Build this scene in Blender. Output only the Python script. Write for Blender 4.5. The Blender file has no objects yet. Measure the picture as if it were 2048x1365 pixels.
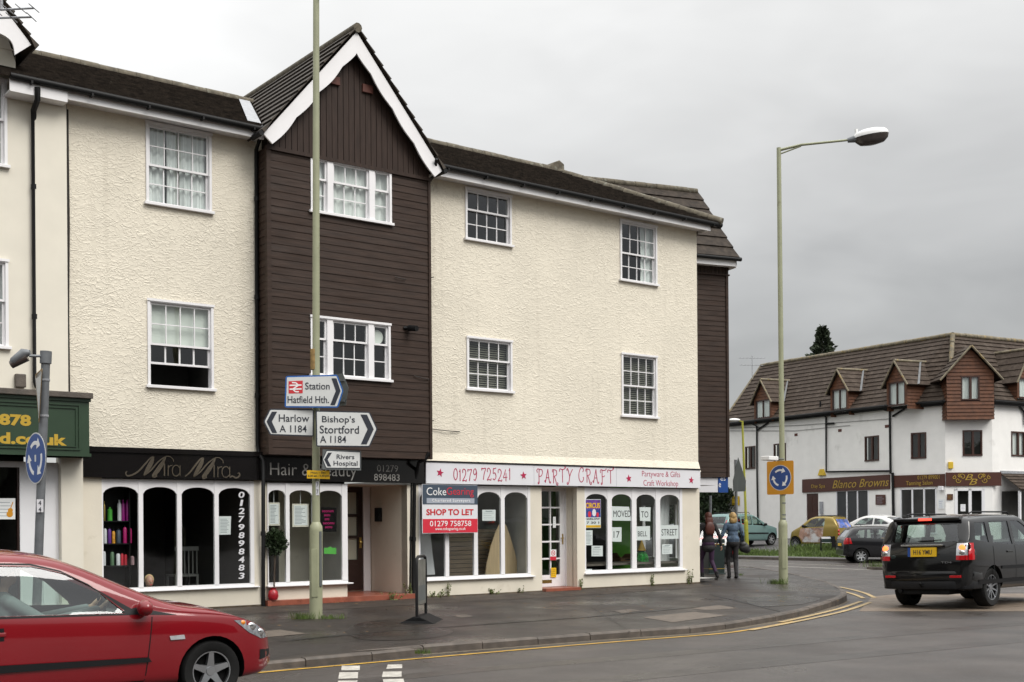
import bpy, bmesh, math, random
from math import sin, cos, pi, radians, atan2, hypot
from mathutils import Matrix, Vector, noise as mnoise
from mathutils.bvhtree import BVHTree
SC = bpy.context.scene
COL = SC.collection
R = random.Random(7)
# ---------------------------------------------------------------- camera
FPX, YH, ROLL, EYE = 2416.0, 1045.7, 0.0072, 1.68      # focal length and horizon measured on the photograph (2048 px wide)
cd = bpy.data.cameras.new('camera'); cam = bpy.data.objects.new('camera', cd); COL.objects.link(cam)
cd.sensor_width = 36; cd.sensor_fit = 'HORIZONTAL'; cd.lens = 36 * FPX / 2048
cd.shift_y = (YH - 682.5) / 2048; cd.clip_end = 4000; cd.clip_start = .1
_r = Vector((cos(ROLL), 0, -sin(ROLL))); _u = Vector((sin(ROLL), 0, cos(ROLL))); _f = Vector((0, 1, 0))
cam.matrix_world = Matrix(((_r.x, _u.x, -_f.x, 0), (_r.y, _u.y, -_f.y, 0), (_r.z, _u.z, -_f.z, EYE), (0, 0, 0, 1)))
SC.camera = cam
# ---------------------------------------------------------------- light: overcast sky, weak broad sun from the right
SUN = Vector((.58, -.42, .78)).normalized()
sl = bpy.data.lights.new('sun', 'SUN'); sl.energy = 1.5; sl.angle = radians(32); sl.color = (1, .96, .9)
so = bpy.data.objects.new('sun', sl); COL.objects.link(so); so.rotation_euler = SUN.to_track_quat('Z', 'Y').to_euler()
SC.view_settings.view_transform = 'Standard'; SC.view_settings.look = 'None'
SC.view_settings.exposure = 0.62; SC.view_settings.gamma = 1
W = bpy.data.worlds.new('World'); SC.world = W; W.use_nodes = True
def build_world():
    nt = W.node_tree; nt.nodes.clear(); N = nt.nodes.new; L = nt.links.new
    def m(op, a, b=None, c=None, clamp=False):
        n = N('ShaderNodeMath'); n.operation = op; n.use_clamp = clamp
        for i, x in enumerate((a, b, c)):
            if x is None: continue
            if isinstance(x, (int, float)): n.inputs[i].default_value = x
            else: L(x, n.inputs[i])
        return n.outputs[0]
    out = N('ShaderNodeOutputWorld'); bg = N('ShaderNodeBackground'); L(bg.outputs[0], out.inputs[0])
    sky = N('ShaderNodeTexSky'); sky.sky_type = 'NISHITA'; sky.sun_disc = False
    sky.sun_elevation = math.asin(SUN.z); sky.sun_rotation = atan2(SUN.x, SUN.y)
    tc = N('ShaderNodeTexCoord'); sp = N('ShaderNodeSeparateXYZ'); L(tc.outputs['Generated'], sp.inputs[0])
    x, y, z = sp.outputs
    mp = N('ShaderNodeMapping'); mp.inputs['Scale'].default_value = (1, 1, 2.6); L(tc.outputs['Generated'], mp.inputs[0])
    n1 = N('ShaderNodeTexNoise'); n1.inputs['Scale'].default_value = 2.6; n1.inputs['Detail'].default_value = 4; n1.inputs['Roughness'].default_value = .5; n1.inputs['Distortion'].default_value = .4
    L(mp.outputs[0], n1.inputs['Vector'])
    n2 = N('ShaderNodeTexNoise'); n2.inputs['Scale'].default_value = 7; n2.inputs['Detail'].default_value = 3; n2.inputs['Distortion'].default_value = .5
    L(mp.outputs[0], n2.inputs['Vector'])
    zc = m('MAXIMUM', z, 0.0)
    # cloud deck: brighter overhead, thin bright gap towards the left of the street, darker bank at right
    dt = N('ShaderNodeVectorMath'); dt.operation = 'DOT_PRODUCT'; L(tc.outputs['Generated'], dt.inputs[0]); dt.inputs[1].default_value = Vector((-.52, .80, .32)).normalized()
    gl = m('POWER', m('MAXIMUM', dt.outputs['Value'], 0.0), 9.0)
    back = m('MULTIPLY', m('MAXIMUM', m('MULTIPLY', y, -1.0), 0.0), .45)
    v = m('ADD', .215, m('MULTIPLY', gl, .235))
    v = m('ADD', v, m('MULTIPLY', zc, 0.46))
    v = m('ADD', v, m('MULTIPLY', m('POWER', zc, 2.0), 1.1))
    v = m('ADD', v, m('MULTIPLY', m('MULTIPLY', back, zc), 1.6))
    v = m('ADD', v, m('MULTIPLY', m('SUBTRACT', n1.outputs['Fac'], .5), .22))
    v = m('ADD', v, m('MULTIPLY', m('SUBTRACT', n2.outputs['Fac'], .5), .15))
    cc = N('ShaderNodeCombineColor')
    L(m('MULTIPLY', v, 10.05), cc.inputs[0]); L(m('MULTIPLY', v, 10.02), cc.inputs[1]); L(m('MULTIPLY', v, 9.85), cc.inputs[2])
    mx = N('ShaderNodeMix'); mx.data_type = 'RGBA'; mx.inputs[0].default_value = .93
    L(sky.outputs[0], mx.inputs[6]); L(cc.outputs[0], mx.inputs[7]); L(mx.outputs[2], bg.inputs[0])
    bg.inputs[1].default_value = .1
build_world()
SC.cycles.max_bounces = 8; SC.cycles.transparent_max_bounces = 16; SC.cycles.caustics_reflective = False; SC.cycles.caustics_refractive = False
SC.cycles.use_denoising = True
# ---------------------------------------------------------------- measuring: a pixel of the photograph against a real plane
CAM = Vector((0, 0, EYE))
def ray(x, y): return _f + _r * ((x - 1024) / FPX) - _u * ((y - YH) / FPX)
def gnd(x, y, z=0.):
    d = ray(x, y); return CAM + d * ((z - EYE) / d.z)
def atD(x, y, D): return CAM + ray(x, y) * D
class Frame:
    'an upright wall plane: u along it, n out of it, z up'
    def __init__(s, ox, oy, ang):
        t = radians(ang); s.o = Vector((ox, oy, 0)); s.e = Vector((cos(t), sin(t), 0)); s.i = Vector((-sin(t), cos(t), 0)); s.ang = t
        s.M = Matrix.Translation(s.o) @ Matrix.Rotation(t, 4, 'Z')
    def px(s, x, y, n=0.):
        d = ray(x, y); k = (s.o - s.i * n - CAM).dot(s.i) / d.dot(s.i); p = CAM + d * k
        return (p - s.o).dot(s.e), p.z
    def u(s, x, y=1000, n=0.): return s.px(x, y, n)[0]
    def z(s, x, y, n=0.): return s.px(x, y, n)[1]
    def at(s, u, n, z): return s.M @ Matrix.Translation((u, -n, z))
# ---------------------------------------------------------------- materials
MATS = {}
def mat(name, col, rough=.6, metal=0., var=.12, vs=3., bump=0., bs=40., coat=0., spec=.5, emit=0., stretch=None, dirt=None, ds=1.2, rv=0., dmin=.55):
    m = bpy.data.materials.new(name); m.use_nodes = True; nt = m.node_tree; b = nt.nodes['Principled BSDF']; L = nt.links.new; N = nt.nodes.new
    b.inputs['Roughness'].default_value = rough; b.inputs['Metallic'].default_value = metal
    b.inputs['Coat Weight'].default_value = coat; b.inputs['Coat Roughness'].default_value = .04; b.inputs['Specular IOR Level'].default_value = spec
    b.inputs['Base Color'].default_value = (*col, 1)
    if var or bump or dirt or rv:
        tc = N('ShaderNodeTexCoord'); vec = tc.outputs['Object']
        if stretch:
            mp = N('ShaderNodeMapping'); mp.inputs['Scale'].default_value = stretch; L(vec, mp.inputs[0]); vec = mp.outputs[0]
    src = None
    if var:
        n = N('ShaderNodeTexNoise'); n.inputs['Scale'].default_value = vs; n.inputs['Detail'].default_value = 6; L(vec, n.inputs['Vector'])
        r = N('ShaderNodeValToRGB'); r.color_ramp.elements[0].position = .3; r.color_ramp.elements[1].position = .72
        r.color_ramp.elements[0].color = (*[c * (1 - var) for c in col], 1); r.color_ramp.elements[1].color = (*[min(1, c * (1 + var)) for c in col], 1)
        L(n.outputs['Fac'], r.inputs[0]); src = r.outputs[0]; L(src, b.inputs['Base Color'])
    if dirt:
        n = N('ShaderNodeTexNoise'); n.inputs['Scale'].default_value = ds; n.inputs['Detail'].default_value = 8; n.inputs['Roughness'].default_value = .65; L(vec, n.inputs['Vector'])
        r = N('ShaderNodeValToRGB'); r.color_ramp.elements[0].position = dmin; r.color_ramp.elements[1].position = dmin + .16; L(n.outputs['Fac'], r.inputs[0])
        mx = N('ShaderNodeMix'); mx.data_type = 'RGBA'; L(r.outputs[0], mx.inputs[0])
        if src: L(src, mx.inputs[6])
        else: mx.inputs[6].default_value = (*col, 1)
        mx.inputs[7].default_value = (*dirt, 1); L(mx.outputs[2], b.inputs['Base Color'])
    if rv:
        n = N('ShaderNodeTexNoise'); n.inputs['Scale'].default_value = vs * .6; n.inputs['Detail'].default_value = 5; L(vec, n.inputs['Vector'])
        mr = N('ShaderNodeMapRange'); mr.inputs[1].default_value = .3; mr.inputs[2].default_value = .7; mr.inputs[3].default_value = max(.02, rough - rv); mr.inputs[4].default_value = min(1, rough + rv)
        L(n.outputs['Fac'], mr.inputs[0]); L(mr.outputs[0], b.inputs['Roughness'])
    if bump:
        n = N('ShaderNodeTexNoise'); n.inputs['Scale'].default_value = bs; n.inputs['Detail'].default_value = 4; L(vec, n.inputs['Vector'])
        bp = N('ShaderNodeBump'); bp.inputs['Strength'].default_value = bump; bp.inputs['Distance'].default_value = .01; L(n.outputs['Fac'], bp.inputs['Height']); L(bp.outputs[0], b.inputs['Normal'])
    if emit: b.inputs['Emission Color'].default_value = (*col, 1); b.inputs['Emission Strength'].default_value = emit
    MATS[name] = m; return m
def glassmat(name, tint=(.86, .9, .88), refl=1.0):
    m = bpy.data.materials.new(name); m.use_nodes = True; nt = m.node_tree; nt.nodes.clear(); N = nt.nodes.new; L = nt.links.new
    o = N('ShaderNodeOutputMaterial'); mx = N('ShaderNodeMixShader'); t = N('ShaderNodeBsdfTransparent'); g = N('ShaderNodeBsdfGlossy')
    t.inputs[0].default_value = (*tint, 1); g.inputs['Roughness'].default_value = .015; g.inputs[0].default_value = (.95, .97, 1, 1)
    ge = N('ShaderNodeNewGeometry'); dt = N('ShaderNodeVectorMath'); dt.operation = 'DOT_PRODUCT'; L(ge.outputs['Normal'], dt.inputs[0]); L(ge.outputs['Incoming'], dt.inputs[1])
    def mm(op, a, b):
        q = N('ShaderNodeMath'); q.operation = op
        for i, x in enumerate((a, b)):
            if isinstance(x, (int, float)): q.inputs[i].default_value = x
            else: L(x, q.inputs[i])
        return q.outputs[0]
    fr = mm('ADD', mm('MULTIPLY', mm('POWER', mm('SUBTRACT', 1.0, mm('ABSOLUTE', dt.outputs['Value'], 0)), 5.0), .96), .04)   # thin pane: the same from both sides
    k = N('ShaderNodeMath'); k.operation = 'MULTIPLY'; k.inputs[1].default_value = refl; k.use_clamp = True
    tc = N('ShaderNodeTexCoord'); n = N('ShaderNodeTexNoise'); n.inputs['Scale'].default_value = 1.3; L(tc.outputs['Object'], n.inputs['Vector'])
    bp = N('ShaderNodeBump'); bp.inputs['Strength'].default_value = .08; bp.inputs['Distance'].default_value = .05; L(n.outputs['Fac'], bp.inputs['Height']); L(bp.outputs[0], g.inputs['Normal'])
    L(fr, k.inputs[0]); L(k.outputs[0], mx.inputs[0]); L(t.outputs[0], mx.inputs[1]); L(g.outputs[0], mx.inputs[2]); L(mx.outputs[0], o.inputs[0])
    MATS[name] = m; return m
def stucco(name, col, scale=5., strength=.8, dist=.03):
    'render thrown and combed into short curved ridges'
    m = bpy.data.materials.new(name); m.use_nodes = True; nt = m.node_tree; b = nt.nodes['Principled BSDF']; L = nt.links.new; N = nt.nodes.new
    b.inputs['Roughness'].default_value = .75; b.inputs['Specular IOR Level'].default_value = .3
    tc = N('ShaderNodeTexCoord'); mpv = N('ShaderNodeMapping'); mpv.inputs['Scale'].default_value = (.8, 1, 1.35); mpv.inputs['Rotation'].default_value = (0, .35, 0); L(tc.outputs['Object'], mpv.inputs[0])
    def nz(sc, det, dis, w):
        n = N('ShaderNodeTexNoise'); n.noise_dimensions = '4D'; n.inputs['W'].default_value = w; n.inputs['Scale'].default_value = sc; n.inputs['Detail'].default_value = det; n.inputs['Distortion'].default_value = dis; n.inputs['Roughness'].default_value = .5
        L(mpv.outputs[0], n.inputs['Vector']); return n.outputs['Fac']
    def ma(op, a, bb):
        n = N('ShaderNodeMath'); n.operation = op
        for i, x in enumerate((a, bb)):
            if isinstance(x, (int, float)): n.inputs[i].default_value = x
            else: L(x, n.inputs[i])
        return n.outputs[0]
    def ridge(f, w):
        a = ma('ABSOLUTE', ma('SUBTRACT', f, .5), 0); mr = N('ShaderNodeMapRange'); mr.inputs[1].default_value = 0; mr.inputs[2].default_value = w; mr.inputs[3].default_value = 1; mr.inputs[4].default_value = 0; mr.interpolation_type = 'SMOOTHSTEP'; L(a, mr.inputs[0]); return mr.outputs[0]
    r1 = ridge(nz(scale, 1.5, 1.2, 0), .05); r2 = ridge(nz(scale * 1.25, 1.0, 1.6, 5), .05); fine = nz(scale * 6, 3, .6, 2)
    mask = nz(scale * .35, 1, 0, 9)
    h = ma('ADD', ma('ADD', ma('MULTIPLY', r1, mask), ma('MULTIPLY', r2, .5)), ma('MULTIPLY', fine, .55))
    bp = N('ShaderNodeBump'); bp.inputs['Strength'].default_value = strength; bp.inputs['Distance'].default_value = dist; L(h, bp.inputs['Height']); L(bp.outputs[0], b.inputs['Normal'])
    n = N('ShaderNodeTexNoise'); n.inputs['Scale'].default_value = .7; n.inputs['Detail'].default_value = 7; L(tc.outputs['Object'], n.inputs['Vector'])
    r = N('ShaderNodeValToRGB'); r.color_ramp.elements[0].position = .3; r.color_ramp.elements[1].position = .7
    r.color_ramp.elements[0].color = (*[c * .93 for c in col], 1); r.color_ramp.elements[1].color = (*[min(1, c * 1.04) for c in col], 1)
    L(n.outputs['Fac'], r.inputs[0])
    mp = N('ShaderNodeMapping'); mp.inputs['Scale'].default_value = (5, 1, .35); L(tc.outputs['Object'], mp.inputs[0]); n2 = N('ShaderNodeTexNoise'); n2.inputs['Scale'].default_value = 1.; n2.inputs['Detail'].default_value = 6; L(mp.outputs[0], n2.inputs['Vector'])
    r2 = N('ShaderNodeValToRGB'); r2.color_ramp.elements[0].position = .56; r2.color_ramp.elements[1].position = .78; r2.color_ramp.elements[1].color = (.22, .22, .22, 1); L(n2.outputs['Fac'], r2.inputs[0])
    mx = N('ShaderNodeMix'); mx.data_type = 'RGBA'; L(r2.outputs[0], mx.inputs[0]); L(r.outputs[0], mx.inputs[6]); mx.inputs[7].default_value = (col[0] * .55, col[1] * .53, col[2] * .5, 1); L(mx.outputs[2], b.inputs['Base Color'])
    MATS[name] = m; return m
# ---------------------------------------------------------------- mesh builder
class MB:
    def __init__(s): s.v = []; s.f = []; s.M = None; s.fm = []; s.mi = 0
    def add(s, vs, fs):
        k = len(s.v)
        for p in vs:
            p = Vector(p); s.v.append(tuple(s.M @ p) if s.M else tuple(p))
        for f in fs: s.f.append([i + k for i in f]); s.fm.append(s.mi)
        return s
    def quad(s, *p): return s.add(p, [list(range(len(p)))])
    def box(s, x0, x1, y0, y1, z0, z1):
        return s.add([(x0, y0, z0), (x1, y0, z0), (x1, y1, z0), (x0, y1, z0), (x0, y0, z1), (x1, y0, z1), (x1, y1, z1), (x0, y1, z1)],
                     [(0, 3, 2, 1), (4, 5, 6, 7), (0, 1, 5, 4), (1, 2, 6, 5), (2, 3, 7, 6), (3, 0, 4, 7)])
    def prism(s, pts, y0, y1, ax='y'):
        n = len(pts); P = (lambda a, b, y: (a, y, b)) if ax == 'y' else ((lambda a, b, y: (a, b, y)) if ax == 'z' else (lambda a, b, y: (y, a, b)))
        return s.add([P(a, b, y0) for a, b in pts] + [P(a, b, y1) for a, b in pts],
                     [list(range(n)), list(range(2 * n - 1, n - 1, -1))] + [(i, (i + 1) % n, n + (i + 1) % n, n + i) for i in range(n)])
    def tube(s, path, r, seg=8, cap=True):
        P = [Vector(p) for p in path]; n = len(P); rs = r if isinstance(r, (list, tuple)) else [r] * n
        up = Vector((0, 0, 1)); vs = []; prev = None
        for i, p in enumerate(P):
            t = (P[min(i + 1, n - 1)] - P[max(i - 1, 0)]).normalized()
            if prev is None: a = t.cross(up if abs(t.z) < .9 else Vector((1, 0, 0))).normalized()
            else: a = (prev - t * prev.dot(t)).normalized()
            prev = a; b = t.cross(a)
            vs += [p + (a * cos(2 * pi * k / seg) + b * sin(2 * pi * k / seg)) * rs[i] for k in range(seg)]
        fs = [(i * seg + k, i * seg + (k + 1) % seg, (i + 1) * seg + (k + 1) % seg, (i + 1) * seg + k) for i in range(n - 1) for k in range(seg)]
        if cap: fs += [list(range(seg - 1, -1, -1)), list(range((n - 1) * seg, n * seg))]
        return s.add(vs, fs)
    def lathe(s, prof, seg=16, c=(0, 0, 0), ax='z'):
        n = len(prof); vs = []
        for r, z in prof:
            for k in range(seg):
                a = 2 * pi * k / seg; q = (r * cos(a), r * sin(a), z)
                if ax == 'y': q = (q[0], q[2], q[1])
                vs.append((c[0] + q[0], c[1] + q[1], c[2] + q[2]))
        fs = [(i * seg + k, i * seg + (k + 1) % seg, (i + 1) * seg + (k + 1) % seg, (i + 1) * seg + k) for i in range(n - 1) for k in range(seg)]
        fs += [list(range(seg - 1, -1, -1)), list(range((n - 1) * seg, n * seg))]
        return s.add(vs, fs)
    def ball(s, c, r, seg=12, rings=8):
        rx, ry, rz = r if isinstance(r, (tuple, list)) else (r, r, r)
        vs = [(c[0] + rx * sin(pi * i / rings) * cos(2 * pi * k / seg), c[1] + ry * sin(pi * i / rings) * sin(2 * pi * k / seg), c[2] + rz * cos(pi * i / rings)) for i in range(rings + 1) for k in range(seg)]
        return s.add(vs, [(i * seg + k, (i + 1) * seg + k, (i + 1) * seg + (k + 1) % seg, i * seg + (k + 1) % seg) for i in range(rings) for k in range(seg)])
    def build(s, name, m, parent=None, M=None, smooth=0, bevel=0, recalc=True):
        me = bpy.data.meshes.new(name); me.from_pydata(s.v, [], s.f)
        ms = m if isinstance(m, (list, tuple)) else [m]
        for q in ms: me.materials.append(MATS[q] if isinstance(q, str) else q)
        if len(ms) > 1:
            for p, i in zip(me.polygons, s.fm): p.material_index = i
        if recalc or bevel:
            bm = bmesh.new(); bm.from_mesh(me); bmesh.ops.remove_doubles(bm, verts=bm.verts, dist=1e-5)
            bmesh.ops.recalc_face_normals(bm, faces=bm.faces)
            if bevel:
                es = [e for e in bm.edges if len(e.link_faces) == 2 and e.calc_face_angle(0) > .5]
                bmesh.ops.bevel(bm, geom=es, offset=bevel, segments=2, affect='EDGES', profile=.6)
            bm.to_mesh(me); bm.free()
        if smooth:
            me.polygons.foreach_set('use_smooth', [True] * len(me.polygons)); me.set_sharp_from_angle(angle=radians(smooth))
        o = bpy.data.objects.new(name, me); COL.objects.link(o)
        if parent: o.parent = parent
        if M is not None:
            if parent: o.matrix_local = M
            else: o.matrix_world = M
        return o
def tag(o, label=None, cat=None, group=None, kind=None):
    if label: o['label'] = label
    if cat: o['category'] = cat
    if group: o['group'] = group
    if kind: o['kind'] = kind
    return o
def struct(o): o['kind'] = 'structure'; return o
def thing(name, label, cat, M=None, group=None):
    o = bpy.data.objects.new(name, None); COL.objects.link(o); o.empty_display_size = .2
    if M is not None: o.matrix_world = M
    return tag(o, label, cat, group)
def copytree(o, M=None, parent=None):
    c = o.copy(); COL.objects.link(c)
    if parent: c.parent = parent
    if M is not None: c.matrix_world = M
    for ch in list(o.children): copytree(ch, None, c)
    return c
def text(body, cx, cz, w, h, m, parent, y=0., name='lettering', ext=.002, shear=0., bold=0., M=None, al='CENTER', sp=1., ls=.9):
    'lettering fitted to a w x h box centred at (cx, cz) of an upright local plane, standing proud of y'
    cu = bpy.data.curves.new(name, 'FONT'); cu.body = body; cu.size = 1; cu.shear = shear; cu.offset = bold; cu.align_x = al; cu.extrude = .01; cu.space_character = sp; cu.space_line = ls; cu.resolution_u = 3
    t = bpy.data.objects.new(name, cu); COL.objects.link(t)
    dg = bpy.context.evaluated_depsgraph_get(); me = bpy.data.meshes.new_from_object(t.evaluated_get(dg)); bpy.data.objects.remove(t); bpy.data.curves.remove(cu)
    xs = [v.co.x for v in me.vertices]; ys = [v.co.y for v in me.vertices]
    x0, x1, y0, y1 = min(xs), max(xs), min(ys), max(ys); sx = w / (x1 - x0); sy = h / (y1 - y0)
    for v in me.vertices:
        c = v.co; v.co = (cx + (c.x - (x0 + x1) / 2) * sx, y - ext - c.z / .01 * ext, cz + (c.y - (y0 + y1) / 2) * sy)
    me.name = name; me.materials.clear(); me.materials.append(MATS[m])
    o = bpy.data.objects.new(name, me); COL.objects.link(o)
    if parent: o.parent = parent
    if M is not None: (setattr(o, 'matrix_local', M) if parent else setattr(o, 'matrix_world', M))
    return o
def ribbon(mb, pts, w, y0, y1):
    'a pen stroke: a flat band following a polyline in the upright plane, w may vary along it'
    n = len(pts); ws = w if isinstance(w, (list, tuple)) else [w] * n; Lf = []; Rt = []
    for i in range(n):
        a = pts[max(i - 1, 0)]; b = pts[min(i + 1, n - 1)]; dx, dz = b[0] - a[0], b[1] - a[1]; d = hypot(dx, dz) or 1
        nx, nz = -dz / d * ws[i] / 2, dx / d * ws[i] / 2
        Lf.append((pts[i][0] + nx, pts[i][1] + nz)); Rt.append((pts[i][0] - nx, pts[i][1] - nz))
    for i in range(n - 1): mb.prism([Rt[i], Rt[i + 1], Lf[i + 1], Lf[i]], y0, y1)
def arc(cx, cz, r, a0, a1, n=10, r1=None):
    r1 = r if r1 is None else r1
    return [(cx + (r + (r1 - r) * i / n) * cos(radians(a0 + (a1 - a0) * i / n)), cz + (r + (r1 - r) * i / n) * sin(radians(a0 + (a1 - a0) * i / n))) for i in range(n + 1)]
def spline(pts, k=6):
    out = []; P = [pts[0]] + list(pts) + [pts[-1]]
    for i in range(1, len(P) - 2):
        for j in range(k):
            t = j / k; a, b, c, d = P[i - 1], P[i], P[i + 1], P[i + 2]
            out.append(tuple(.5 * (2 * b[q] + (c[q] - a[q]) * t + (2 * a[q] - 5 * b[q] + 4 * c[q] - d[q]) * t * t + (3 * b[q] - a[q] - 3 * c[q] + d[q]) * t ** 3) for q in range(len(b))))
    out.append(tuple(pts[-1])); return out
# ---------------------------------------------------------------- palette
stucco('cream_stucco', (.755, .70, .587), 5.5, .50, .02)
mat('cream_render', (.67, .62, .52), .7, var=.06, vs=1.5, bump=.15, bs=25, dirt=(.52, .47, .37), ds=1.6, dmin=.6)
mat('cream_paint', (.71, .67, .575), .6, var=.03, bump=.05)
mat('white_paint', (.78, .77, .78), .42, var=.03, bump=.05, bs=30)
mat('brown_board', (.038, .0235, .0175), .62, spec=.22, var=.28, vs=2.2, bump=.25, bs=9, stretch=(1, 1, 9), dirt=(.030, .02, .016), ds=1.4, rv=.12)
mat('brown_board_upright', (.035, .0215, .0165), .62, spec=.22, var=.25, vs=2.2, bump=.25, bs=9, stretch=(9, 1, 1))
mat('soffit_dark', (.02, .016, .014), .7)
mat('black_plastic', (.009, .009, .0095), .5, var=.2, spec=.22)
mat('black_gloss', (.006, .006, .006), .12, var=0)
mat('roof_tile', (.034, .026, .020), .85, spec=.25, var=.5, vs=7, bump=.7, bs=22, dirt=(.15, .145, .11), ds=11, dmin=.66)
mat('roof_tile_ribbed', (.046, .036, .027), .8, var=.3, vs=5, bump=.4, bs=18, dirt=(.10, .09, .06), ds=4, dmin=.62)
mat('ridge_tile', (.10, .085, .06), .85, var=.4, vs=8, bump=.5, bs=20, dirt=(.22, .22, .18), ds=7, dmin=.56)
mat('lead_flashing', (.30, .31, .33), .45, var=.25, vs=9, bump=.3)
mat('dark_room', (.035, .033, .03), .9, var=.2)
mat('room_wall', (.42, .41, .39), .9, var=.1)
mat('net_curtain', (.80, .81, .80), .9, var=.12, vs=2, stretch=(14, 1, .4))
mat('drape', (.78, .79, .79), .9, var=.25, vs=3, stretch=(16, 1, .3))
mat('blind', (.78, .80, .76), .8, var=.05)
mat('blind_slat', (.22, .21, .17), .6, var=.1)
glassmat('glass', refl=1.8)
glassmat('shop_glass', (.9, .93, .92), refl=1.0)
mat('terracotta', (.25, .075, .045), .35, var=.25, vs=6, bump=.1, rv=.1)
mat('brick_base', (.085, .062, .040), .8, var=.5, vs=8, bump=.4, bs=20)
mat('door_brown', (.03, .015, .012), .3, var=.2, vs=4)
mat('brass', (.55, .38, .12), .3, metal=1, var=.1)
mat('paper', (.76, .78, .78), .7, var=.03)
mat('ink', (.02, .02, .022), .6, var=0)
mat('airbrick', (.10, .03, .02), .7, var=.3, vs=12)
# ================================================================ SETTING
F = Frame(4.45, 28.8, 37.55)                                   # main facade: u = 0 at the street corner, negative to the left
mat('asphalt', (.060, .0525, .048), .46, var=.26, vs=.9, bump=.5, bs=160, dirt=(.045, .043, .042), ds=.35, rv=.22, spec=.36)
mat('wet_asphalt', (.028, .0225, .019), .40, var=.4, vs=.9, bump=.5, bs=130, dirt=(.050, .039, .030), ds=.7, rv=.30, spec=.36)
mat('dry_asphalt', (.046, .0365, .030), .62, var=.35, vs=2.5, bump=.5, bs=130, dirt=(.075, .058, .04), ds=1.6, dmin=.6, rv=.15, spec=.3)
mat('dead_leaf', (.22, .13, .05), .8, var=.5, vs=9)
mat('kerb_stone', (.082, .067, .055), .62, var=.35, vs=6, bump=.6, bs=60, dirt=(.05, .045, .038), ds=2.5, rv=.15)
mat('concrete_patch', (.105, .085, .068), .6, var=.2, vs=5, bump=.4, bs=90)
mat('gutter_grit', (.10, .08, .055), .8, var=.5, vs=14, bump=.6, bs=80)
mat('yellow_paint', (.50, .29, .035), .5, var=.3, vs=6, bump=.3, bs=80, dirt=(.20, .13, .05), ds=6, dmin=.60)
mat('faded_yellow', (.36, .26, .12), .55, var=.3, vs=6, bump=.3, bs=80, dirt=(.14, .11, .08), ds=5, dmin=.55)
mat('road_white', (.42, .40, .36), .55, var=.3, vs=9, bump=.3, bs=80, dirt=(.12, .11, .10), ds=8, dmin=.58)
mat('buff_surface', (.15, .115, .085), .6, var=.2, vs=3, bump=.6, bs=170, rv=.15)
mat('far_tarmac', (.075, .070, .072), .5, var=.2, vs=1.2, bump=.4, bs=90, rv=.15)
mat('soil', (.06, .045, .03), .9, var=.4)
mat('grass_green', (.075, .115, .022), .7, var=.5, vs=3)
mat('field', (.06, .07, .04), .9, var=.3, vs=.02)
struct(MB().quad((-1500, -1500, -.06), (1500, -1500, -.06), (1500, 2500, -.06), (-1500, 2500, -.06)).build('ground', 'field'))
struct(MB().quad((-60, -40, 0), (70, -40, 0), (70, 70, 0), (-60, 70, 0)).build('road', 'asphalt'))
kpx = [(528.75, 1342), (728.75, 1318.75), (1053.75, 1292), (1236.7, 1277.7), (1397, 1266.4), (1476, 1255.5), (1585, 1236.7), (1653.7, 1218), (1694.7, 1200.8)]
kp = [gnd(x, y).to_2d() for x, y in kpx]
d0 = (kp[1] - kp[0]).normalized()
kp = [kp[0] - Vector((F.e.x, F.e.y)) * 26] + kp + [Vector((7.62, 28.6)), Vector((7.72, 31.)), Vector((7.55, 35.)), Vector((6.6, 40.)), Vector((3., 50.))]
kc = [Vector(p) for p in spline([tuple(p) for p in kp], 12)]
pts = [kc[0]]; acc = 0
for a, b in zip(kc, kc[1:]):                                    # resample the kerb to stones
    L_ = (b - a).length; t = 0
    while acc + (L_ - t) >= .915: t += .915 - acc; acc = 0; pts.append(a + (b - a) * (t / L_))
    acc += L_ - t
kc = pts
V3 = Vector
n2 = Vector((-F.i.x, -F.i.y)); kref = kp[2]
def pav(p): return .10 + .0143 * (kref - Vector((p[0], p[1]))).dot(n2)
inn = []
for i, p in enumerate(kc):
    t = (kc[min(i + 1, len(kc) - 1)] - kc[max(i - 1, 0)]).normalized(); inn.append(p + Vector((-t.y, t.x)) * .125)
mb = MB()
for i in range(len(kc) - 1):
    a, b, c, d = kc[i], kc[i + 1], inn[i + 1], inn[i]; g = (b - a).normalized() * .006; j = R.uniform(-.006, .006)
    a, b, c, d = a + g, b - g, c - g, d + g; za, zb = pav(a) + .006 + j, pav(b) + .006 + j + R.uniform(-.003, .003)
    ch = (d - a) * .2; a2, b2 = a + ch, b + ch
    mb.add([(a.x, a.y, -.02), (b.x, b.y, -.02), (c.x, c.y, -.02), (d.x, d.y, -.02), (a.x, a.y, za - .025), (b.x, b.y, zb - .025), (a2.x, a2.y, za), (b2.x, b2.y, zb), (c.x, c.y, zb), (d.x, d.y, za)],
           [(0, 1, 5, 4), (4, 5, 7, 6), (6, 7, 8, 9), (1, 2, 8, 7, 5), (0, 4, 6, 9, 3), (2, 3, 9, 8), (0, 3, 2, 1)])
struct(mb.build('kerb', 'kerb_stone'))
back = [F.at(-1, -10, 0).to_translation(), F.at(-40, -3, 0).to_translation()]
poly = [tuple(p) for p in inn] + [(back[0].x, back[0].y), (back[1].x, back[1].y)]
struct(MB().add([(x, y, pav((x, y))) for x, y in poly], [list(range(len(poly)))]).build('pavement', 'wet_asphalt'))
st = []; k_ = 40
for i in range(k_ + 1): u_ = -18 + 17.6 * i / k_; nn = 1.45 + .10 * mnoise.noise(V3((u_ * .8, 0, 0))) - (.5 * max(0, (u_ + 4) / 4) if u_ > -4 else 0); st.append((u_, nn))
vs_ = []
for u_, nn in st:
    for n_ in (.02, nn): p = F.at(u_, n_, 0).to_translation(); vs_.append((p.x, p.y, pav(p) + .0035))
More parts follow.
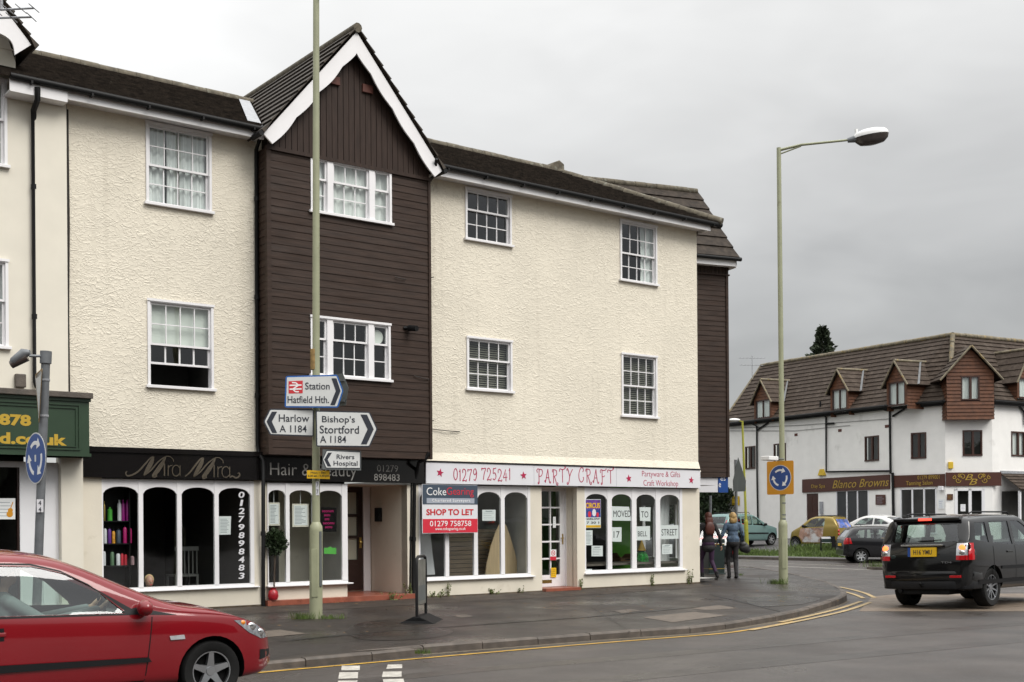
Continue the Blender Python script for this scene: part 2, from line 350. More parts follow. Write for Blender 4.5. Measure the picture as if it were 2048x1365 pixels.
struct(MB().add(vs_, [(2 * i, 2 * i + 1, 2 * i + 3, 2 * i + 2) for i in range(k_)]).build('pavement_strip', 'dry_asphalt'))
mb = MB()
for i in range(330):
    u_ = R.uniform(-15, -.2); n_ = abs(R.gauss(0, .35)) + .03 if R.random() < .45 else R.uniform(.1, 5.5); p = F.at(u_, n_, 0).to_translation(); z_ = pav(p) + .008; a = R.uniform(0, 6.28); s_ = R.uniform(.012, .035)
    mb.add([(p.x + s_ * cos(a), p.y + s_ * sin(a), z_), (p.x - s_ * .5 * sin(a), p.y + s_ * .5 * cos(a), z_ + .006), (p.x - s_ * cos(a), p.y - s_ * sin(a), z_), (p.x + s_ * .5 * sin(a), p.y - s_ * .5 * cos(a), z_ + .002)], [(0, 1, 2, 3)])
tag(mb.build('leaf_litter', 'dead_leaf', recalc=False), kind='stuff')
def band(name, px, w, m, z=.004, zf=None):
    P = [gnd(x, y).to_2d() for x, y in px]; P = [Vector(q) for q in spline([tuple(p) for p in P], 6)]; mb = MB(); L1 = []; L2 = []
    for i, p in enumerate(P):
        t = (P[min(i + 1, len(P) - 1)] - P[max(i - 1, 0)]).normalized(); n = Vector((-t.y, t.x)) * w / 2; L1.append(p + n); L2.append(p - n)
    vs = [(p.x, p.y, z) for p in L1] + [(p.x, p.y, z) for p in L2]; k = len(P)
    return struct(mb.add(vs, [(i, i + 1, k + i + 1, k + i) for i in range(k - 1)]).build(name, m))
band('gutter', [(380, 1357), (528, 1343.5), (728, 1320.2), (1053, 1293.3), (1236, 1279), (1397, 1267.8), (1476, 1257), (1585, 1238.5), (1653, 1220), (1692, 1203)], .16, 'gutter_grit', .003)
band('yellow_line', [(380, 1360), (530, 1345.5), (772, 1324), (1100, 1295.5), (1300, 1279.5), (1438, 1268.5), (1510, 1258.5), (1588, 1244)], .075, 'yellow_paint', .007)
band('faded_yellow_line', [(1500, 1262), (1600, 1243), (1690, 1223), (1740, 1206)], .10, 'faded_yellow', .011)
band('faded_yellow_line', [(1560, 1246), (1620, 1233), (1680, 1218), (1722, 1204)], .10, 'faded_yellow', .011)
band('faded_yellow_line', [(1750, 1197), (1722, 1185), (1660, 1171.5), (1580, 1160.5), (1530, 1153)], .10, 'faded_yellow', .011)
band('faded_yellow_line', [(1728, 1198), (1700, 1187.5), (1640, 1174.5), (1570, 1162.5), (1520, 1155)], .10, 'faded_yellow', .011)
def patch(name, px, m, z=None, off=.004):
    P = []
    for x, y in px:
        p = gnd(x, y, .12 if z is None else 0)
        if z is None: p = gnd(x, y, pav(p)); p = gnd(x, y, pav(p) + off)
        else: p = gnd(x, y, z)
        P.append(p)
    return struct(MB().add(P, [list(range(len(P)))]).build(name, m))
patch('buff_road_patch', [(1745, 1193), (1800, 1188.5), (2120, 1187), (2120, 1223), (1718, 1223)], 'buff_surface', .0035)
for q in ([(715, 742), (832, 742), (830, 770), (712, 772)], [(700, 785), (820, 783), (818, 822), (693, 825)], [(692, 838), (816, 836), (812, 880), (684, 884)],
          [(1010, 735), (1102, 733), (1102, 758), (1000, 762)], [(980, 780), (1098, 778), (1098, 812), (972, 815)], [(978, 828), (1110, 825), (1122, 868), (985, 870)]):
    patch('white_road_marking', [(x / 3.2 + 460, y / 3.2 + 1100) for x, y in q], 'road_white', .0045)
band('white_road_marking', [(1531, 1132), (1742, 1140.5)], .14, 'road_white', .0045)
band('white_road_marking', [(1560, 1127.5), (1690, 1132)], .10, 'road_white', .0045)
for q in ([(1284, 1235), (1388, 1224), (1455, 1231), (1345, 1245)], [(1380, 1217), (1440, 1210.5), (1477, 1217), (1410, 1221)], [(525, 1263), (560, 1259.5), (614, 1267.5), (530, 1275)]):
    patch('concrete_patch', q, 'concrete_patch')
patch('drain_cover', [(905, 1232), (930, 1228.5), (948, 1233), (922, 1236.5)], 'kerb_stone')
mat('tar_seam', (.012, .011, .010), .35, var=.3, vs=8); mat('wet_stain', (.021, .0175, .015), .30, var=.35, vs=2, bump=.4, bs=120, rv=.14, spec=.36); mat('tyre_track', (.046, .040, .036), .36, var=.25, vs=2, bump=.4, bs=150, rv=.12, spec=.4)
for q in ([(690, 1262), (720, 1246), (790, 1240), (835, 1250), (905, 1262), (870, 1275), (780, 1281), (715, 1277)], [(1490, 1202), (1560, 1193), (1640, 1197), (1600, 1209), (1520, 1213)]):
    c_ = [tuple(p) for p in spline(q + [q[0]], 5)][:-1]; patch('wet_patch', c_, 'wet_stain', off=.0045)
for q in ([(560, 1282), (760, 1263), (980, 1247), (1200, 1231), (1400, 1212)], [(700, 1237), (742, 1300)], [(1180, 1212), (1262, 1263)], [(1420, 1188), (1560, 1222)]):
    c_ = [tuple(p) for p in spline(q, 5)]; patch('tar_seam', c_ + [(x + .8, y + 1.5) for x, y in c_[::-1]], 'tar_seam', off=.0055)
patch('manhole_cover', [(1225, 1222), (1262, 1218), (1283, 1222), (1244, 1227)], 'kerb_stone', off=.006)
band('tyre_track', [(560, 1382), (900, 1345), (1300, 1312), (1700, 1277), (2100, 1243)], .38, 'tyre_track', .002)
band('tyre_track', [(900, 1395), (1300, 1352), (1700, 1313), (2100, 1275)], .42, 'tyre_track', .002)
# far side: kerb, footway and rising forecourt
fk0 = gnd(1478.7, 1118.6).to_2d(); fk1 = gnd(1634, 1122.6).to_2d(); fd = (fk1 - fk0).normalized(); fn = Vector((-fd.y, fd.x))
if fn.y < 0: fn = -fn
def farz(d): return .11 + (.0 if d < 1.5 else .055 * min(d - 1.5, 12.5))
def fp(s, d): p = fk0 + fd * s + fn * d; return (p.x, p.y, farz(d))
def far(x, y):
    'point on the far forecourt seen at a pixel'
    lo, hi = 40., 85.
    for _ in range(40):
        D = (lo + hi) / 2; p = atD(x, y, D); d = max(0, (p.to_2d() - fk0).dot(fn))
        if p.z > farz(d): lo = D
        else: hi = D
    p.z = farz(d); return p
S0, S1 = -60, 60
mb = MB()
for a, b in ((.15, 1.5), (1.5, 5.), (5., 14.), (14., 60.)): mb.quad(fp(S0, a), fp(S1, a), fp(S1, b), fp(S0, b))
struct(mb.build('far_pavement', 'far_tarmac'))
mb = MB(); a, b = fk0 + fd * S0, fk0 + fd * 4.6; c = fn * .15
mb.add([(a.x, a.y, -.02), (b.x, b.y, -.02), (b.x, b.y, .115), (a.x, a.y, .115), (a.x + c.x, a.y + c.y, .115), (b.x + c.x, b.y + c.y, .115)], [(0, 1, 2, 3), (3, 2, 5, 4), (1, 5, 2)])
a, b = fk0 + fd * 4.6, fk0 + fd * S1
mb.add([(a.x, a.y, -.02), (b.x, b.y, -.02), (b.x, b.y, .03), (a.x, a.y, .115), (a.x + c.x, a.y + c.y, .112), (b.x + c.x, b.y + c.y, .112)], [(0, 1, 2, 3), (3, 2, 5, 4)])
struct(mb.build('far_kerb', 'kerb_stone'))
# ================================================================ MAIN TERRACE
bld = thing('terraced_building', 'three storey cream rendered terrace with brown boarded gable bay and shops below', 'building', F.M)
def wall(mb, u0, u1, z0, z1, holes=(), y=0., d=.14):
    us = sorted({u0, u1, *[min(max(h[k], u0), u1) for h in holes for k in (0, 1)]}); zs = sorted({z0, z1, *[min(max(h[k], z0), z1) for h in holes for k in (2, 3)]})
    for a, b in zip(us, us[1:]):
        for c, e in zip(zs, zs[1:]):
            m_, n_ = (a + b) / 2, (c + e) / 2
            if not any(h[0] < m_ < h[1] and h[2] < n_ < h[3] for h in holes): mb.quad((a, y, c), (b, y, c), (b, y, e), (a, y, e))
    for a, b, c, e in holes:
        mb.quad((a, y, c), (a, y + d, c), (a, y + d, e), (a, y, e)); mb.quad((b, y, c), (b, y, e), (b, y + d, e), (b, y + d, c))
        mb.quad((a, y, e), (a, y + d, e), (b, y + d, e), (b, y, e)); mb.quad((a, y, c), (b, y, c), (b, y + d, c), (a, y + d, c))
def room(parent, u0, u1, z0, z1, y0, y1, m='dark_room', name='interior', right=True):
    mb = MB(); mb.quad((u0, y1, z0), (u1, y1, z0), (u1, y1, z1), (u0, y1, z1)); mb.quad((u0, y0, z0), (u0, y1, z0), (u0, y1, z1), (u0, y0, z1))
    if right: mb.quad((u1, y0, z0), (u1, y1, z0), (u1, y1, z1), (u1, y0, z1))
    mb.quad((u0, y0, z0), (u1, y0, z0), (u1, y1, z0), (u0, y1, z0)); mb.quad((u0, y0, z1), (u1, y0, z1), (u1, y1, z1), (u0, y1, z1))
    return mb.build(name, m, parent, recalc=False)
def cloth(mb, u0, u1, z0, z1, y, amp=.03, per=.16):
    n = max(4, int((u1 - u0) / .03)); ph = R.uniform(0, 6); rows = 4
    vs = [(u0 + (u1 - u0) * i / n, y + amp * sin(ph + (u0 + (u1 - u0) * i / n) * 2 * pi / per + .5 * sin(j + i * .3)), z0 + (z1 - z0) * j / rows) for j in range(rows + 1) for i in range(n + 1)]
    mb.add(vs, [(j * (n + 1) + i, j * (n + 1) + i + 1, (j + 1) * (n + 1) + i + 1, (j + 1) * (n + 1) + i) for j in range(rows) for i in range(n)])
def bars(mb, u0, u1, z0, z1, y, cols, rows, st=.036, bar=.018, dp=.035):
    'one sash: stiles, rails and glazing bars'
    mb.box(u0, u0 + st, y, y + dp, z0, z1); mb.box(u1 - st, u1, y, y + dp, z0, z1); mb.box(u0 + st, u1 - st, y, y + dp, z0, z0 + st); mb.box(u0 + st, u1 - st, y, y + dp, z1 - st, z1)
    iu0, iu1, iz0, iz1 = u0 + st, u1 - st, z0 + st, z1 - st
    for i in range(1, cols): c = iu0 + (iu1 - iu0) * i / cols; mb.box(c - bar / 2, c + bar / 2, y + .004, y + dp - .004, iz0, iz1)
    for j in range(1, rows): c = iz0 + (iz1 - iz0) * j / rows; mb.box(iu0, iu1, y + .007, y + dp - .007, c - bar / 2, c + bar / 2)
def sash(parent, u0, u1, z0, z1, y, lights, frac, dress, opened=None, label=None):
    'a sash window with one or more lights: lights = [(a, b, cols, rows above, rows below)] in fractions of the width'
    fr = MB(); gl = MB(); cur = MB(); W_ = u1 - u0; c = .045; sz = .05
    fr.box(u0, u1, y - .03, y + .12, z1 - c, z1); fr.box(u0, u0 + c, y - .03, y + .12, z0 + sz, z1 - c); fr.box(u1 - c, u1, y - .03, y + .12, z0 + sz, z1 - c)
    fr.box(u0 - .015, u1 + .015, y - .045, y - .03, z1 - .03, z1 + .012)
    pa = None
    for a, b, co, ra, rb in lights:
        if pa is not None: fr.box(u0 + W_ * pa, u0 + W_ * a, y - .025, y + .12, z0 + sz, z1 - c)
        pa = b; l, r = (u0 + W_ * a if a > 0 else u0 + c), (u0 + W_ * b if b < 1 else u1 - c)
        zt, zb = z1 - c, z0 + sz; zm = zt - (zt - zb) * frac
        bars(fr, l, r, zm - .02, zt, y + .01, co, ra)
        gl.quad((l, y + .03, zm), (r, y + .03, zm), (r, y + .03, zt), (l, y + .03, zt))
        if opened:
            zo = zt - (zt - zb) * opened; bars(fr, l, r, zo, zm + .02, y + .05, co, 1, bar=.028); gl.quad((l, y + .07, zo), (r, y + .07, zo), (r, y + .07, zm), (l, y + .07, zm))
        else:
            bars(fr, l, r, zb, zm + .022, y + .05, co, rb); gl.quad((l, y + .07, zb), (r, y + .07, zb), (r, y + .07, zm), (l, y + .07, zm))
    o = fr.build('window', 'white_paint', parent)
    if label: o['label'] = label
    MB().box(u0 - .035, u1 + .035, y - .07, y + .1, z0, z0 + sz).build('sill', 'white_paint', o, bevel=.006)
    gl.build('pane', 'glass', o, recalc=False)
    iu0, iu1, iz0, iz1 = u0 + c, u1 - c, z0 + sz, z1 - c; yy = y + .125
    if dress == 'net': cloth(cur, iu0, iu1, iz0, iz1, yy, .022); cur.build('curtain', 'net_curtain', o, smooth=60, recalc=False)
    if dress == 'drape':
        for a, b in ((0, .30), (.34, .52), (.56, 1)): cloth(cur, iu0 + (iu1 - iu0) * a, iu0 + (iu1 - iu0) * b, iz0, iz1, yy, .03, .12)
        cur.build('curtain', 'drape', o, smooth=60, recalc=False)
    if dress == 'edge':
        cloth(cur, iu0, iu0 + (iu1 - iu0) * .12, iz0, iz1, yy, .03, .12); cloth(cur, iu0 + (iu1 - iu0) * .66, iu1, iz0, iz1, yy, .03, .12); cur.build('curtain', 'drape', o, smooth=60, recalc=False)
    if dress == 'shade': cur.box(iu0, iu1, yy, yy + .01, iz0 + (iz1 - iz0) * .5, iz1); cur.build('blind', 'blind', o)
    if dress == 'slats':
        k = int((iz1 - iz0) / .045)
        for i in range(k): z = iz0 + (iz1 - iz0) * (i + .5) / k; cur.add([(iu0, yy, z - .012), (iu1, yy, z - .012), (iu1, yy + .03, z + .016), (iu0, yy + .03, z + .016)], [(0, 1, 2, 3)])
        cur.build('blind', 'blind_slat', o, recalc=False)
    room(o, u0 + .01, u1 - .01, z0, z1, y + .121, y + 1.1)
    return o
def pxrect(x0, y0, x1, y1, n=0., Fr=None):
    Fr = Fr or F; a = Fr.px(x0, y0, n); b = Fr.px(x1, y1, n); return a[0], b[0], b[1], a[1]
WL = [pxrect(290.5, 243, 423, 430), pxrect(294, 598, 427, 784)]
WR = [pxrect(929.5, 375, 1022.5, 496), pxrect(1239, 439, 1313.5, 574), pxrect(932.5, 673, 1024, 788), pxrect(1242, 706, 1314, 839)]
UL, UB0, UB1, BN = -14.76, -11.38, -7.91, .40
ZE, ZR = 8.74, 10.43
one = lambda c, a, b: [(0, 1, c, a, b)]
zf = F.z(300, 899)
mb = MB(); wall(mb, UL, UB0 + .1, zf, ZE, WL); mb.build('wall', 'cream_stucco', bld, recalc=False)
zs2 = F.z(1100, 934)
mb = MB(); wall(mb, UB1 - .15, 0, zs2, ZE, WR)
mb.quad((UB1 - .15, -.09, zs2 - .02), (0, -.09, zs2 - .02), (0, -.004, zs2 + .22), (UB1 - .15, -.004, zs2 + .22))
mb.quad((UB1 - .15, -.09, zs2 - .02), (0, -.09, zs2 - .02), (0, .1, zs2 - .02), (UB1 - .15, .1, zs2 - .02)); mb.quad((0, -.09, zs2 - .02), (0, .0, zs2 - .02), (0, .0, zs2 + .22))
mb.quad((0, 0, zs2 - .02), (.262 * 11, .965 * 11, zs2 - .02), (.262 * 11, .965 * 11, ZE), (0, 0, ZE)); mb.build('wall', 'cream_stucco', bld, recalc=False)
sash(bld, *WL[0], 0, one(4, 2, 2), .51, 'drape'); sash(bld, *WL[1], 0, one(4, 2, 1), .5, 'shade', .74, 'window with its lower sash pushed up')
sash(bld, *WR[0], 0, one(4, 1, 2), .39, 'dark'); sash(bld, *WR[1], 0, one(4, 2, 2), .53, 'edge')
sash(bld, *WR[2], 0, one(4, 1, 2), .40, 'slats'); sash(bld, *WR[3], 0, one(4, 2, 2), .5, 'slats')
# --- boarded bay
B1 = pxrect(620, 311.5, 782.5, 453, BN); B2 = pxrect(620, 631.5, 780.5, 766, BN)
tri = [(0, .20, 1, 1, 2), (.27, .715, 3, 1, 2), (.785, 1, 1, 1, 2)]
ZB0, ZB1 = 2.93, 8.42
def clad(mb, u0, u1, z0, z1, y, holes=(), bh=.135, ax=None):
    'lapped boards; ax maps (u, y, z) for a face turned to the side'
    q = ax or (lambda u, y, z: (u, y, z)); z = z0; k = 0
    while z < z1 - .01:
        t = min(z1, z + bh); cuts = [(u0, u1)]
        for a, b, c, d in holes:
            if c < (z + t) / 2 < d: cuts = [x for s, e in cuts for x in ((s, min(e, a)), (max(s, b), e)) if x[1] - x[0] > .01]
        for s, e in cuts:
            j = R.uniform(-.002, .002)
            mb.add([q(s, y - .014 + j, z), q(e, y - .014 + j, z), q(e, y - .004, t), q(s, y - .004, t), q(s, y, z), q(e, y, z)], [(0, 1, 2, 3), (0, 4, 5, 1)])
        z += bh; k += 1
mb = MB(); clad(mb, UB0 + .06, UB1 - .03, ZB0, ZB1, -BN, [B1, B2])
clad(mb, 0, BN - .02, ZB0, ZB1, 0, ax=lambda u, y, z: (UB0 + .015 + y, -u, z))
clad(mb, 0, BN - .02, ZB0, ZB1, 0, ax=lambda u, y, z: (UB1 - .015 - y, -u, z))
mb.box(UB0 - .02, UB0 + .06, -BN - .035, -BN + .05, ZB0, ZB1); mb.box(UB1 - .04, UB1 + .015, -BN - .035, -BN + .05, ZB0, ZB1)
wall(mb, UB0 + .02, UB1 - .02, ZB0, ZB1, [B1, B2], y=-BN + .002, d=.1)
mb.quad((UB0, -BN - .03, ZB0), (UB1, -BN - .03, ZB0), (UB1, .05, ZB0), (UB0, .05, ZB0))
mb.build('bay_cladding', 'brown_board', bld, recalc=False)
sash(bld, *B1, -BN, tri, .37, 'net'); w2 = sash(bld, *B2, -BN, tri, .35, 'dark')
MB().lathe([(.0, 0), (.13, .0), (.14, .02), (.0, .03)], 20, (B2[1] - .22, -BN + .1, B2[3] - .25), 'y').build('extractor_fan', 'blind', w2, smooth=40)
UM = (UB0 + UB1) / 2; GA = 10.66; GF = ZB1                       # gable: middle, apex and foot of the roofline
sl_ = (GA - 8.42) / (UM - UB0 + .10)
mb = MB(); mb.quad((UB0, -BN, GF), (UB1, -BN, GF), (UM, -BN, GA))
u = UB0 + .01
while u < UB1 - .02:
    e = min(u + .108, UB1 - .01); h = lambda x: max(GF, GA + .0 - abs(x - UM) * sl_)
    ps = [(u, GF), (e, GF), (e, h(e))] + ([(UM, GA)] if u < UM < e else []) + [(u, h(u))]
    mb.prism(ps, -BN - .02 - R.uniform(0, .004), -BN - .002); u += .119
mb.box(UB0 - .03, UB1 + .03, -BN - .05, -BN + .02, GF - .05, GF + .015)
mb.build('gable_boarding', 'brown_board_upright', bld)
for x, y in ((668, 162), (734, 179)):
    u, z = F.px(x, y, BN + .03); MB().box(u - .11, u + .11, -BN - .07, -BN - .02, z - .075, z + .075).build('airbrick', 'airbrick', bld, bevel=.006)
# scalloped barge boards
def barge(mb, um, apex, half, foot, y, w=.40, dip=.07, lobes=4, t=.035):
    for sgn in (-1, 1):
        L_ = hypot(half, apex - foot); du, dz = sgn * half / L_, -(apex - foot) / L_; nu, nz = -sgn * (apex - foot) / L_, -half / L_
        outer = []; inner = []; N_ = lobes * 10
        for i in range(N_ + 1):
            s = L_ * i / N_; ph = (i % 10) / 10; wd = w - dip * sin(pi * ph) 
            if i == 0: inner.append((um, apex + w / nz)); outer.append((um, apex)); continue
            pu, pz = um + du * s, apex + dz * s
            outer.append((pu, pz)); a, b = pu + nu * wd, pz + nz * wd
            if sgn * (a - um) < 0: b = pz + nz * wd - 0; a = um
            inner.append((a, b))
        for i in range(N_): mb.prism([outer[i], outer[i + 1], inner[i + 1], inner[i]], y, y + t)
mb = MB(); barge(mb, UM, 10.81, 1.90, 8.56, -.62, .225, -.035)
mb.build('barge_board', 'white_paint', bld, recalc=True)
# roofs, laid in overlapping courses
def slope(mb, eL, eR, rR, rL, n, step=.03, th=.05, cuts=0):
    'courses between an eave edge eL-eR and a ridge edge rL-rR; every course lifts off the one below'
    eL, eR, rR, rL = map(Vector, (eL, eR, rR, rL)); N_ = (eR - eL).cross(rL - eL).normalized()
    if N_.z < 0: N_ = -N_
    for i in range(n):
        a, b = i / n, (i + 1) / n; p0 = eL.lerp(rL, a) + N_ * step; p1 = eR.lerp(rR, a) + N_ * step; p2 = eR.lerp(rR, b); p3 = eL.lerp(rL, b); q0 = p0 - N_ * (step + (th if i == 0 else 0)); q1 = p1 - N_ * (step + (th if i == 0 else 0))
        mb.add([p0, p1, p2, p3, q0, q1], [(0, 1, 2, 3), (4, 5, 1, 0), (1, 5, 2), (0, 3, 4)])
RB = 3.0
mb = MB(); slope(mb, (-16.1, -.44, ZE + .02), (UB0 - .12, -.44, ZE + .02), (UM - .2, RB, ZR), (-16.1, RB, ZR), 16, .030); slope(mb, (UB1 + .12, -.44, ZE + .02), (.38, -.44, ZE + .02), (-1.85, RB, ZR), (UM + .2, RB, ZR), 16, .030)
mb.quad((.38, -.44, ZE), (.38 + 2.9, -.44 + 10.6, ZE), (-1.85 + 2.9, RB + 8, ZR), (-1.85, RB, ZR)); mb.quad((-16.1, RB, ZR - .01), (-1.85, RB, ZR - .01), (-1.85, 6.5, ZE), (-16.1, 6.5, ZE))
mb.build('roof', 'roof_tile', bld, recalc=False)
mb = MB(); GR = 10.90
for s in (-1, 1):
    ft = (UM + s * 1.93, 8.60)
    slope(mb, (ft[0], -.67, ft[1]), (ft[0], 7, ft[1]), (UM, 7, GR), (UM, -.67, GR), 11, .035, .04)
mb.build('gable_roof', 'roof_tile_ribbed', bld, recalc=False)
mb = MB(); rt = lambda path, r=.10: mb.tube(path, r, 10)
for i in range(40):
    a = -16.1 + i * .36
    if a > -1.9: break
    if a < UM - .5: rt([(a, RB, ZR - .02), (min(a + .355, -1.8), RB, ZR - .02)], R.uniform(.10, .112))
mb.build('ridge_tiles', 'ridge_tile', bld, smooth=50); mb = MB()
for i in range(40):
    a = UM + .5 + i * .36
    if a > -1.9: break
    rt([(a, RB, ZR - .02), (min(a + .355, -1.8), RB, ZR - .02)], R.uniform(.10, .112))
h0, h1 = Vector((-1.85, RB, ZR - .03)), Vector((.40, -.46, ZE + .03))
for i in range(12): rt([h0.lerp(h1, i / 12), h0.lerp(h1, (i + .98) / 12)], R.uniform(.10, .115))
mb.build('ridge_tiles', 'ridge_tile', bld, smooth=50); mb = MB()
for i in range(16): rt([(UM, -.67 + i * .36, GR - .02), (UM, -.67 + i * .36 + .352, GR - .02)], .09)
mb.build('ridge_tiles', 'ridge_tile', bld, smooth=50)
u, z = F.px(1112, 329, -RB); mb = MB(); mb.prism([(u - .45, z - .30), (u + .18, z - .28), (u + .17, z + .0), (u + .02, z + .08), (u - .20, z - .02)], RB - .12, RB + .12); mb.build('ridge_end_cap', 'ridge_tile', bld, bevel=.02)
mb = MB(); vl = [(-11.50, -.44, 8.80), (-10.09, RB, ZR + .035)]
mb.quad(vl[0], vl[1], (vl[1][0] - .24, RB, ZR + .035), (vl[0][0] - .26, -.44, 8.80)); mb.build('valley_flashing', 'lead_flashing', bld)
# fascias, gutters and downpipes
mb = MB(); mb.box(-14.85, UB0 - .02, -.34, -.30, 8.56, 8.72); mb.box(-14.85, UB0 - .02, -.30, .02, 8.60, 8.62); mb.build('fascia_board', 'white_paint', bld)
mb = MB(); mb.box(UB1 + .2, .12, -.34, -.30, 8.55, 8.72); mb.box(UB1 + .2, .02, -.30, .02, 8.59, 8.61); mb.box(.09, .12, -.30, .05, 8.56, 8.70); mb.build('fascia_board', 'white_paint', bld)
for a, b in ((-15.75, UB0 - .0), (UB1 + .12, .42)):
    mb = MB(); mb.tube([(a, -.40, 8.73), (b, -.40, 8.715)], .058, 10)
    k = a + .3
    while k < b: mb.box(k, k + .03, -.465, -.33, 8.655, 8.70); k += .95
    mb.build('gutter', 'black_plastic', bld, smooth=40)
for s, uu in ((-1, UB0 - .22), (1, UB1 + .22)): MB().tube([(uu, -.66, 8.56), (uu, -.3, 8.56)], .05, 8).build('gutter', 'black_plastic', bld, smooth=40)
def pipe(px, n, r=.036, name='downpipe', zs=None):
    P = []
    for (x, y, nn) in px: u, z = F.px(x, y, nn); P.append((u, -nn, z))
    mb = MB(); mb.tube(P, r, 10)
    for k in range(len(P) - 1):
        a, b = Vector(P[k]), Vector(P[k + 1])
        if (a - b).length > 1.2:
            m_ = int((a - b).length / 1.5)
            for j in range(m_): c = a.lerp(b, (j + .5) / m_); mb.tube([c - Vector((0, 0, .04)), c + Vector((0, 0, .04))], r + .01, 10); mb.box(c.x - .01, c.x + .01, c.y, c.y + .09, c.z - .015, c.z + .015)
    return mb.build(name, 'black_plastic', bld, smooth=40)
pipe([(527, 252, .38), (521, 275, .2), (512.5, 300, .05), (515, 890, .05), (517, 905, .06), (526.5, 922, .22), (526.5, 1212, .05)], 0)
pipe([(873, 318, .7), (868, 352, .44), (858.5, 362, .05)], 0, .032); pipe([(858, 905, .44), (852, 918, .40), (838, 925, .30), (834.5, 940, .12), (829, 965, .05), (826.5, 1193, .05)], 0); pipe([(823, 965, .02), (820, 1190, .02)], 0, .018)
# security floodlight and old cable ends on the bay
u, z = F.px(820, 657, BN + .05); mb = MB(); mb.tube([(u - .12, -BN - .01, z), (u - .02, -BN - .08, z)], .035); mb.tube([(u - .03, -BN - .06, z), (u + .02, -BN - .26, z - .03)], [.06, .055], 12); mb.build('security_camera', 'black_plastic', bld, smooth=40)
mb = MB()
for x0, y0, x1, y1, n in ((790, 554, 812, 559, BN + .04), (828, 752, 858, 759, BN + .03), (858, 555, 867, 555, BN), (858, 842, 868, 841, .1), (861, 858, 920, 864, .03)):
    a, b = F.px(x0, y0, n), F.px(x1, y1, n); mb = MB(); mb.tube([(a[0], -n, a[1]), ((a[0] + b[0]) / 2, -n - .02, (a[1] + b[1]) / 2 - .01), (b[0], -n, b[1])], .009, 6); mb.build('cable_stub', 'soffit_dark', bld)
# --- ground floor: piers, plinths, recesses
zb = .05
def shopfront(parent, opens, uL, uR, zt, za, zs_, zg, zsill, y=0., K=14, label=None):
    fr = MB(); gl = MB(); t = .05
    fr.box(uL, uR, y - .02, y + .06, za + .02, zt)
    ed = [uL] + [v for o in opens for v in o] + [uR]
    for i in range(0, len(ed), 2): fr.box(ed[i], ed[i + 1], y - .030, y + .025, zg, zt)
    for a, b in opens:
        for k in range(K):
            x0, x1 = a + (b - a) * k / K, a + (b - a) * (k + 1) / K
            f = lambda x: zs_ + (za - zs_) * (1 - abs(2 * (x - a) / (b - a) - 1) ** 2.3) ** .62
            fr.add([(x0, y - .02, f(x0)), (x1, y - .02, f(x1)), (x1, y - .02, za + .02), (x0, y - .02, za + .02), (x0, y + .02, f(x0)), (x1, y + .02, f(x1))], [(0, 1, 2, 3), (0, 4, 5, 1)])
        gl.quad((a - .01, y + .004, zg), (b + .01, y + .004, zg), (b + .01, y + .004, za + .02), (a - .01, y + .004, za + .02))
    fr.box(uL, uR, y - .03, y + .075, zg - .04, zg + .015)
    o = fr.build('shop_window', 'white_paint', parent)
    if label: o['label'] = label
    MB().box(uL - .03, uR + .08, y - .10, y + .08, zsill, zg - .038).build('sill', 'white_paint', o, bevel=.008)
    gl.build('pane', 'shop_glass', o, recalc=False); return o
U = lambda x, y=1080, n=0.: F.u(x, y, n)
mb = MB()
MU0, MU1 = U(203), U(507); zt = F.z(350, 960); zg = F.z(510, 1168); zsl = F.z(512, 1174.5)
mb.box(U(160), MU0, -.03, .15, zb, zt + .02); mb.box(MU1, U(527), -.03, .15, zb, zt + .02); mb.box(MU0, MU1, -.03, .15, zb, zsl)
HU0, HU1 = U(534), U(694); hz = F.z(600, 967); hg = F.z(690, 1161.5); hs = F.z(695, 1168)
mb.box(U(528), HU0 + .02, 0, .12, zb, hz); mb.box(HU0 + .02, HU1, -.0, .15, .30, hs)
RU = U(814.5, 1100); RD = 1.45
mb.box(RU, U(824), -.01, .2, zb, hz); mb.quad((RU, 0, zb), (RU, RD, zb), (RU, RD, hz), (RU, 0, hz)); mb.quad((HU1 - .7, RD, zb), (RU, RD, zb), (RU, RD, hz), (HU1 - .7, RD, hz)); mb.quad((HU1 - 1, 0, hz), (RU, 0, hz), (RU, RD, hz), (HU1 - 1, RD, hz))
PA0, PA1 = U(836), U(1059.5); pz = F.z(950, 972); pg = F.z(1063, 1148); psl = F.z(1063, 1154)
mb.box(U(823.5), PA0, -.03, .15, zb, pz); mb.box(PA1, U(1082), -.03, .15, zb, pz); mb.box(PA0, PA1, -.03, .15, zb + .12, psl)
PR0, PR1 = U(1082), U(1152.5); PB0, PB1 = U(1168), U(1363.5); PD = .42; bg_ = F.z(1366, 1135); bs_ = F.z(1366, 1141)
mb.box(PR1, PB0, -.03, .15, zb, pz); mb.box(PB1, 0, -.03, .15, zb, pz); mb.box(PB0, PB1, -.03, .15, zb + .12, bs_)
mb.quad((PR1, .1, zb), (PR1, PD, zb), (PR1, PD, pz), (PR1, .1, pz)); mb.quad((PR0, .1, zb), (PR0, PD, zb), (PR0, PD, pz), (PR0, .1, pz)); mb.quad((PR0, 0, pz), (PR1, 0, pz), (PR1, PD, pz), (PR0, PD, pz))
sp_ = lambda t: (.262 * t, .965 * t)
for t0, t1, a, b in ((0, .45, zb, zs2), (.45, 2.75, zb, .72), (.45, 2.75, 2.36, zs2), (2.75, 11, zb, zs2)): mb.quad((*sp_(t0), a), (*sp_(t1), a), (*sp_(t1), b), (*sp_(t0), b))
mb.build('plinth_wall', 'cream_render', bld, bevel=0)
for a, b, n_, z in ((U(175), U(527), .045, .235), (U(823.5), PR0, .035, .225), (PR1, 0, .035, .235)): MB().box(a, b, -n_, -.005, .0, z).build('brick_base', 'brick_base', bld)
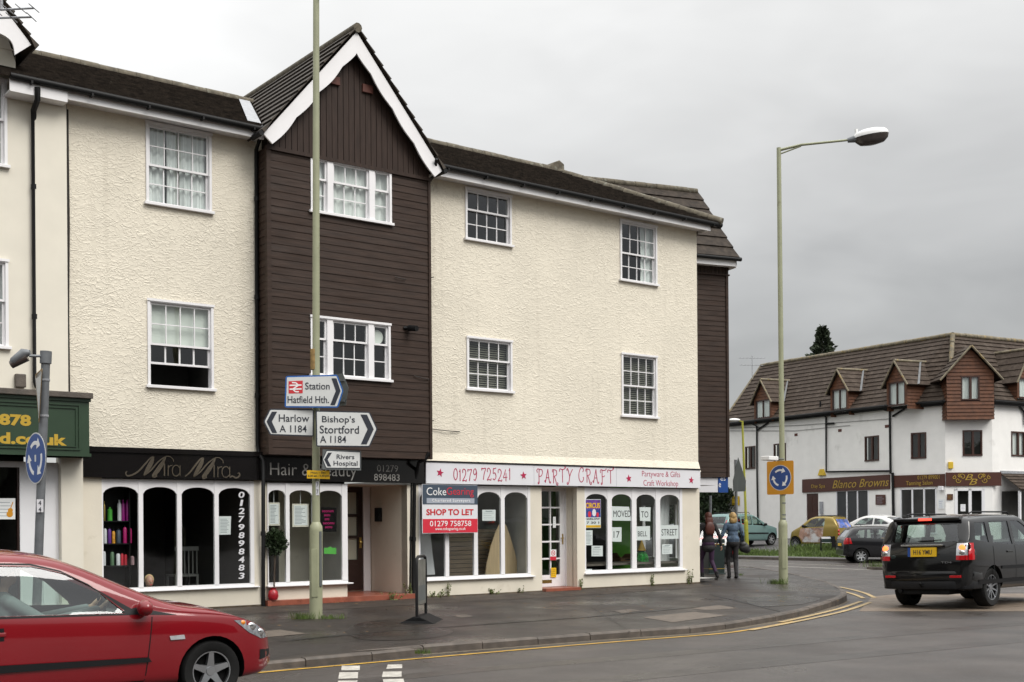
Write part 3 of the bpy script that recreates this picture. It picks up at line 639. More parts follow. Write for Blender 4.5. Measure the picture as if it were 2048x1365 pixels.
f = lambda x, y: F.z(x, y)
def opn(xs): return [(U(a), U(b)) for a, b in xs]
s1 = shopfront(bld, opn([(205.5, 276.3), (285.5, 353.4), (362.5, 428), (436.5, 499.5)]), MU0, MU1, zt, f(240, 973.5), f(207, 988), zg, zsl)
s2 = shopfront(bld, opn([(536, 570.5), (578, 624.5), (634, 683)]), HU0, HU1, hz, f(600, 981), f(578, 992), hg, hs)
s3 = shopfront(bld, opn([(839, 889), (896.5, 946.5), (954, 1000.5), (1008, 1054)]), PA0, PA1, pz, f(1030, 985), f(1008, 998), pg, psl)
s4 = shopfront(bld, opn([(1170.3, 1213.5), (1222.3, 1262.5), (1271.5, 1310), (1319, 1358)]), PB0, PB1, pz, f(1290, 989.5), f(1272, 1001), bg_, bs_)
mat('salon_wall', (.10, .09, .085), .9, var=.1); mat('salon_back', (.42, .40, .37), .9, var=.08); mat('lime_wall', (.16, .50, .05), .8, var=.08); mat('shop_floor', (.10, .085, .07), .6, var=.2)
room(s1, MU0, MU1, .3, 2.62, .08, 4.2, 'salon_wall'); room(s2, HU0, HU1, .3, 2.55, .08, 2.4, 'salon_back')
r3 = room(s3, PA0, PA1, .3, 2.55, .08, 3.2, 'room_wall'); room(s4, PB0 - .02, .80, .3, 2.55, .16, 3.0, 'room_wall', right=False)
MB().box(F.u(1221, 1080, -1.9), F.u(1268, 1080, -1.9), 1.9, 1.98, .3, 2.54).build('partition', 'lime_wall', s4); MB().box(F.u(1150, 1080, -1.2), F.u(1217, 1080, -1.2), 1.2, 1.25, .3, 2.54).build('partition', 'black_plastic', s4)
# white inner window of the right shop and its drape
mb = MB(); mb.M = Matrix.Rotation(atan2(.965, .262), 4, 'Z')
for k in range(5): mb.box(.45 + k * .56, .51 + k * .56, -.03, .05, .72, 2.36)
mb.box(.45, 2.75, -.04, .05, .70, .78); mb.box(.45, 2.75, -.03, .05, 2.1, 2.36); o = mb.build('side_window', 'white_paint', s4)
mb = MB(); mb.M = Matrix.Rotation(atan2(.965, .262), 4, 'Z'); mb.quad((.45, 0, .72), (2.75, 0, .72), (2.75, 0, 2.36), (.45, 0, 2.36)); s4g = mb.build('side_pane', 'shop_glass', s4, recalc=False)
mb = MB(); cloth(mb, PB1 - .42, PB1 - .06, .72, 2.3, .35, .03, .11); mb.build('curtain', 'drape', s4, smooth=60, recalc=False)
mb = MB(); mb.box(U(849), U(851), .5, .53, .7, 1.9); mb.build('inner_frame', 'white_paint', s3)
# door of the salon, deep in its porch
du1 = -8.40; du0 = -9.22; y = RD - .05; mb = MB(); mb.box(du0, du1, y, y + .05, .33, .95); mb.box(du0, du1, y, y + .05, 2.32, 2.43)
for a, b in ((du0, du0 + .12), (du1 - .12, du1), ((du0 + du1) / 2 - .03, (du0 + du1) / 2 + .03)): mb.box(a, b, y, y + .05, .95, 2.32)
for z in (1.38, 1.82): mb.box(du0, du1, y + .004, y + .05, z, z + .06)
mb.box(du0 + .14, du1 - .14, y - .012, y, .45, .85)
dr = mb.build('door', 'door_brown', bld); MB().quad((du0, y + .03, .95), (du1, y + .03, .95), (du1, y + .03, 2.32), (du0, y + .03, 2.32)).build('pane', 'glass', dr, recalc=False)
mb = MB(); cloth(mb, du0, du1, .95, 2.3, y + .06, .01); mb.build('curtain', 'drape', dr, recalc=False)
MB().box(du1 - .09, du1 - .04, y - .015, y, 1.18, 1.40).lathe([(.0, 0), (.03, .01), (.03, .04), (0, .05)], 10, (du1 - .065, y - .06, 1.3), 'y').build('handle', 'brass', dr)
MB().box(du1, RU - .02, y - .03, y + .08, .3, hz).build('door_frame', 'white_paint', bld)
u, z = RU - .02, f(745, 1018); mb = MB(); mb.box(RU - .09, RU - .002, .93, 1.09, 1.72, 2.0); mb.build('porch_lamp', 'black_plastic', bld, bevel=.01)
mb = MB(); mb.box(HU0 - .06, U(824), -.14, .2, .20, .30); mb.box(HU1, RU, .2, RD, .2, .298); st = mb.build('porch_step', 'terracotta', bld, bevel=.006)
mat('yellow_brick', (.19, .135, .06), .7, var=.4, vs=9, bump=.3)
mb = MB(); k = HU0 - .05
while k < U(822): mb.box(k, min(k + .205, U(822)), -.125, -.02, .12, .197); k += .215
mb.build('step_brick', 'yellow_brick', st, bevel=.005)
# door of the right shop
a, b = F.u(1083, 1100, -PD), F.u(1127, 1100, -PD); dz0, dz1 = F.z(1127, 1172, -PD), F.z(1127, 980, -PD); a = b - .80; y = PD - .04
mb = MB(); mb.box(a, b, y, y + .045, dz0, dz0 + .22)
for i in range(3):
    x = a + .10 + i * ((b - a - .2 - .03) / 2) - (.1 if i == 0 else 0); mb.box(x, x + (.13 if i == 0 else .13 if i == 2 else .03), y, y + .045, dz0 + .22, dz1)
for i in range(6): z = dz0 + .22 + (dz1 - dz0 - .26) * i / 5; mb.box(a, b, y + .003, y + .042, z, z + (.035 if i < 5 else .09))
dr = mb.build('door', 'white_paint', bld); MB().quad((a, y + .02, dz0 + .2), (b, y + .02, dz0 + .2), (b, y + .02, dz1), (a, y + .02, dz1)).build('pane', 'shop_glass', dr, recalc=False)
mb = MB(); mb.box(b - .075, b - .045, y - .012, y, dz0 + .92, dz0 + 1.15); mb.tube([(b - .06, y - .01, dz0 + 1.06), (b - .06, y - .05, dz0 + 1.06), (b - .15, y - .05, dz0 + 1.055)], .010, 8); mb.build('handle', 'brass', dr)
MB().box(a + .12, a + .42, y - .008, y, dz0 + .08, dz0 + .15).build('letter_plate', 'brass', dr)
MB().box(b, b + .05, y - .05, y + .08, dz0 - .02, pz).box(a - .04, a, y - .05, y + .08, dz0 - .02, pz).box(a, b, y - .05, y + .08, dz1 + .005, pz).build('door_frame', 'white_paint', bld)
mat('lime_dark', (.045, .13, .02), .8, var=.2); room(dr, a, b, .3, 2.5, y + .3, 3.0, 'lime_dark')
MB().box(PR0, PR1, -.16, PD, .16, dz0 - .005).build('door_step', 'terracotta', bld, bevel=.008)
# --- bay over the side street, set behind the corner
RF = Frame(5.83, 32.5, 22.3); RM = F.M.inverted() @ RF.M
mb = MB(); mb.M = RM; clad(mb, -3.4, -.03, 2.86, 8.28, 0); mb.box(-.05, .02, -.04, .03, 2.86, 8.5); mb.box(-3.4, .06, -.05, .02, 8.27, 8.31)
clad(mb, 0, 3.3, 2.86, 8.5, 0, ax=lambda u, y, z: (-y, u, z)); mb.quad((-3.4, 0, 2.86), (0, 0, 2.86), (0, 3.3, 2.86), (-3.4, 3.3, 2.86)); mb.quad((0, 0, 8.5), (0, 3.3, 8.5), (0, 1.65, 11.0)); mb.quad((-3.4, 3.3, 2.86), (0, 3.3, 2.86), (0, 3.3, 8.5), (-3.4, 3.3, 8.5))
u = -3.4
while u < -.06: mb.box(u, u + .10, -.02, 0, 8.31, 8.55); u += .112
mb.build('bay_cladding', 'brown_board', bld, recalc=False)
mb = MB(); mb.M = RM; slope(mb, (-3.6, -.42, 8.68), (.12, -.42, 8.68), (.12, 1.65, 10.97), (-3.6, 1.65, 10.97), 7, .035, .05); slope(mb, (.12, 3.7, 8.68), (-3.6, 3.7, 8.68), (-3.6, 1.65, 10.97), (.12, 1.65, 10.97), 7, .05, .06); mb.build('bay_roof', 'roof_tile', bld, recalc=False)
mb = MB(); mb.M = RM; mb.box(-3.4, .10, -.33, -.30, 8.47, 8.64); mb.box(-3.4, .08, -.30, 0, 8.50, 8.52); mb.box(.07, .10, -.33, .1, 8.44, 8.6); mb.build('fascia_board', 'white_paint', bld)
mb = MB(); mb.M = RM; mb.tube([(-3.4, -.40, 8.66), (.19, -.40, 8.65)], .055, 10); mb.build('gutter', 'black_plastic', bld, smooth=40)
mb = MB(); mb.M = RM
for i in range(11): mb.tube([(-3.55 + i * .33, 1.65, 10.97), (-3.55 + i * .33 + .32, 1.65, 10.97)], R.uniform(.09, .1), 8)
mb.build('ridge_tiles', 'ridge_tile', bld, smooth=50)
# bottom board ends under the left eaves and expansion strip between the two buildings
mb = MB(); mb.tube([(UL - .0, -.02, 2.9), (UL - .01, -.02, 5.2), (UL + .01, -.02, 6.6), (UL, -.02, 8.5)], .022, 6); mb.build('joint_strip', 'soffit_dark', bld)
# ================================================================ LEFT NEIGHBOUR
nb = thing('cream_building', 'smooth cream building with white barge boards and green shop fascia at left edge', 'building', F.M)
mb = MB(); LW = [pxrect(-40, 150, 14.5, 338), pxrect(-45, 514, 17, 700)]
wall(mb, -18.6, -15.30, 3.3, 8.9, LW); mb.box(-15.30, -14.80, -.11, .1, 3.3, 8.6)
gu = F.px(-75, 110, .02)[0]; mb.quad((-18.6, -.0, 8.9), (F.u(31, 120), -.0, 8.9), (F.u(31, 120), 0, 9.1), (gu, 0, 11.6), (-18.6, 0, 11.6))
mb.quad((F.u(31, 120), 0, 8.6), (F.u(31, 120), 3, 8.6), (F.u(31, 120), 3, 9.2), (F.u(31, 120), 0, 9.2)); mb.box(-18.6, F.u(30, 120), -.012, 0, F.z(15, 97) - .02, F.z(15, 97)); mb.box(-18.6, F.u(30, 160), -.012, 0, F.z(15, 155) - .02, F.z(15, 155))
u0_, u1_ = F.u(116.5), F.u(160); mb.box(u0_, u1_, -.16, .1, .05, 3.0); mb.box(-18.6, F.u(0), -.1, .1, .05, .6); mb.box(u1_, U(160), .0, .1, .05, 3.)
mb.build('wall', 'cream_paint', nb, recalc=False)
for w in LW: sash(nb, *w, 0, one(4, 1, 2), .45, 'net')
ft = F.px(62, 106, .45); ap = F.px(-75, -92, .45); half = ft[0] - ap[0]
mb = MB(); barge(mb, ap[0], ap[1], half, ft[1] + .12, -.47, .33, .09); mb.build('barge_board', 'white_paint', nb)
mb = MB()
for s in (-1, 1): slope(mb, (ap[0] + s * (half + .08), -.52, ft[1] + .1), (ap[0] + s * (half + .08), 6, ft[1] + .1), (ap[0], 6, ap[1] + .14), (ap[0], -.52, ap[1] + .14), 9, .04, .05)
mb.build('gable_roof', 'roof_tile_ribbed', nb, recalc=False)
mb = MB(); mb.box(-15.75, -14.86, -.37, -.34, 8.50, 8.70); mb.box(-15.75, -14.86, -.34, .0, 8.50, 8.53); mb.build('fascia_board', 'white_paint', nb)
pipe([(75, 175, .40), (75, 200, .38), (67, 222, .12), (68, 245, .06), (71.5, 764, .06), (75, 774, .1)], 0, .045).parent = nb
a = F.px(30, 748, .05); b = F.px(51, 776, .05); MB().box(a[0], b[0], -.10, 0, b[1], a[1]).build('alarm_box', 'kerb_stone', nb, bevel=.015)
mat('upvc', (.74, .74, .76), .35, var=.02)
mb = MB(); x0, x1 = F.u(38), F.u(116.5); zt = F.z(70, 925); mb.box(x0, F.u(66), -.05, .05, .05, zt); mb.box(F.u(66), x1, -.02, .05, .05, zt); mb.box(F.u(84), F.u(87), -.04, -.02, .05, F.z(85, 940)); mb.box(F.u(86), x1 - .05, -.035, -.02, .05, F.z(100, 968)); mb.box(-18.6, x0, -.05, .05, F.z(20, 935), zt); mb.build('door_frame', 'upvc', nb, bevel=.004)
dr = MB().box(F.u(34), F.u(39.5), -.02, .05, .05, F.z(20, 935)).build('door', 'door_brown', nb); MB().quad((-18, .0, .05), (F.u(37), .0, .05), (F.u(37), .0, F.z(20, 935)), (-18, .0, F.z(20, 935))).build('pane', 'shop_glass', dr, recalc=False)
room(nb, -18.6, x0 + .1, .05, 2.9, .08, 3.5)
# ================================================================ WHITE BUILDING ACROSS THE SIDE ROAD
mat('white_masonry', (.81, .80, .775), .7, var=.04, vs=2, bump=.5, bs=14, dirt=(.60, .59, .56), ds=.8, dmin=.6)
mat('far_tile', (.052, .038, .029), .85, var=.3, vs=9, bump=.4, bs=14, stretch=(1, 1, 1), dirt=(.085, .066, .052), ds=2.5, dmin=.5, spec=.25)
mat('far_verge', (.17, .145, .10), .8, var=.4, vs=5, dirt=(.30, .2, .05), ds=4)
mat('tile_hanging', (.10, .036, .014), .7, var=.35, vs=5, bump=.3, bs=14)
mat('window_brown', (.045, .016, .010), .4, var=.15)
mat('lead_dark', (.13, .135, .14), .6, var=.2)
mat('plate_far', (.2, .2, .2), .6, var=0)
mat('dark_panel', (.035, .037, .04), .3, var=.1)
wb = thing('white_building', 'white painted corner building with brown tiled roof, dormers and a salon below', 'building', Matrix.Translation((18.5, 59, .6)))
WI = wb.matrix_world.inverted()
FA = Frame(12.904, 72, -66.58); FB = Frame(18.535, 59, -44.04); FC = Frame(20.5, 57.1, -1.3); FD = Frame(22.70, 57.05, 33)
def B_(Fr): m = MB(); m.M = WI @ Fr.M; return m
LA, LB, LC, LD = 14.17, 2.733, 2.20, 9.
def casement(Fr, x0, y0, x1, y1, n=0., lights=2, dress=None, sill=True, mt='window_brown', dark=True):
    u0, u1, z0, z1 = pxrect(x0, y0, x1, y1, n, Fr); y = -n; mb = B_(Fr); c = .07
    mb.box(u0, u1, y - .03, y + .06, z1 - c, z1); mb.box(u0, u1, y - .05, y + .06, z0, z0 + c)
    for i in range(lights + 1): x = u0 + (u1 - u0 - c) * i / lights; mb.box(x, x + c * (1.5 if 0 < i < lights else 1), y - .028, y + .06, z0 + c, z1 - c)
    o = mb.build('window', mt, wb); mb = B_(Fr); mb.quad((u0, y + .02, z0), (u1, y + .02, z0), (u1, y + .02, z1), (u0, y + .02, z1)); mb.build('pane', 'glass', o, recalc=False)
    mb = B_(Fr)
    if dress: cloth(mb, u0 + .05, u1 - .05, z0 + .05, z1 - .05, y + .10, .02, .2); mb.build('curtain', 'net_curtain', o, recalc=False, smooth=60)
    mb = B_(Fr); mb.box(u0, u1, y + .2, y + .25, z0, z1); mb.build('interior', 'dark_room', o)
    return (u0, u1, z0, z1)
wa = [casement(FA, 1490.8, 894, 1511.4, 937.5), casement(FA, 1547.7, 888.6, 1572.3, 931), casement(FA, 1729.8, 873.8, 1758.5, 921.5)]
w_b = [casement(FB, 1822, 866.5, 1853, 917)]; w_c = [casement(FC, 1925, 861, 1964.6, 912)]; w_d = [casement(FD, 2022, 862.8, 2062, 914, lights=3, dress=True)]
gA = pxrect(1672, 982, 1738.5, 1060, 0, FA); gA = (gA[0], gA[1], .7, gA[3]); dA = pxrect(1613, 988, 1637, 1060, 0, FA); dA = (dA[0], dA[1], .3, dA[3])
gB = pxrect(1800, 978, 1874, 1062, 0, FB); gB = (gB[0], min(gB[1], LB - .3), 1.0, gB[3]); dC = pxrect(1909, 978, 1969, 1060, 0, FC); dC = (dC[0], dC[1], .4, dC[3])
ZW = 7.35
for Fr, L_, hs in ((FA, LA, wa + [gA, dA]), (FB, LB, w_b + [gB]), (FC, LC, w_c + [dC]), (FD, LD, w_d)):
    mb = B_(Fr); wall(mb, 0, L_, 0, ZW, hs); mb.build('wall', 'white_masonry', wb, recalc=False)
mb = B_(FA); mb.quad((0, 0, 0), (0, 7, 0), (0, 7, 7.4), (0, 2.5, 11.0), (0, 0, 7.4)); mb.build('end_wall', 'white_masonry', wb, recalc=False)
bend = FA.M @ Vector((15.7, 2.5, 10.60))
def W2(Fr, u, y, z): return WI @ (Fr.M @ Vector((u, y, z)))
bl = WI @ bend; eo = -.32
mb = MB(); eA0, eA1 = W2(FA, -.12, eo, 7.50), W2(FA, LA + .05, eo, 7.28)
slope(mb, eA0, eA1, bl, W2(FA, -.12, 2.5, 11.06), 15, .04, .06)
eB, eC = W2(FB, LB + .1, eo, 7.28), W2(FC, LC + .05, eo, 7.28)
slope(mb, eA1, eB, bl, bl + Vector((-.02, 0, 0)), 15, .05, .06); slope(mb, eB, eC, bl + Vector((.02, 0, 0)), bl, 15, .05, .06)
rD = bl + (FD.e * 9.5) + Vector((0, 0, .15)); eD = W2(FD, LD, eo, 7.32); slope(mb, eC, eD, rD, bl, 15, .05, .06)
mb.build('roof', 'far_tile', wb, recalc=False)
mb = MB(); r0 = W2(FA, -.12, 2.5, 11.08)
for a, b in ((r0, bl + Vector((0, 0, .05))), (bl + Vector((0, 0, .05)), rD + Vector((0, 0, .05))), (bl + Vector((0, 0, .04)), eB.lerp(bl, .45) + Vector((.1, -.1, .08)))):
    k = int((b - a).length / .45)
    for i in range(k): mb.tube([a.lerp(b, i / k), a.lerp(b, (i + .96) / k)], R.uniform(.10, .12), 8)
mb.tube([eA0 + Vector((0, 0, .05)), r0], .07, 6); mb.build('ridge_tiles', 'far_verge', wb, smooth=50)
mb = MB()
for p, q in ((eA0, eA1), (eA1, eB), (eB, eC), (eC, eD)): o = Vector((-.06, -.06, -.05)); mb.tube([p + o, q + o], .06, 8); mb.quad(p + Vector((.05, .05, -.04)), q + Vector((.05, .05, -.04)), q + Vector((.12, .12, -.22)), p + Vector((.12, .12, -.22)))
mb.build('gutter', 'black_plastic', wb, smooth=40)
def dormer(Fr, xl, xr, yb, ye, xa, ya, n=.36, back=2.2, win=True, label=None):
    u0, u1 = Fr.u(xl, (yb + ye) / 2, n), Fr.u(xr, (yb + ye) / 2, n); xm = (xl + xr) / 2; z0, z1, za = Fr.z(xm, yb, n), Fr.z(xm, ye, n), Fr.z(xa, ya, n); um = (u0 + u1) / 2; y = -n
    mb = B_(Fr); z = z1
    while z < za - .06:                                          # tile-hung gable
        t = min(za, z + .16); h = lambda q: (u1 - u0 + .1) / 2 * (za - q) / (za - z1); a, b = h(z), h(t)
        mb.add([(um - a, y - .03, z), (um + a, y - .03, z), (um + b, y - .005, t), (um - b, y - .005, t)], [(0, 1, 2, 3)]); z = t
    mb.box(u0, u0 + .12, y - .02, y + .1, z0, z1); mb.box(u1 - .12, u1, y - .02, y + .1, z0, z1)
    for u in (u0 + .01, u1 - .01):
        z = z0 - .2
        while z < z1: s = 1 if u > um else -1; mb.add([(u + s * .03, y, z), (u + s * .03, back, z), (u, back, z + .16), (u, y, z + .16)], [(0, 1, 2, 3)]); z += .16
    o = mb.build('dormer', 'tile_hanging', wb, recalc=False)
    if label: o['label'] = label
    mb = B_(Fr); c = .07; a, b = u0 + .12, u1 - .12; mb.box(a, b, y - .01, y + .06, z1 - c, z1); mb.box(a, b, y - .05, y + .06, z0, z0 + c)
    for x in (a, (a + b - c) / 2, b - c): mb.box(x, x + c, y - .008, y + .06, z0 + c, z1 - c)
    mb.build('window', 'window_brown', o); mb = B_(Fr); mb.quad((a, y + .02, z0), (b, y + .02, z0), (b, y + .02, z1), (a, y + .02, z1)); mb.build('pane', 'glass', o, recalc=False)
    mb = B_(Fr); cloth(mb, a, b, z0, z1, y + .1, .02, .2); mb.box(a, b, y + .14, y + .2, z0, z1); mb.build('curtain', 'net_curtain', o, recalc=False)
    mb = B_(Fr); ov = .22; dz = ov * (za - z1) / ((u1 - u0) / 2)
    for s in (-1, 1): e = um + s * ((u1 - u0) / 2 + ov); slope(mb, (e, y - .16, z1 - dz + .06), (e, back, z1 - dz + .06), (um, back, za + .10), (um, y - .16, za + .10), 5, .035, .04)
    mb.build('dormer_roof', 'far_tile', o, recalc=False)
    mb = B_(Fr)
    for s in (-1, 1): e = um + s * ((u1 - u0) / 2 + ov); mb.tube([(e, y - .17, z1 - dz + .05), (um, y - .17, za + .09)], .045, 6)
    mb.tube([(um, y - .16, za + .13), (um, back, za + .13)], .07, 8); mb.build('verge', 'far_verge', o, smooth=50)
    mb = B_(Fr); e = um + ((u1 - u0) / 2 + ov); zr0, zr1 = (7.50, 11.06) if Fr is FA else (7.30, 10.7); ym = lambda z: -.32 + (z - zr0 - .05) * 2.82 / (zr1 - zr0)
    za_, zb__ = z1 - dz + .06, za + .10; mb.quad((e + .02, ym(za_) - .05, za_ + .03), (e + .07, ym(za_) + .05, za_ + .06), (um + .06, ym(zb__) + .03, zb__ + .06), (um + .02, ym(zb__) - .05, zb__ + .03)); mb.build('flashing', 'lead_dark', o, recalc=False)
for q in ((1509, 1543, 838, 800, 1525, 764), (1661.5, 1697, 824.6, 778, 1676, 744), (1774, 1814, 812, 764, 1792, 727)): dormer(FA, *q)
dormer(FD, 2034, 2076, 798, 757, 2056, 704)
# the tile-hung corner bay
u0, u1, z0, z1 = pxrect(1892.5, 748, 1988, 838.5, .48, FC); za = FC.z(1938.5, 697, .48); um = (u0 + u1) / 2
bw = pxrect(1921, 752, 1959.4, 801, .48, FC)
mb = B_(FC); z = z0
def hw(q): return (u1 - u0) / 2 if q < z1 else (u1 - u0) / 2 * max(0.02, (za - q) / (za - z1))
while z < za - .03:
    t = min(za, z + .17); a, b = hw(z), hw(t); cuts = [(-a, a, -b, b)]
    if bw[2] < (z + t) / 2 < bw[3]: cuts = [(-a, bw[0] - um, -b, bw[0] - um), (bw[1] - um, a, bw[1] - um, b)]
    for l0, r0_, l1, r1 in cuts: mb.add([(um + l0, -.52, z), (um + r0_, -.52, z), (um + r1, -.485, t), (um + l1, -.485, t), (um + l0, -.48, z), (um + r0_, -.48, z)], [(0, 1, 2, 3), (0, 4, 5, 1)])
    if z < z1:
        for s in (-1, 1): e = um + s * (u1 - u0) / 2; mb.add([(e + s * .03, -.49, z), (e + s * .03, 1.6, z), (e, 1.6, t), (e, -.49, t)], [(0, 1, 2, 3)])
    z = t
mb.quad((u0, -.48, z0), (u1, -.48, z0), (u1, .0, z0), (u0, 0, z0)); cb = mb.build('corner_bay', 'tile_hanging', wb, recalc=False); cb['label'] = 'tile hung bay over the corner door'
o = casement(FC, 1921, 752, 1959.4, 801, .48, dress=True)
mb = B_(FC); ov = .36; dz = ov * (za - z1) / ((u1 - u0) / 2)
for s in (-1, 1): e = um + s * ((u1 - u0) / 2 + ov); slope(mb, (e, -.68, z1 - dz + .08), (e, 2.6, z1 - dz + .08), (um, 2.6, za + .12), (um, -.68, za + .12), 7, .04, .05)
mb.build('bay_roof', 'far_tile', wb, recalc=False)
mb = B_(FC)
for s in (-1, 1): e = um + s * ((u1 - u0) / 2 + ov); mb.tube([(e, -.70, z1 - dz + .06), (um, -.70, za + .10)], .05, 6)
mb.build('verge', 'far_verge', wb)
# ground floor of the white building
mb = B_(FA); mb.box(gA[0], gA[1], .02, .05, gA[2], gA[3]); o = mb.build('dark_window', 'dark_panel', wb)
mb = B_(FA)
for i in (0, 1, 2, 3): x = gA[0] + (gA[1] - gA[0] - .08) * i / 3; mb.box(x, x + .08, -.02, .04, gA[2], gA[3])
mb.box(gA[0], gA[1], -.02, .04, gA[3] - .05, gA[3]); mb.build('window_frame', 'upvc', o)
mb = B_(FA); mb.box(dA[0], dA[1], .03, .08, dA[2], dA[3])
for zz in (1.0, 1.55, 2.15, 2.6): mb.box(dA[0] + .15, (dA[0] + dA[1]) / 2 - .05, .02, .035, zz, zz + .38); mb.box((dA[0] + dA[1]) / 2 + .05, dA[1] - .15, .02, .035, zz, zz + .38)
o = mb.build('door', 'window_brown', wb); mb = B_(FA); mb.box(dA[1] - .2, dA[1] - .1, 0, .03, 1.55, 1.65); mb.build('handle', 'brass', o)
mb = B_(FA); u, z = FA.px(1644, 1015); mb.box(u - .12, u + .12, -.08, 0, z - .35, z + .3); mb.build('letter_box', 'lead_flashing', wb)
mb = B_(FB)
for i in range(4): x = gB[0] + (gB[1] - gB[0] - .07) * i / 3; mb.box(x, x + .07, -.02, .06, gB[2], gB[3])
mb.box(gB[0], gB[1], -.02, .06, gB[3] - .05, gB[3]); mb.box(gB[0], gB[1], -.03, .06, gB[2], gB[2] + .06); o = mb.build('shop_window', 'upvc', wb)
mb = B_(FB); mb.quad((gB[0], .02, gB[2]), (gB[1], .02, gB[2]), (gB[1], .02, gB[3]), (gB[0], .02, gB[3])); mb.build('pane', 'shop_glass', o, recalc=False)
mb = B_(FB); mb.M = WI @ FB.M; mb.box(gB[0] - .6, gB[1] + .1, 1.0, 1.05, .5, 3.3); mb.box(gB[0] - .02, gB[0], .08, 1.0, .5, 3.3); mb.box(gB[0], gB[1], .08, .4, 1.0, 1.62); mb.build('interior', 'salon_wall', o)
mb = B_(FC)
for x in (dC[0], dC[0] + (dC[1] - dC[0]) * .47, dC[1] - .12): mb.box(x, x + .14, -.02, .06, .4, dC[3])
mb.box(dC[0], dC[1], -.02, .06, dC[3] - .1, dC[3]); mb.box(dC[0], dC[1], -.015, .06, .4, .9); o = mb.build('door', 'upvc', wb)
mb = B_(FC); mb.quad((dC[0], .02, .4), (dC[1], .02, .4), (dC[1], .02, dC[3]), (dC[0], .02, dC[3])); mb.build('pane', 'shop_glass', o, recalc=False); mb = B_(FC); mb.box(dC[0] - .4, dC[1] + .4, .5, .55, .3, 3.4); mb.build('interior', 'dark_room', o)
# lean-to porch at the right
mb = B_(FD); a = FD.u(1998, 960, .0); slope(mb, (a + .1, -1.1, 3.05), (a + 7, -1.1, 3.05), (a + 7, 0, 3.85), (a + .1, 0, 3.85), 5, .04, .06); mb.build('porch_roof', 'far_tile', wb, recalc=False)
mb = B_(FD); mb.box(a + .1, a + 7, -.06, -.0, 3.85, 3.98); mb.build('flashing', 'lead_flashing', wb)
mb = B_(FD)
for k in range(5): mb.box(a + .15 + k * .85, a + .25 + k * .85, -1.0, -.9, .4, 3.0)
mb.box(a + .15, a + 7, -1.0, -.9, .4, 1.0); o = mb.build('shop_window', 'upvc', wb); mb = B_(FD); mb.quad((a + .2, -.95, 1), (a + 7, -.95, 1), (a + 7, -.95, 3), (a + .2, -.95, 3)); mb.build('pane', 'shop_glass', o, recalc=False)
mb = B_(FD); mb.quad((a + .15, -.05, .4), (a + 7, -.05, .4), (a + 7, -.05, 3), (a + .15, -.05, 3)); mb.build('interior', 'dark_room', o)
def pipeA(Fr, px, r=.05, n=.08):
    mb = B_(Fr); P = [(*Fr.px(x, y, n),) for x, y in px]; mb.tube([(p[0], -n, p[1]) for p in P], r, 8); return mb.build('downpipe', 'black_plastic', wb, smooth=40)
pipeA(FA, [(1503, 845), (1504, 848), (1513.5, 853), (1514, 950), (1516, 1060)]); pipeA(FA, [(1537, 842), (1536, 846), (1515, 860)])
pipeA(FA, [(1640.6, 803), (1641, 825), (1652, 835), (1652.3, 944), (1780, 942.5)]); pipeA(FA, [(1651, 848), (1668, 847)])
pipeA(FA, [(1768, 817), (1769, 820), (1779.5, 823), (1781, 948)], .055); pipeA(FB, [(1785, 946), (1786, 985), (1787.5, 1062)], .07); pipeA(FB, [(1811, 812), (1809, 818), (1785, 833)])
pipeA(FD, [(2040, 806), (2038, 812), (2048, 824), (2050, 850)])
for px in ([(1460, 857), (1600, 851), (1778, 838)], [(1460, 862), (1590, 862), (1700, 851)]):
    mb = B_(FA); P = [FA.px(x, y, .04) for x, y in px]; mb.tube([(p[0], -.04, p[1]) for p in P], .012, 5); mb.build('cable', 'plate_far', wb)
for x, y in ((1592.3, 870), (1680, 861.3), (1774, 853)): mb = B_(FA); u, z = FA.px(x, y); mb.box(u - .13, u + .13, -.02, .02, z - .07, z + .07); mb.build('airbrick', 'airbrick', wb)
mat('alarm_yellow', (.62, .42, .03), .4, var=.05)
mb = B_(FA); u, z = FA.px(1645.5, 945.5); mb.prism([(u - .3, z - .16), (u + .3, z - .16), (u + .12, z + .18), (u - .12, z + .18)], -.12, 0); mb.build('alarm_box', 'alarm_yellow', wb, bevel=.02)
mb = B_(FC); u, z = FC.px(1900.6, 931); mb.box(u - .11, u + .11, -.1, 0, z - .16, z + .16); mb.build('alarm_box', 'alarm_yellow', wb, bevel=.02)
mb = B_(FB); u, z = FB.px(1884, 977); mb.box(u - .1, u + .1, -.2, 0, z - .1, z + .1); mb.build('floodlight', 'upvc', wb, bevel=.02)
# aerial on the far roof
def aerial(name, label, base, h, arms, par=None):
    t = thing(name, label, 'aerial', Matrix.Translation(base)); MB().tube([(0, 0, 0), (0, 0, h)], .022, 6).build('mast', 'lead_flashing', t)
    for z, ang, L_, n in arms:
        mb = MB(); d = Vector((cos(ang), sin(ang), 0)); p = Vector((-d.y, d.x, 0)); c = Vector((0, 0, z)); mb.tube([c - d * L_ / 2, c + d * L_ / 2], .016, 6)
        for i in range(n): q = c + d * (L_ * (i / (n - 1) - .5)); w = .22 - .08 * i / n; mb.tube([q - p * w, q + p * w], .008, 5)
        mb.build('boom', 'lead_flashing', t)
    return t
b = FA.M @ Vector((.75, 2.0, 10.3)); p = atD(1504.5, 757, b.y); aerial('roof_aerial', 'thin double aerial on the left end of the far tiled roof', p, 1.35, [(1.2, .1, 1.5, 8), (.78, .2, 1.4, 7)])
p = atD(3, 20, F.M.to_translation().y - 11.0); aerial('roof_aerial', 'rusty aerial above the cream gable in the top left corner', p, 1.0, [(.0, -.1, 1.0, 6), (-.12, -.05, .9, 4)])
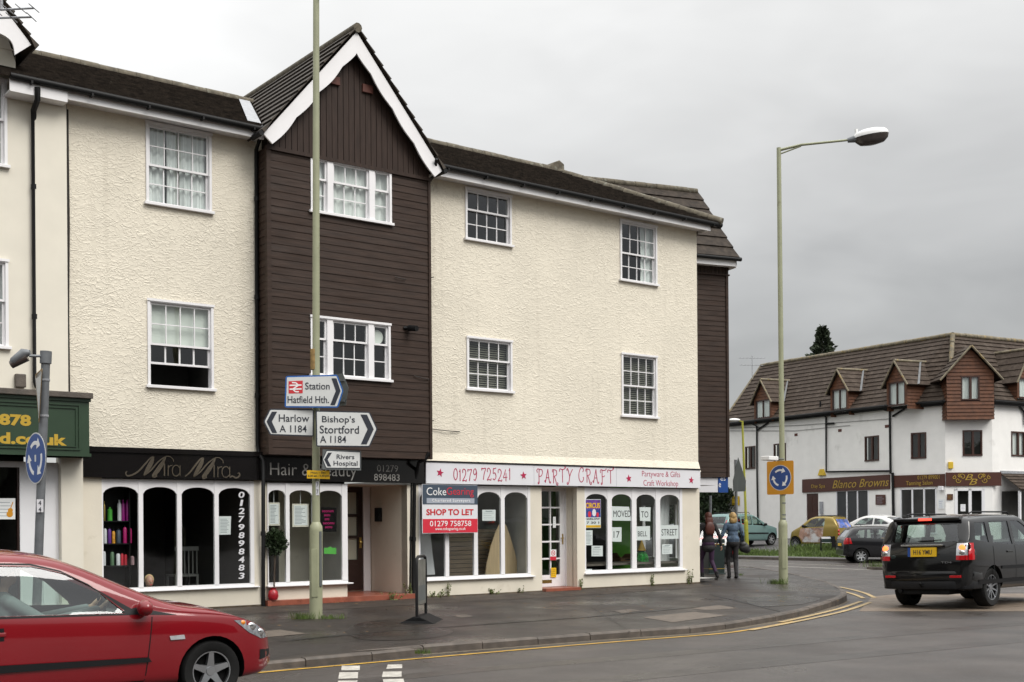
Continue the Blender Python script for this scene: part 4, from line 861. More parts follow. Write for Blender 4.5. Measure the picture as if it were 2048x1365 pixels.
# ================================================================ SIGNS, NOTICES AND SHOP CONTENTS
mat('sign_black', (.008, .007, .007), .16, var=0, spec=.5)
mat('chrome_letter', (.38, .32, .25), .25, metal=1, var=.2)
mat('letter_grey', (.30, .29, .27), .4, var=0)
mat('sign_white', (.68, .68, .71), .4, var=.02)
mat('sign_face', (.62, .62, .60), .45, var=.04, vs=6)
mat('raspberry', (.40, .012, .065), .45, var=0)
mat('navy', (.045, .065, .095), .45, var=0); mat('pale_bar', (.33, .36, .42), .45, var=0); mat('let_red', (.58, .022, .045), .45, var=0); mat('letter_red', (.50, .008, .015), .45, var=0)
mat('letter_white', (.8, .8, .8), .45, var=0)
mat('green_fascia', (.020, .045, .022), .4, var=.1); mat('gold_letter', (.46, .30, .03), .4, var=.05)
mat('brown_fascia', (.065, .020, .012), .4, var=.08); mat('old_gold', (.36, .24, .035), .4, var=.1)
mat('sign_blue', (.012, .06, .25), .35, var=.03); mat('sign_orange', (.62, .27, .012), .45, var=.05); mat('plate_yellow', (.75, .45, .01), .4, var=.04)
mat('plate_grey', (.10, .11, .11), .5, var=.15); mat('galvanised', (.14, .15, .16), .5, metal=.2, var=.2, vs=8)
mat('purple_poster', (.14, .04, .30), .5, var=.5, vs=22); mat('blue_poster', (.03, .06, .30), .5, var=.6, vs=26); mat('orange_poster', (.7, .32, .03), .5, var=.3, vs=20)
mat('pale_ink', (.35, .38, .40), .7, var=0); mat('green_card', (.08, .42, .05), .5, var=.05); mat('pink_ink', (.55, .01, .16), .6, var=0)
class Sign:
    'a flat thing on a wall plane; pixels of the photograph give its outline'
    def __init__(s, name, label, cat, Fr, n, c, group=None):
        s.F, s.n = Fr, n; s.c = Fr.px(c[0], c[1], n); s.o = thing(name, label, cat, Fr.M @ Matrix.Translation((s.c[0], -n, s.c[1])), group)
    def L(s, x, y): u, z = s.F.px(x, y, s.n); return u - s.c[0], z - s.c[1]
    def R(s, x0, y0, x1, y1):
        a, b = s.L(x0, y0), s.L(x1, y1); return a[0], b[0], b[1], a[1]
    def plate(s, px, m, y0=0., t=.006, name='panel', inset=0., bevel=0):
        P = [s.L(*p) for p in px]; P = shrink(P, inset) if inset else P
        return MB().prism(P, y0 - t, y0).build(name, m, s.o, bevel=bevel)
    def box(s, x0, y0, x1, y1, m, yf=0., yb=.01, name='panel', bevel=0):
        a = s.R(x0, y0, x1, y1); return MB().box(a[0], a[1], yf, yb, a[2], a[3]).build(name, m, s.o, bevel=bevel)
    def txt(s, body, x0, y0, x1, y1, m, y=0., yr=None, **k):
        a = s.L(x0, (y0 + y1) / 2); b = s.L(x1, (y0 + y1) / 2); xm = (x0 + x1) / 2; c = s.L(xm, y0); d = s.L(xm, y1)
        o = text(body, (a[0] + b[0]) / 2, (c[1] + d[1]) / 2, b[0] - a[0], c[1] - d[1], m, s.o, y, **k); return o
def shrink(P, d):
    A = sum(P[i][0] * P[(i + 1) % len(P)][1] - P[(i + 1) % len(P)][0] * P[i][1] for i in range(len(P))); sg = 1 if A > 0 else -1; n = len(P); out = []
    for i in range(n):
        p, q, r = Vector(P[i - 1]), Vector(P[i]), Vector(P[(i + 1) % n]); a = (q - p).normalized(); b = (r - q).normalized(); na = Vector((-a.y, a.x)) * sg; nb_ = Vector((-b.y, b.x)) * sg
        m = (na + nb_).normalized(); out.append(tuple(q + m * d / max(.35, m.dot(na))))
    return out
def rounded(P, r, k=4):
    out = []; n = len(P)
    for i in range(n):
        p, q, t = Vector(P[i - 1]), Vector(P[i]), Vector(P[(i + 1) % n]); a = q + (p - q).normalized() * r; b = q + (t - q).normalized() * r
        for j in range(k + 1): s_ = j / k; out.append(tuple(a * (1 - s_) ** 2 + q * 2 * s_ * (1 - s_) + b * s_ * s_))
    return out
# --- black salon fascia with chrome script
S = Sign('shop_sign', 'gloss black fascia sign with chrome script reading Mira Mira', 'shop sign', F, .12, (340, 928))
z0, z1 = F.z(300, 957, .12) - S.c[1], F.z(300, 897, .12) - S.c[1]; x0, x1 = F.u(158, 930, .12) - S.c[0], F.u(527, 930, .12) - S.c[0]
MB().box(x0, x1, 0, .14, z0, z1).box(x0, x1, -.03, 0, z1 - .085, z1).build('board', 'sign_black', S.o)
mb = MB(); q = lambda p: S.L(160 + p[0] / 4.55, 900 + p[1] / 4.55)
def pen(pts, w, k=6): P = spline([q(p) for p in pts], k); ws = w if not isinstance(w, tuple) else [w[0] + (w[1] - w[0]) * sin(pi * i / (len(P) - 1)) for i in range(len(P))]; ribbon(mb, P, ws, -.012, -.001)
for dx, dy in ((0, 0), (452, 12)):
    mb = MB(); o = lambda *a: [(x + dx, y + dy) for x, y in a]
    if dx == 0: pen(o((428, 196), (414, 212), (428, 236), (470, 230), (530, 195), (590, 130), (640, 75), (667, 60)), (.012, .03))
    else: pen(o((500, 232), (545, 195), (595, 130), (640, 75), (667, 60)), (.012, .03))
    pen(o((667, 60), (650, 110), (615, 175), (580, 232)), (.022, .075)); pen(o((580, 236), (640, 190), (710, 110), (778, 60)), (.012, .025)); pen(o((778, 60), (750, 120), (710, 180), (668, 240), (700, 236)), (.018, .075))
    pen(o((778, 60), (815, 62), (845, 88), (848, 110)), .014)
    pen(o((766, 125), (766, 238)), .022); pen(o((766, 100), (766, 110)), .024); pen(o((800, 140), (800, 238)), .016); pen(o((800, 175), (812, 150), (838, 142)), .016)
    pen(o((905, 165), (880, 142), (850, 152), (838, 190), (850, 230), (880, 238), (905, 215)), .016); pen(o((908, 142), (908, 238)), .016)
    if dx == 0: mb.build('lettering', 'chrome_letter', S.o)
pen([(1352, 236), (1364, 250), (1385, 240), (1420, 256), (1450, 235), (1446, 212), (1430, 216)], (.010, .028))
mb.build('lettering', 'chrome_letter', S.o)
S = Sign('shop_sign', 'black fascia sign reading Hair & Beauty tucked beneath the boarded bay', 'shop sign', F, .10, (690, 940))
x0, x1 = F.u(529, 940, .10) - S.c[0], F.u(850, 940, .10) - S.c[0]; z0 = F.z(690, 964.5, .10) - S.c[1]
MB().box(x0, x1, 0, .09, z0, 2.925 - S.c[1]).build('board', 'sign_black', S.o)
S.txt('Hair & Beauty', 540, 928, 713, 960, 'letter_grey', bold=-.006); S.txt('01279', 754, 930.5, 796, 944, 'letter_grey'); S.txt('898483', 748, 948.5, 799, 962, 'letter_grey')
# --- white party shop fascia, raspberry curly letters
S = Sign('shop_sign', 'long white fascia sign with raspberry stars and curly letters above the empty shop', 'shop sign', F, .14, (1125, 952))
x0, x1 = F.u(852, 945, .14) - S.c[0], F.u(1401, 960, .14) - S.c[0]; z1, z0 = F.z(1125, 932.5, .14) - S.c[1], F.z(1125, 972, .14) - S.c[1]
cx = [x0, F.u(1068, 950, .14) - S.c[0], F.u(1233, 955, .14) - S.c[0], x1]
mb = MB()
for a, b in zip(cx, cx[1:]): mb.box(a + .003, b - .003, 0, .16, z0, z1)
mb.build('board', 'sign_white', S.o, bevel=.004); MB().box(x0, x1, -.015, .17, z1, z1 + .03).build('trim', 'black_plastic', S.o)
for i, (x, y) in enumerate(((880, 946), (1047, 951.5), (1257.5, 957.5), (1382.5, 961))):
    c = S.L(x, y); P = []
    for k in range(10): r = (.088 if k % 2 == 0 else .038); a = pi / 2 + k * pi / 5 + (-.2, .1, .15, -.12)[i]; P.append((c[0] + r * cos(a), c[1] + r * sin(a)))
    MB().prism(P, -.006, 0).build('star', 'raspberry', S.o)
def curl(x, y, r, a0, turns, d=1): return arc(x, y, r, a0, a0 + d * 360 * turns, 12, r * .25)
G = {'P': [[(.25, 0), (.22, .5), (.25, .95)], spline([(-.05, .75), (-.15, .9), (0, 1.02), (.3, 1.0), (.75, .95), (.85, .72), (.6, .5), (.25, .48)]), curl(.12, .02, .12, 0, .8, -1)],
     'A': [[(.05, 0), (.3, .55), (.5, 1)], spline([(.5, 1), (.62, .5), (.8, .05), (.95, -.02), (1, .1)]), [(.2, .38), (.75, .36)], curl(-.02, .1, .1, -60, .8, 1)],
     'R': [[(.2, 0), (.2, 1)], spline([(.0, .8), (.02, .98), (.3, 1.0), (.72, .92), (.72, .62), (.2, .5)]), spline([(.35, .5), (.6, .2), (.75, -.08), (.95, -.12), (.98, .02), (.85, .04)])],
     'T': [[(.5, 0), (.48, .95)], spline([(.0, .8), (-.05, .93), (.1, 1.0), (.5, .95), (.9, 1.02), (1.05, 1.1), (.98, 1.18), (.88, 1.1)])],
     'Y': [spline([(.0, .85), (-.03, 1.0), (.12, 1.02), (.3, .75), (.45, .48)]), spline([(1.0, 1.0), (.7, .75), (.45, .4), (.35, .1), (.15, -.12), (.0, -.05), (.08, .05)])],
     'C': [spline([(.75, .72), (.9, .85), (.75, 1.02), (.4, 1.0), (.08, .6), (.12, .2), (.45, -.02), (.8, .08), (.92, .28), (.8, .34)])],
     'F': [[(.3, 0), (.28, .97)], spline([(.0, .78), (-.05, .92), (.1, 1.02), (.5, .97), (.95, 1.02), (1.0, 1.12)]), spline([(.28, .52), (.6, .52), (.75, .6)]), curl(.18, .02, .11, 0, .8, -1)],
     '0': [spline([(.5, 1), (.12, .75), (.1, .25), (.5, 0), (.9, .25), (.88, .75), (.5, 1)])], '1': [[(.5, 0), (.52, 1)], spline([(.52, 1), (.35, .85), (.2, .8)])],
     '2': [spline([(.1, .7), (.1, .95), (.5, 1.02), (.85, .78), (.6, .4), (.05, .02), (.5, .06), (.9, 0), (1, .15)])], '7': [spline([(.05, .8), (.02, .98), (.4, .95), (.95, .98), (.6, .5), (.4, 0)])],
     '9': [spline([(.85, .7), (.6, .98), (.2, .9), (.15, .6), (.5, .48), (.85, .7), (.8, .3), (.5, 0), (.15, .08)])], '5': [spline([(.9, 1.02), (.5, .96), (.25, .95), (.2, .55), (.6, .6), (.88, .3), (.5, 0), (.1, .1)])],
     '4': [spline([(.6, 1), (.3, .6), (.05, .32), (.5, .33), (1, .35)], 4), [(.7, .7), (.66, 0)]]}
def curly(word, x0, y0, x1, y1, gaps, w=.016):
    mb = MB(); tot = sum(gaps.get(c, 1.0) for c in word); k = 0
    for c in word:
        g = gaps.get(c, 1.0)
        if c in G:
            xa = x0 + (x1 - x0) * (k + .10 * g) / tot; xb = x0 + (x1 - x0) * (k + .84 * g) / tot; up = R.uniform(-.08, .08)
            A, B = S.L(xa, y1), S.L(xb, y0)
            for st_ in G[c]: ribbon(mb, [(A[0] + (B[0] - A[0]) * p[0], A[1] + (B[1] - A[1]) * (p[1] + up)) for p in st_], w, -.005, 0)
        k += g
    mb.build('lettering', 'raspberry', S.o)
curly('PARTY CRAFT', 1074, 939, 1229, 966, {' ': .55}); curly('01279 725241', 906, 938, 1023, 961, {' ': .6, '1': .65})
S.txt('Partyware & Gifts', 1284, 943, 1360, 957.5, 'raspberry', bold=-.012); S.txt('Craft Workshop', 1287, 961, 1356, 976, 'raspberry', bold=-.012)
# --- letting board fixed across the left window of the party shop
S = Sign('letting_board', 'navy, white and red shop to let board fixed across the empty shop window', 'sign', F, .20, (899, 1018))
S.box(844, 969, 955.5, 1066, 'sign_white', .0, .012); S.box(845, 969.5, 955, 1009.5, 'navy', -.004, 0); S.box(845.5, 1038.5, 955, 1065, 'let_red', -.004, 0); S.box(853, 996.5, 948.5, 1007.5, 'pale_bar', -.007, -.004)
S.txt('Coke', 853, 975.5, 892, 991, 'letter_white', -.004, bold=-.004); S.txt('Gearing', 893, 975.5, 947, 995, 'let_red', -.004, bold=-.004); S.txt('Chartered Surveyors', 864, 998.5, 940, 1006, 'letter_white', -.007, sp=1.2)
S.txt('SHOP TO LET', 852.5, 1018.5, 947, 1031, 'letter_red', 0, bold=.03); S.txt('01279 758758', 859.5, 1042, 942, 1053, 'letter_white', -.004); S.txt('www.cokegearing.co.uk', 870, 1055, 931, 1062.5, 'letter_white', -.004)
mb = MB(); mb.box(-.5, -.46, .012, .19, -.2, -.16).box(.45, .49, .012, .19, -.2, -.16).box(-.5, -.46, .012, .19, .3, .34).box(.45, .49, .012, .19, .3, .34); mb.build('bracket', 'white_paint', S.o)
# --- green and brown fascias
S = Sign('shop_sign', 'dark green boxed fascia with fat gold letters and grey stone ledge', 'shop sign', F, .55, (90, 855))
z0, z1 = F.z(100, 912, .55) - S.c[1], F.z(100, 794, .55) - S.c[1]; x0, x1 = -3.2, F.u(178.5, 855, .55) - S.c[0]
MB().box(x0, x1, 0, .54, z0, z1).box(x0, x1 + .02, -.03, .55, z1 - .05, z1).box(x0, x1 + .02, -.03, .55, z0, z0 + .05).build('board', 'green_fascia', S.o)
mb = MB(); a = x1 - .17
for k, w in ((0, .025), (.05, .012)): mb.box(x0, a - k, -.02, 0, z1 - .12 - k, z1 - .12 - k + w); mb.box(x0, a - k, -.02, 0, z0 + .10 + k, z0 + .10 + k + w); mb.box(a - k, a - k + w, -.02, 0, z0 + .10 + k, z1 - .12 - k + w)
mb.build('moulding', 'green_fascia', S.o); MB().box(x0, x1 + .04, -.09, .6, z1, z1 + .09).build('ledge', 'kerb_stone', S.o, bevel=.008)
S.txt('878', -2, 829, 62, 852, 'gold_letter', 0, bold=.045); S.txt('d.co.uk', -2, 867, 133.5, 890, 'gold_letter', 0, bold=.04)
S = Sign('shop_sign', 'brown fascia with gold script around the corner of the white building', 'shop sign', FA, .06, (1690, 968))
def pan(Fr, xa, xb, ya, yb, n=.06):
    a = Fr.px(xa, ya, n); b = Fr.px(xb, yb, n); M = S.o.matrix_world.inverted() @ Fr.M; mb = MB(); mb.M = M; mb.box(a[0], b[0], -n, .0, b[1], a[1]); mb.build('board', 'brown_fascia', S.o)
pan(FA, 1604, 1779, 959.5, 978.5); pan(FB, 1788, 1889.5, 951.7, 972.8); pan(FC, 1892, 2003, 945.5, 972)
def ftx(Fr, body, x0, y0, x1, y1, **k):
    n = .065; a = Fr.px(x0, (y0 + y1) / 2, n); b = Fr.px(x1, (y0 + y1) / 2, n); xm = (x0 + x1) / 2; z1 = Fr.px(xm, y0, n)[1]; z0 = Fr.px(xm, y1, n)[1]
    text(body, (a[0] + b[0]) / 2, (z0 + z1) / 2, b[0] - a[0], z1 - z0, 'old_gold', S.o, -n, ext=.004, M=S.o.matrix_world.inverted() @ Fr.M, **k)
ftx(FA, 'Day Spa', 1623, 969, 1650, 978.5, bold=-.008); ftx(FA, 'Blanco Browns', 1665, 958.5, 1778, 975, shear=.35, bold=-.002); ftx(FB, '01279 899001', 1835, 951, 1879, 959, bold=-.005); ftx(FB, 'Tanning Salon', 1812, 962, 1865, 973); ftx(FC, 'B', 1930, 949, 1946, 960.5, shear=.35); ftx(FC, 'B', 1938, 958, 1955, 970, shear=.35)
for sx in (-1, 1):
    mb = MB(); mb.M = S.o.matrix_world.inverted() @ FC.M
    for cx_, cy_, r, a0 in ((18, 3, .16, 0), (27, -4, .14, 180), (35, 2, .10, 90), (24, 6, .10, 200)):
        c = FC.px(1943 + sx * cx_, 957 - cy_, .065); ribbon(mb, [(c[0] + sx * (p[0]), c[1] + p[1]) for p in arc(0, 0, r, a0, a0 + 400, 14, .03)], .03, -.075, -.065)
    mb.build('scroll', 'old_gold', S.o)
S = Sign('shop_sign', 'blue and white sign board under the far boarded bay', 'shop sign', RF, -.05, (1430, 970))
S.box(1390, 956, 1436, 985, 'sign_white', 0, .08); S.box(1436.2, 954, 1455.5, 985.5, 'sign_blue', -.02, .08); S.txt('es', 1440, 954.5, 1450, 962, 'letter_white', -.02); S.txt('e', 1436.6, 967, 1441, 975, 'letter_white', -.02)
# --- papers in the windows
def note(label, px, lines=0, words=None, Fr=F, n=-.008, m='paper', name='notice', group=None, ink='pale_ink', head=False):
    cx = sum(p[0] for p in px) / len(px); cy = sum(p[1] for p in px) / len(px); s = Sign(name, label, 'notice', Fr, n, (cx, cy), group); s.plate(px, m, 0, .002, 'sheet')
    if lines:
        P = [s.L(*p) for p in px]; x0, x1 = max(P[0][0], P[3][0]), min(P[1][0], P[2][0]); z1, z0 = min(P[0][1], P[1][1]), max(P[2][1], P[3][1]); mb = MB(); w = x1 - x0; h = z1 - z0
        for i in range(lines): zz = z1 - h * (.12 + .8 * (i + .5) / lines); a = x0 + w * .1; mb.box(a, a + w * R.uniform(.5, .8), -.0032, -.0022, zz - h * .016, zz + h * .016)
        if head: mb.box(x0 + w * .25, x0 + w * .75, -.0032, -.0022, z1 - h * .17, z1 - h * .09)
        mb.build('print', ink, s.o)
    if words: s.txt(words[0], *words[1:5], 'ink', -.002, ext=.0012, bold=-.002)
    return s
def rc(x0, y0, x1, y1): return [(x0, y0), (x1, y0), (x1, y1), (x0, y1)]
note('white paper reading MOVED in the right hand shop window', [(1222, 1013), (1258, 1014), (1263, 1042), (1222, 1041.5)], words=('MOVED', 1226.5, 1021.5, 1261.5, 1034.5))
note('white paper reading TO in the right hand shop window', [(1279, 1015), (1301, 1015), (1300.5, 1043), (1280, 1042)], words=('TO', 1282, 1023, 1296.5, 1035.5))
note('white paper reading 17 in the right hand shop window', [(1222, 1055), (1243, 1055), (1243, 1084), (1222, 1083.5)], words=('17', 1227, 1063, 1239, 1076))
note('white paper reading BELL in the right hand shop window', [(1271, 1053.5), (1300, 1052.5), (1300, 1080.5), (1271, 1081.5)], words=('BELL', 1275.5, 1063, 1294, 1073))
note('white paper reading STREET in the right hand shop window', [(1319, 1051), (1357, 1050.5), (1357, 1078), (1319, 1079)], words=('STREET', 1323, 1058.5, 1354, 1071.5))
note('small printed note low down in the pane with the circus poster', rc(1183, 1092, 1205.5, 1113), 5, head=True); note('small printed note beneath the paper reading STREET', rc(1324, 1089, 1344.5, 1108.5), 5, head=True)
note('narrow printed sheet right under the circus poster', rc(1170.5, 1061, 1185, 1091), 9); note('printed note in the pane beside the letting board', rc(964.5, 1020, 991, 1042), 5, head=True)
note('tiny pale card at the foot of the circus poster pane', rc(1172, 1138.5, 1184, 1143), 0); note('blank white sheet taped in the salon window beside the phone number', [(438, 1033), (462, 1033), (461, 1069.5), (438, 1070)], 10)
s = note('purple and blue circus poster with yellow lettering in the shop window', rc(1169.5, 999, 1201.5, 1056.5), 0, name='poster'); s.box(1170, 1000, 1201, 1019, 'purple_poster', -.004, -.0021); s.box(1170, 1019, 1201, 1035, 'blue_poster', -.004, -.0021); s.box(1170, 1051, 1201, 1055.5, 'plate_yellow', -.004, -.0021)
s.txt('CIRCUS', 1171, 1006, 1199.5, 1017, 'plate_yellow', -.004, bold=.03); s.txt('HARLOW', 1171, 1036.5, 1199.5, 1040, 'ink', -.002, bold=.02); s.txt('7 30 1', 1173, 1043.5, 1198, 1048, 'ink', -.002, bold=.01)
for x, y, r, m in ((1179, 1029, .05, 'letting'), (1188, 1026, .06, 'x'), (1195, 1030, .04, 'y')): c = s.L(x, y); MB().prism([(c[0] + r * cos(t * .7), c[1] + r * 1.4 * sin(t * .7)) for t in range(9)], -.005, -.0041).build('figure', 'sign_white' if m == 'x' else 'let_red', s.o)
s = note('red and white no smoking sign on the shop door', rc(1100, 1099.5, 1112.5, 1121), 0, name='sign', n=-PD + .06); s.box(1100.2, 1113.5, 1112.3, 1120.8, 'let_red', -.004, -.0021)
c = s.L(1106.2, 1106.5); mb = MB(); ribbon(mb, arc(c[0], c[1], .05, 0, 360, 20), .014, -.004, -.0022); ribbon(mb, [(c[0] - .035, c[1] + .035), (c[0] + .035, c[1] - .035)], .012, -.004, -.0022); ribbon(mb, [(c[0] - .03, c[1] - .01), (c[0] + .03, c[1] + .01)], .01, -.003, -.0021); mb.build('print', 'let_red', s.o)
note('yellow notice at the bottom of the white shop door', rc(1102, 1136, 1112.5, 1155), 4, m='plate_yellow', n=-PD + .06, ink='ink'); note('pale green sticker high on the glass of the white shop door', rc(1106, 1034, 1111.5, 1056), 5, n=-PD + .06)
for lab, px in (('white framed price list hanging in the salon window next to the downpipe', rc(535.5, 1005.5, 560, 1051.5)), ('white framed price list hanging in the salon window beside the lamp column', rc(584.5, 1008, 617.5, 1054))):
    s = Sign('price_list', lab, 'price list', F, -.09, ((px[0][0] + px[1][0]) / 2, 1030)); s.box(px[0][0], px[0][1], px[1][0], px[2][1], 'cream_paint', 0, .015, 'frame'); s.box(px[0][0] + 3, px[0][1] + 3, px[1][0] - 2.5, px[2][1] - 3, 'paper', -.003, 0, 'sheet')
    a = s.R(px[0][0] + 5, px[0][1] + 5, px[1][0] - 4, px[2][1] - 5); mb = MB()
    for i in range(13): z = a[3] - (a[3] - a[2]) * (i + .5) / 13; mb.box(a[0], a[0] + (a[1] - a[0]) * R.uniform(.5, 1), -.004, -.0031, z - .006, z + .006)
    mb.build('print', 'pale_ink', s.o); xm = (px[0][0] + px[1][0]) / 2; a = s.L(xm, px[0][1]); b = s.L(xm, px[0][1] - 26); MB().tube([(a[0], .005, a[1]), (b[0], .005, b[1])], .006, 6).build('cord', 'upvc', s.o)
s = note('black poster with pink writing in the salon window right of the lamp column', rc(641.5, 1015.5, 673, 1064), 0, name='poster', m='sign_black', n=-.10)
for i, (a, b) in enumerate(((644, 667), (648, 660), (649, 658), (646, 668), (650, 664))): s.txt('aeonum'[:5 if i else 6], a, 1021 + i * 8, b, 1025 + i * 8, 'pink_ink', -.002)
s = note('bright green card in the salon window right of the lamp column', [(648, 1096), (656, 1096), (658, 1094), (662, 1094), (664, 1096), (672.5, 1096), (672.5, 1109), (648, 1108)], 0, name='card', m='green_card', n=-.10)
note('poster showing an orange guitar in the left hand shop door', rc(-6, 997, 30.5, 1039), 5, name='poster', n=.005); s = bpy.data.objects['poster.002'] if 'poster.002' in bpy.data.objects else None
mb = MB(); gp = [F.px(x, y, .012) for x, y in ((20, 1028), (20, 1021))]; mb.M = Matrix.Identity(4)
# vertical number on the salon glass
mb_d = '01279898483'
for i, c in enumerate(mb_d):
    yc = 990 + i * 16.2; a = F.px(477, yc, 0); b = F.px(489, yc, 0); zt_, zb_ = F.z(483, yc - 6.2, 0), F.z(483, yc + 6.2, 0)
    text(c, (a[0] + b[0]) / 2, (zt_ + zb_) / 2, (b[0] - a[0]) * (.6 if c == '1' else 1), zt_ - zb_, 'sign_white', s1, .002, bold=.02, shear=.1)
# guitar on the poster
pz = [o for o in COL.objects if o.get('label', '').startswith('poster showing an orange')][0]
c = F.px(20, 1023, .005); pc = pz.matrix_world.inverted() @ (F.M @ Vector((c[0], -.005, c[1])))
mb = MB()
for dx, dz, r in ((-.005, -.045, .05), (.005, .015, .038)): mb.prism([(pc.x + dx + r * cos(t * pi / 8), pc.z + dz + r * sin(t * pi / 8)) for t in range(16)], -.005 - dx * .01, -.0025)
ribbon(mb, [(pc.x + .008, pc.z + .04), (pc.x + .045, pc.z + .15)], .014, -.0045, -.0025); mb.build('picture', 'sign_orange', pz)
# --- things standing inside the windows
sh = thing('shelf_unit', 'dark shelf unit of hair products in the left pane of the salon window', 'shelf', F.at(U(207), -.35, .3))
zsv = [F.z(240, y, -.3) for y in (1042, 1087, 1131)]; ws_ = U(274) - U(207) - .02; mb = MB()
for z in zsv: mb.box(0, ws_, -.1, .12, z - .3 - .02, z - .3)
mb.build('shelf', 'black_plastic', sh); MB().box(ws_ - .02, ws_, -.1, .12, 0, 2.0).box(0, ws_, .12, .14, 0, 2.0).build('upright', 'black_plastic', sh)
prods = [(0, 209, 1003, 3, 'brass', 'tall gold bottle at the left end of the top shelf'), (0, 220, 1014.5, 6, 'green_card', 'lime green tube on the top shelf'), (0, 239, 1000, 5, 'sign_white', 'tall white can on the top shelf'), (0, 246.5, 1000, 4.5, 'magenta', 'left of two tall magenta cans on the top shelf'), (0, 255, 1000, 4.5, 'magenta', 'right of two tall magenta cans on the top shelf'),
         (1, 210, 1053, 4.5, 'sign_white', 'white pump bottle at the left of the middle shelf'), (1, 219, 1054, 4.5, 'purple', 'purple bottle on the middle shelf'), (1, 227, 1059, 4, 'orange_poster', 'orange bottle on the middle shelf'), (1, 237, 1056, 6, 'navy', 'dark blue jar on the middle shelf'), (1, 250, 1050, 5, 'pinkb', 'pink bottle with a blue cap on the middle shelf'), (1, 259.5, 1052, 5, 'pinkb', 'pink bottle at the right of the middle shelf'),
         (2, 208, 1099, 4, 'sign_white', 'white box at the left of the bottom shelf'), (2, 224, 1100, 5, 'greenb', 'dull green bottle on the bottom shelf'), (2, 236, 1104, 5, 'sign_white', 'white spray bottle on the bottom shelf'), (2, 244, 1104, 3.6, 'let_red', 'left of two red bottles on the bottom shelf'), (2, 251, 1106, 3.6, 'let_red', 'right of two red bottles on the bottom shelf'), (2, 264, 1110, 5, 'pinkp', 'pale pink carton at the right of the bottom shelf')]
mat('magenta', (.30, .01, .20), .35, var=.05); mat('purple', (.13, .03, .25), .35, var=.05); mat('pinkb', (.5, .015, .16), .35, var=.05); mat('greenb', (.10, .18, .10), .4, var=.1); mat('pinkp', (.45, .28, .30), .5, var=.1)
for k, x, yt, hw_, m, lab in prods:
    u = F.u(x, 1080, -.33); z = zsv[k]; h = max(.1, F.z(x, yt, -.33) - z); r = (F.u(x + hw_, 1080, -.33) - u) * .8
    t = thing('bottle', lab, 'bottle', F.at(u, -.33, z), 'hair products in the salon window')
    MB().lathe([(.0, 0), (r, .0), (r, h * .78), (r * .6, h * .86), (r * .35, h * .88), (0, h * .885)], 12).build('container', m, t, smooth=40); MB().lathe([(0, h * .87), (r * .45, h * .87), (r * .45, h), (0, h)], 10).build('cap', 'sign_black' if k else m, t, smooth=40)
mat('skin', (.52, .30, .21), .5, var=.05); mat('blonde', (.66, .50, .24), .6, var=.3, vs=20)
c = F.px(298, 1165, -.25); t = thing('mannequin_head', 'blonde mannequin head at the bottom of the salon window', 'mannequin', F.at(c[0], -.25, c[1] - .12))
mb = MB(); mb.ball((0, -.01, .14), (.07, .085, .11)); mb.tube([(0, 0, .08), (0, 0, -.08)], [.045, .06]); mb.ball((0, -.10, .125), (.012, .018, .018), 6, 5); mb.build('head', 'skin', t, smooth=60)
mb = MB(); mb.ball((.01, .02, .165), (.083, .085, .095)); mb.ball((.05, .05, .18), (.05, .06, .06)); mb.build('hair', 'blonde', t, smooth=60)
MB().box(-.035, -.015, -.095, -.085, .14, .15).box(.015, .035, -.095, -.085, .14, .15).box(-.02, .02, -.094, -.086, .075, .085).build('features', 'let_red', t)
mat('plywood', (.44, .33, .20), .6, var=.12, vs=3, stretch=(8, 1, .6)); mat('brown_panel', (.13, .095, .06), .7, var=.25, stretch=(1, 1, 10))
P = [F.px(x, y, -.45) for x, y in ((971, 1150), (973, 1130), (981, 1095), (991, 1065), (998, 1050), (1003, 1045.5), (1008, 1045.5), (1013, 1052), (1021, 1075), (1030, 1105), (1035, 1130), (1036, 1150))]
t = thing('board', 'pale plywood board shaped like a pointed arch in the left shop window', 'board', F.at(P[0][0], -.45, P[0][1]))
MB().prism([(p[0] - P[0][0], p[1] - P[0][1]) for p in P], 0, .02).build('panel', 'plywood', t)
a = pxrect(896, 1058, 1000, 1150, -.8); t = thing('board', 'brown plank panel behind the plywood board in the left shop window', 'board', F.at(a[0], -.8, a[2])); mb = MB()
for i in range(11): h = (a[3] - a[2]) / 11; mb.box(0, a[1] - a[0], 0, .02, i * h, i * h + h - .012)
mb.build('plank', 'brown_panel', t)
a = pxrect(838, 1040, 862, 1150, -.5); t = thing('board', 'pale grey sheet leaning at the left of the empty shop window', 'board', F.at(a[0], -.5, a[2])); MB().prism([(0, 0), (a[1] - a[0] + .1, 0), (a[1] - a[0] - .05, a[3] - a[2]), (0, a[3] - a[2])], 0, .02).build('panel', 'upvc', t)
mat('cardboard', (.22, .13, .07), .8, var=.15)
a = pxrect(1236, 1116, 1266, 1146, -1.0); t = thing('cardboard_box', 'brown cardboard box on the shop floor by the lime wall', 'box', F.at((a[0] + a[1]) / 2, -1.0, .75)); w = (a[1] - a[0]) / 2; h = a[3] - .75
MB().box(-w, w, -.1, .5, 0, h).build('carton', 'cardboard', t); MB().add([(-w, -.1, h), (w, -.1, h), (w, -.25, h + .1), (-w, -.25, h + .1)], [(0, 1, 2, 3)]).add([(-w, -.1, h), (-w, .5, h), (-w - .12, .5, h + .12), (-w - .12, -.1, h + .12)], [(0, 1, 2, 3)]).build('flap', 'cardboard', t, recalc=False); MB().box(-.1, .12, -.103, -.1, h * .3, h * .6).build('handle_hole', 'dark_room', t)
MB().box(PB0, PB1, .1, 2.9, .70, .745).build('window_shelf', 'shop_floor', s4)
mat('tinsel', (.02, .42, .05), .4, var=.5, vs=30); mat('cone_yellow', (.5, .30, .02), .5, var=.1)
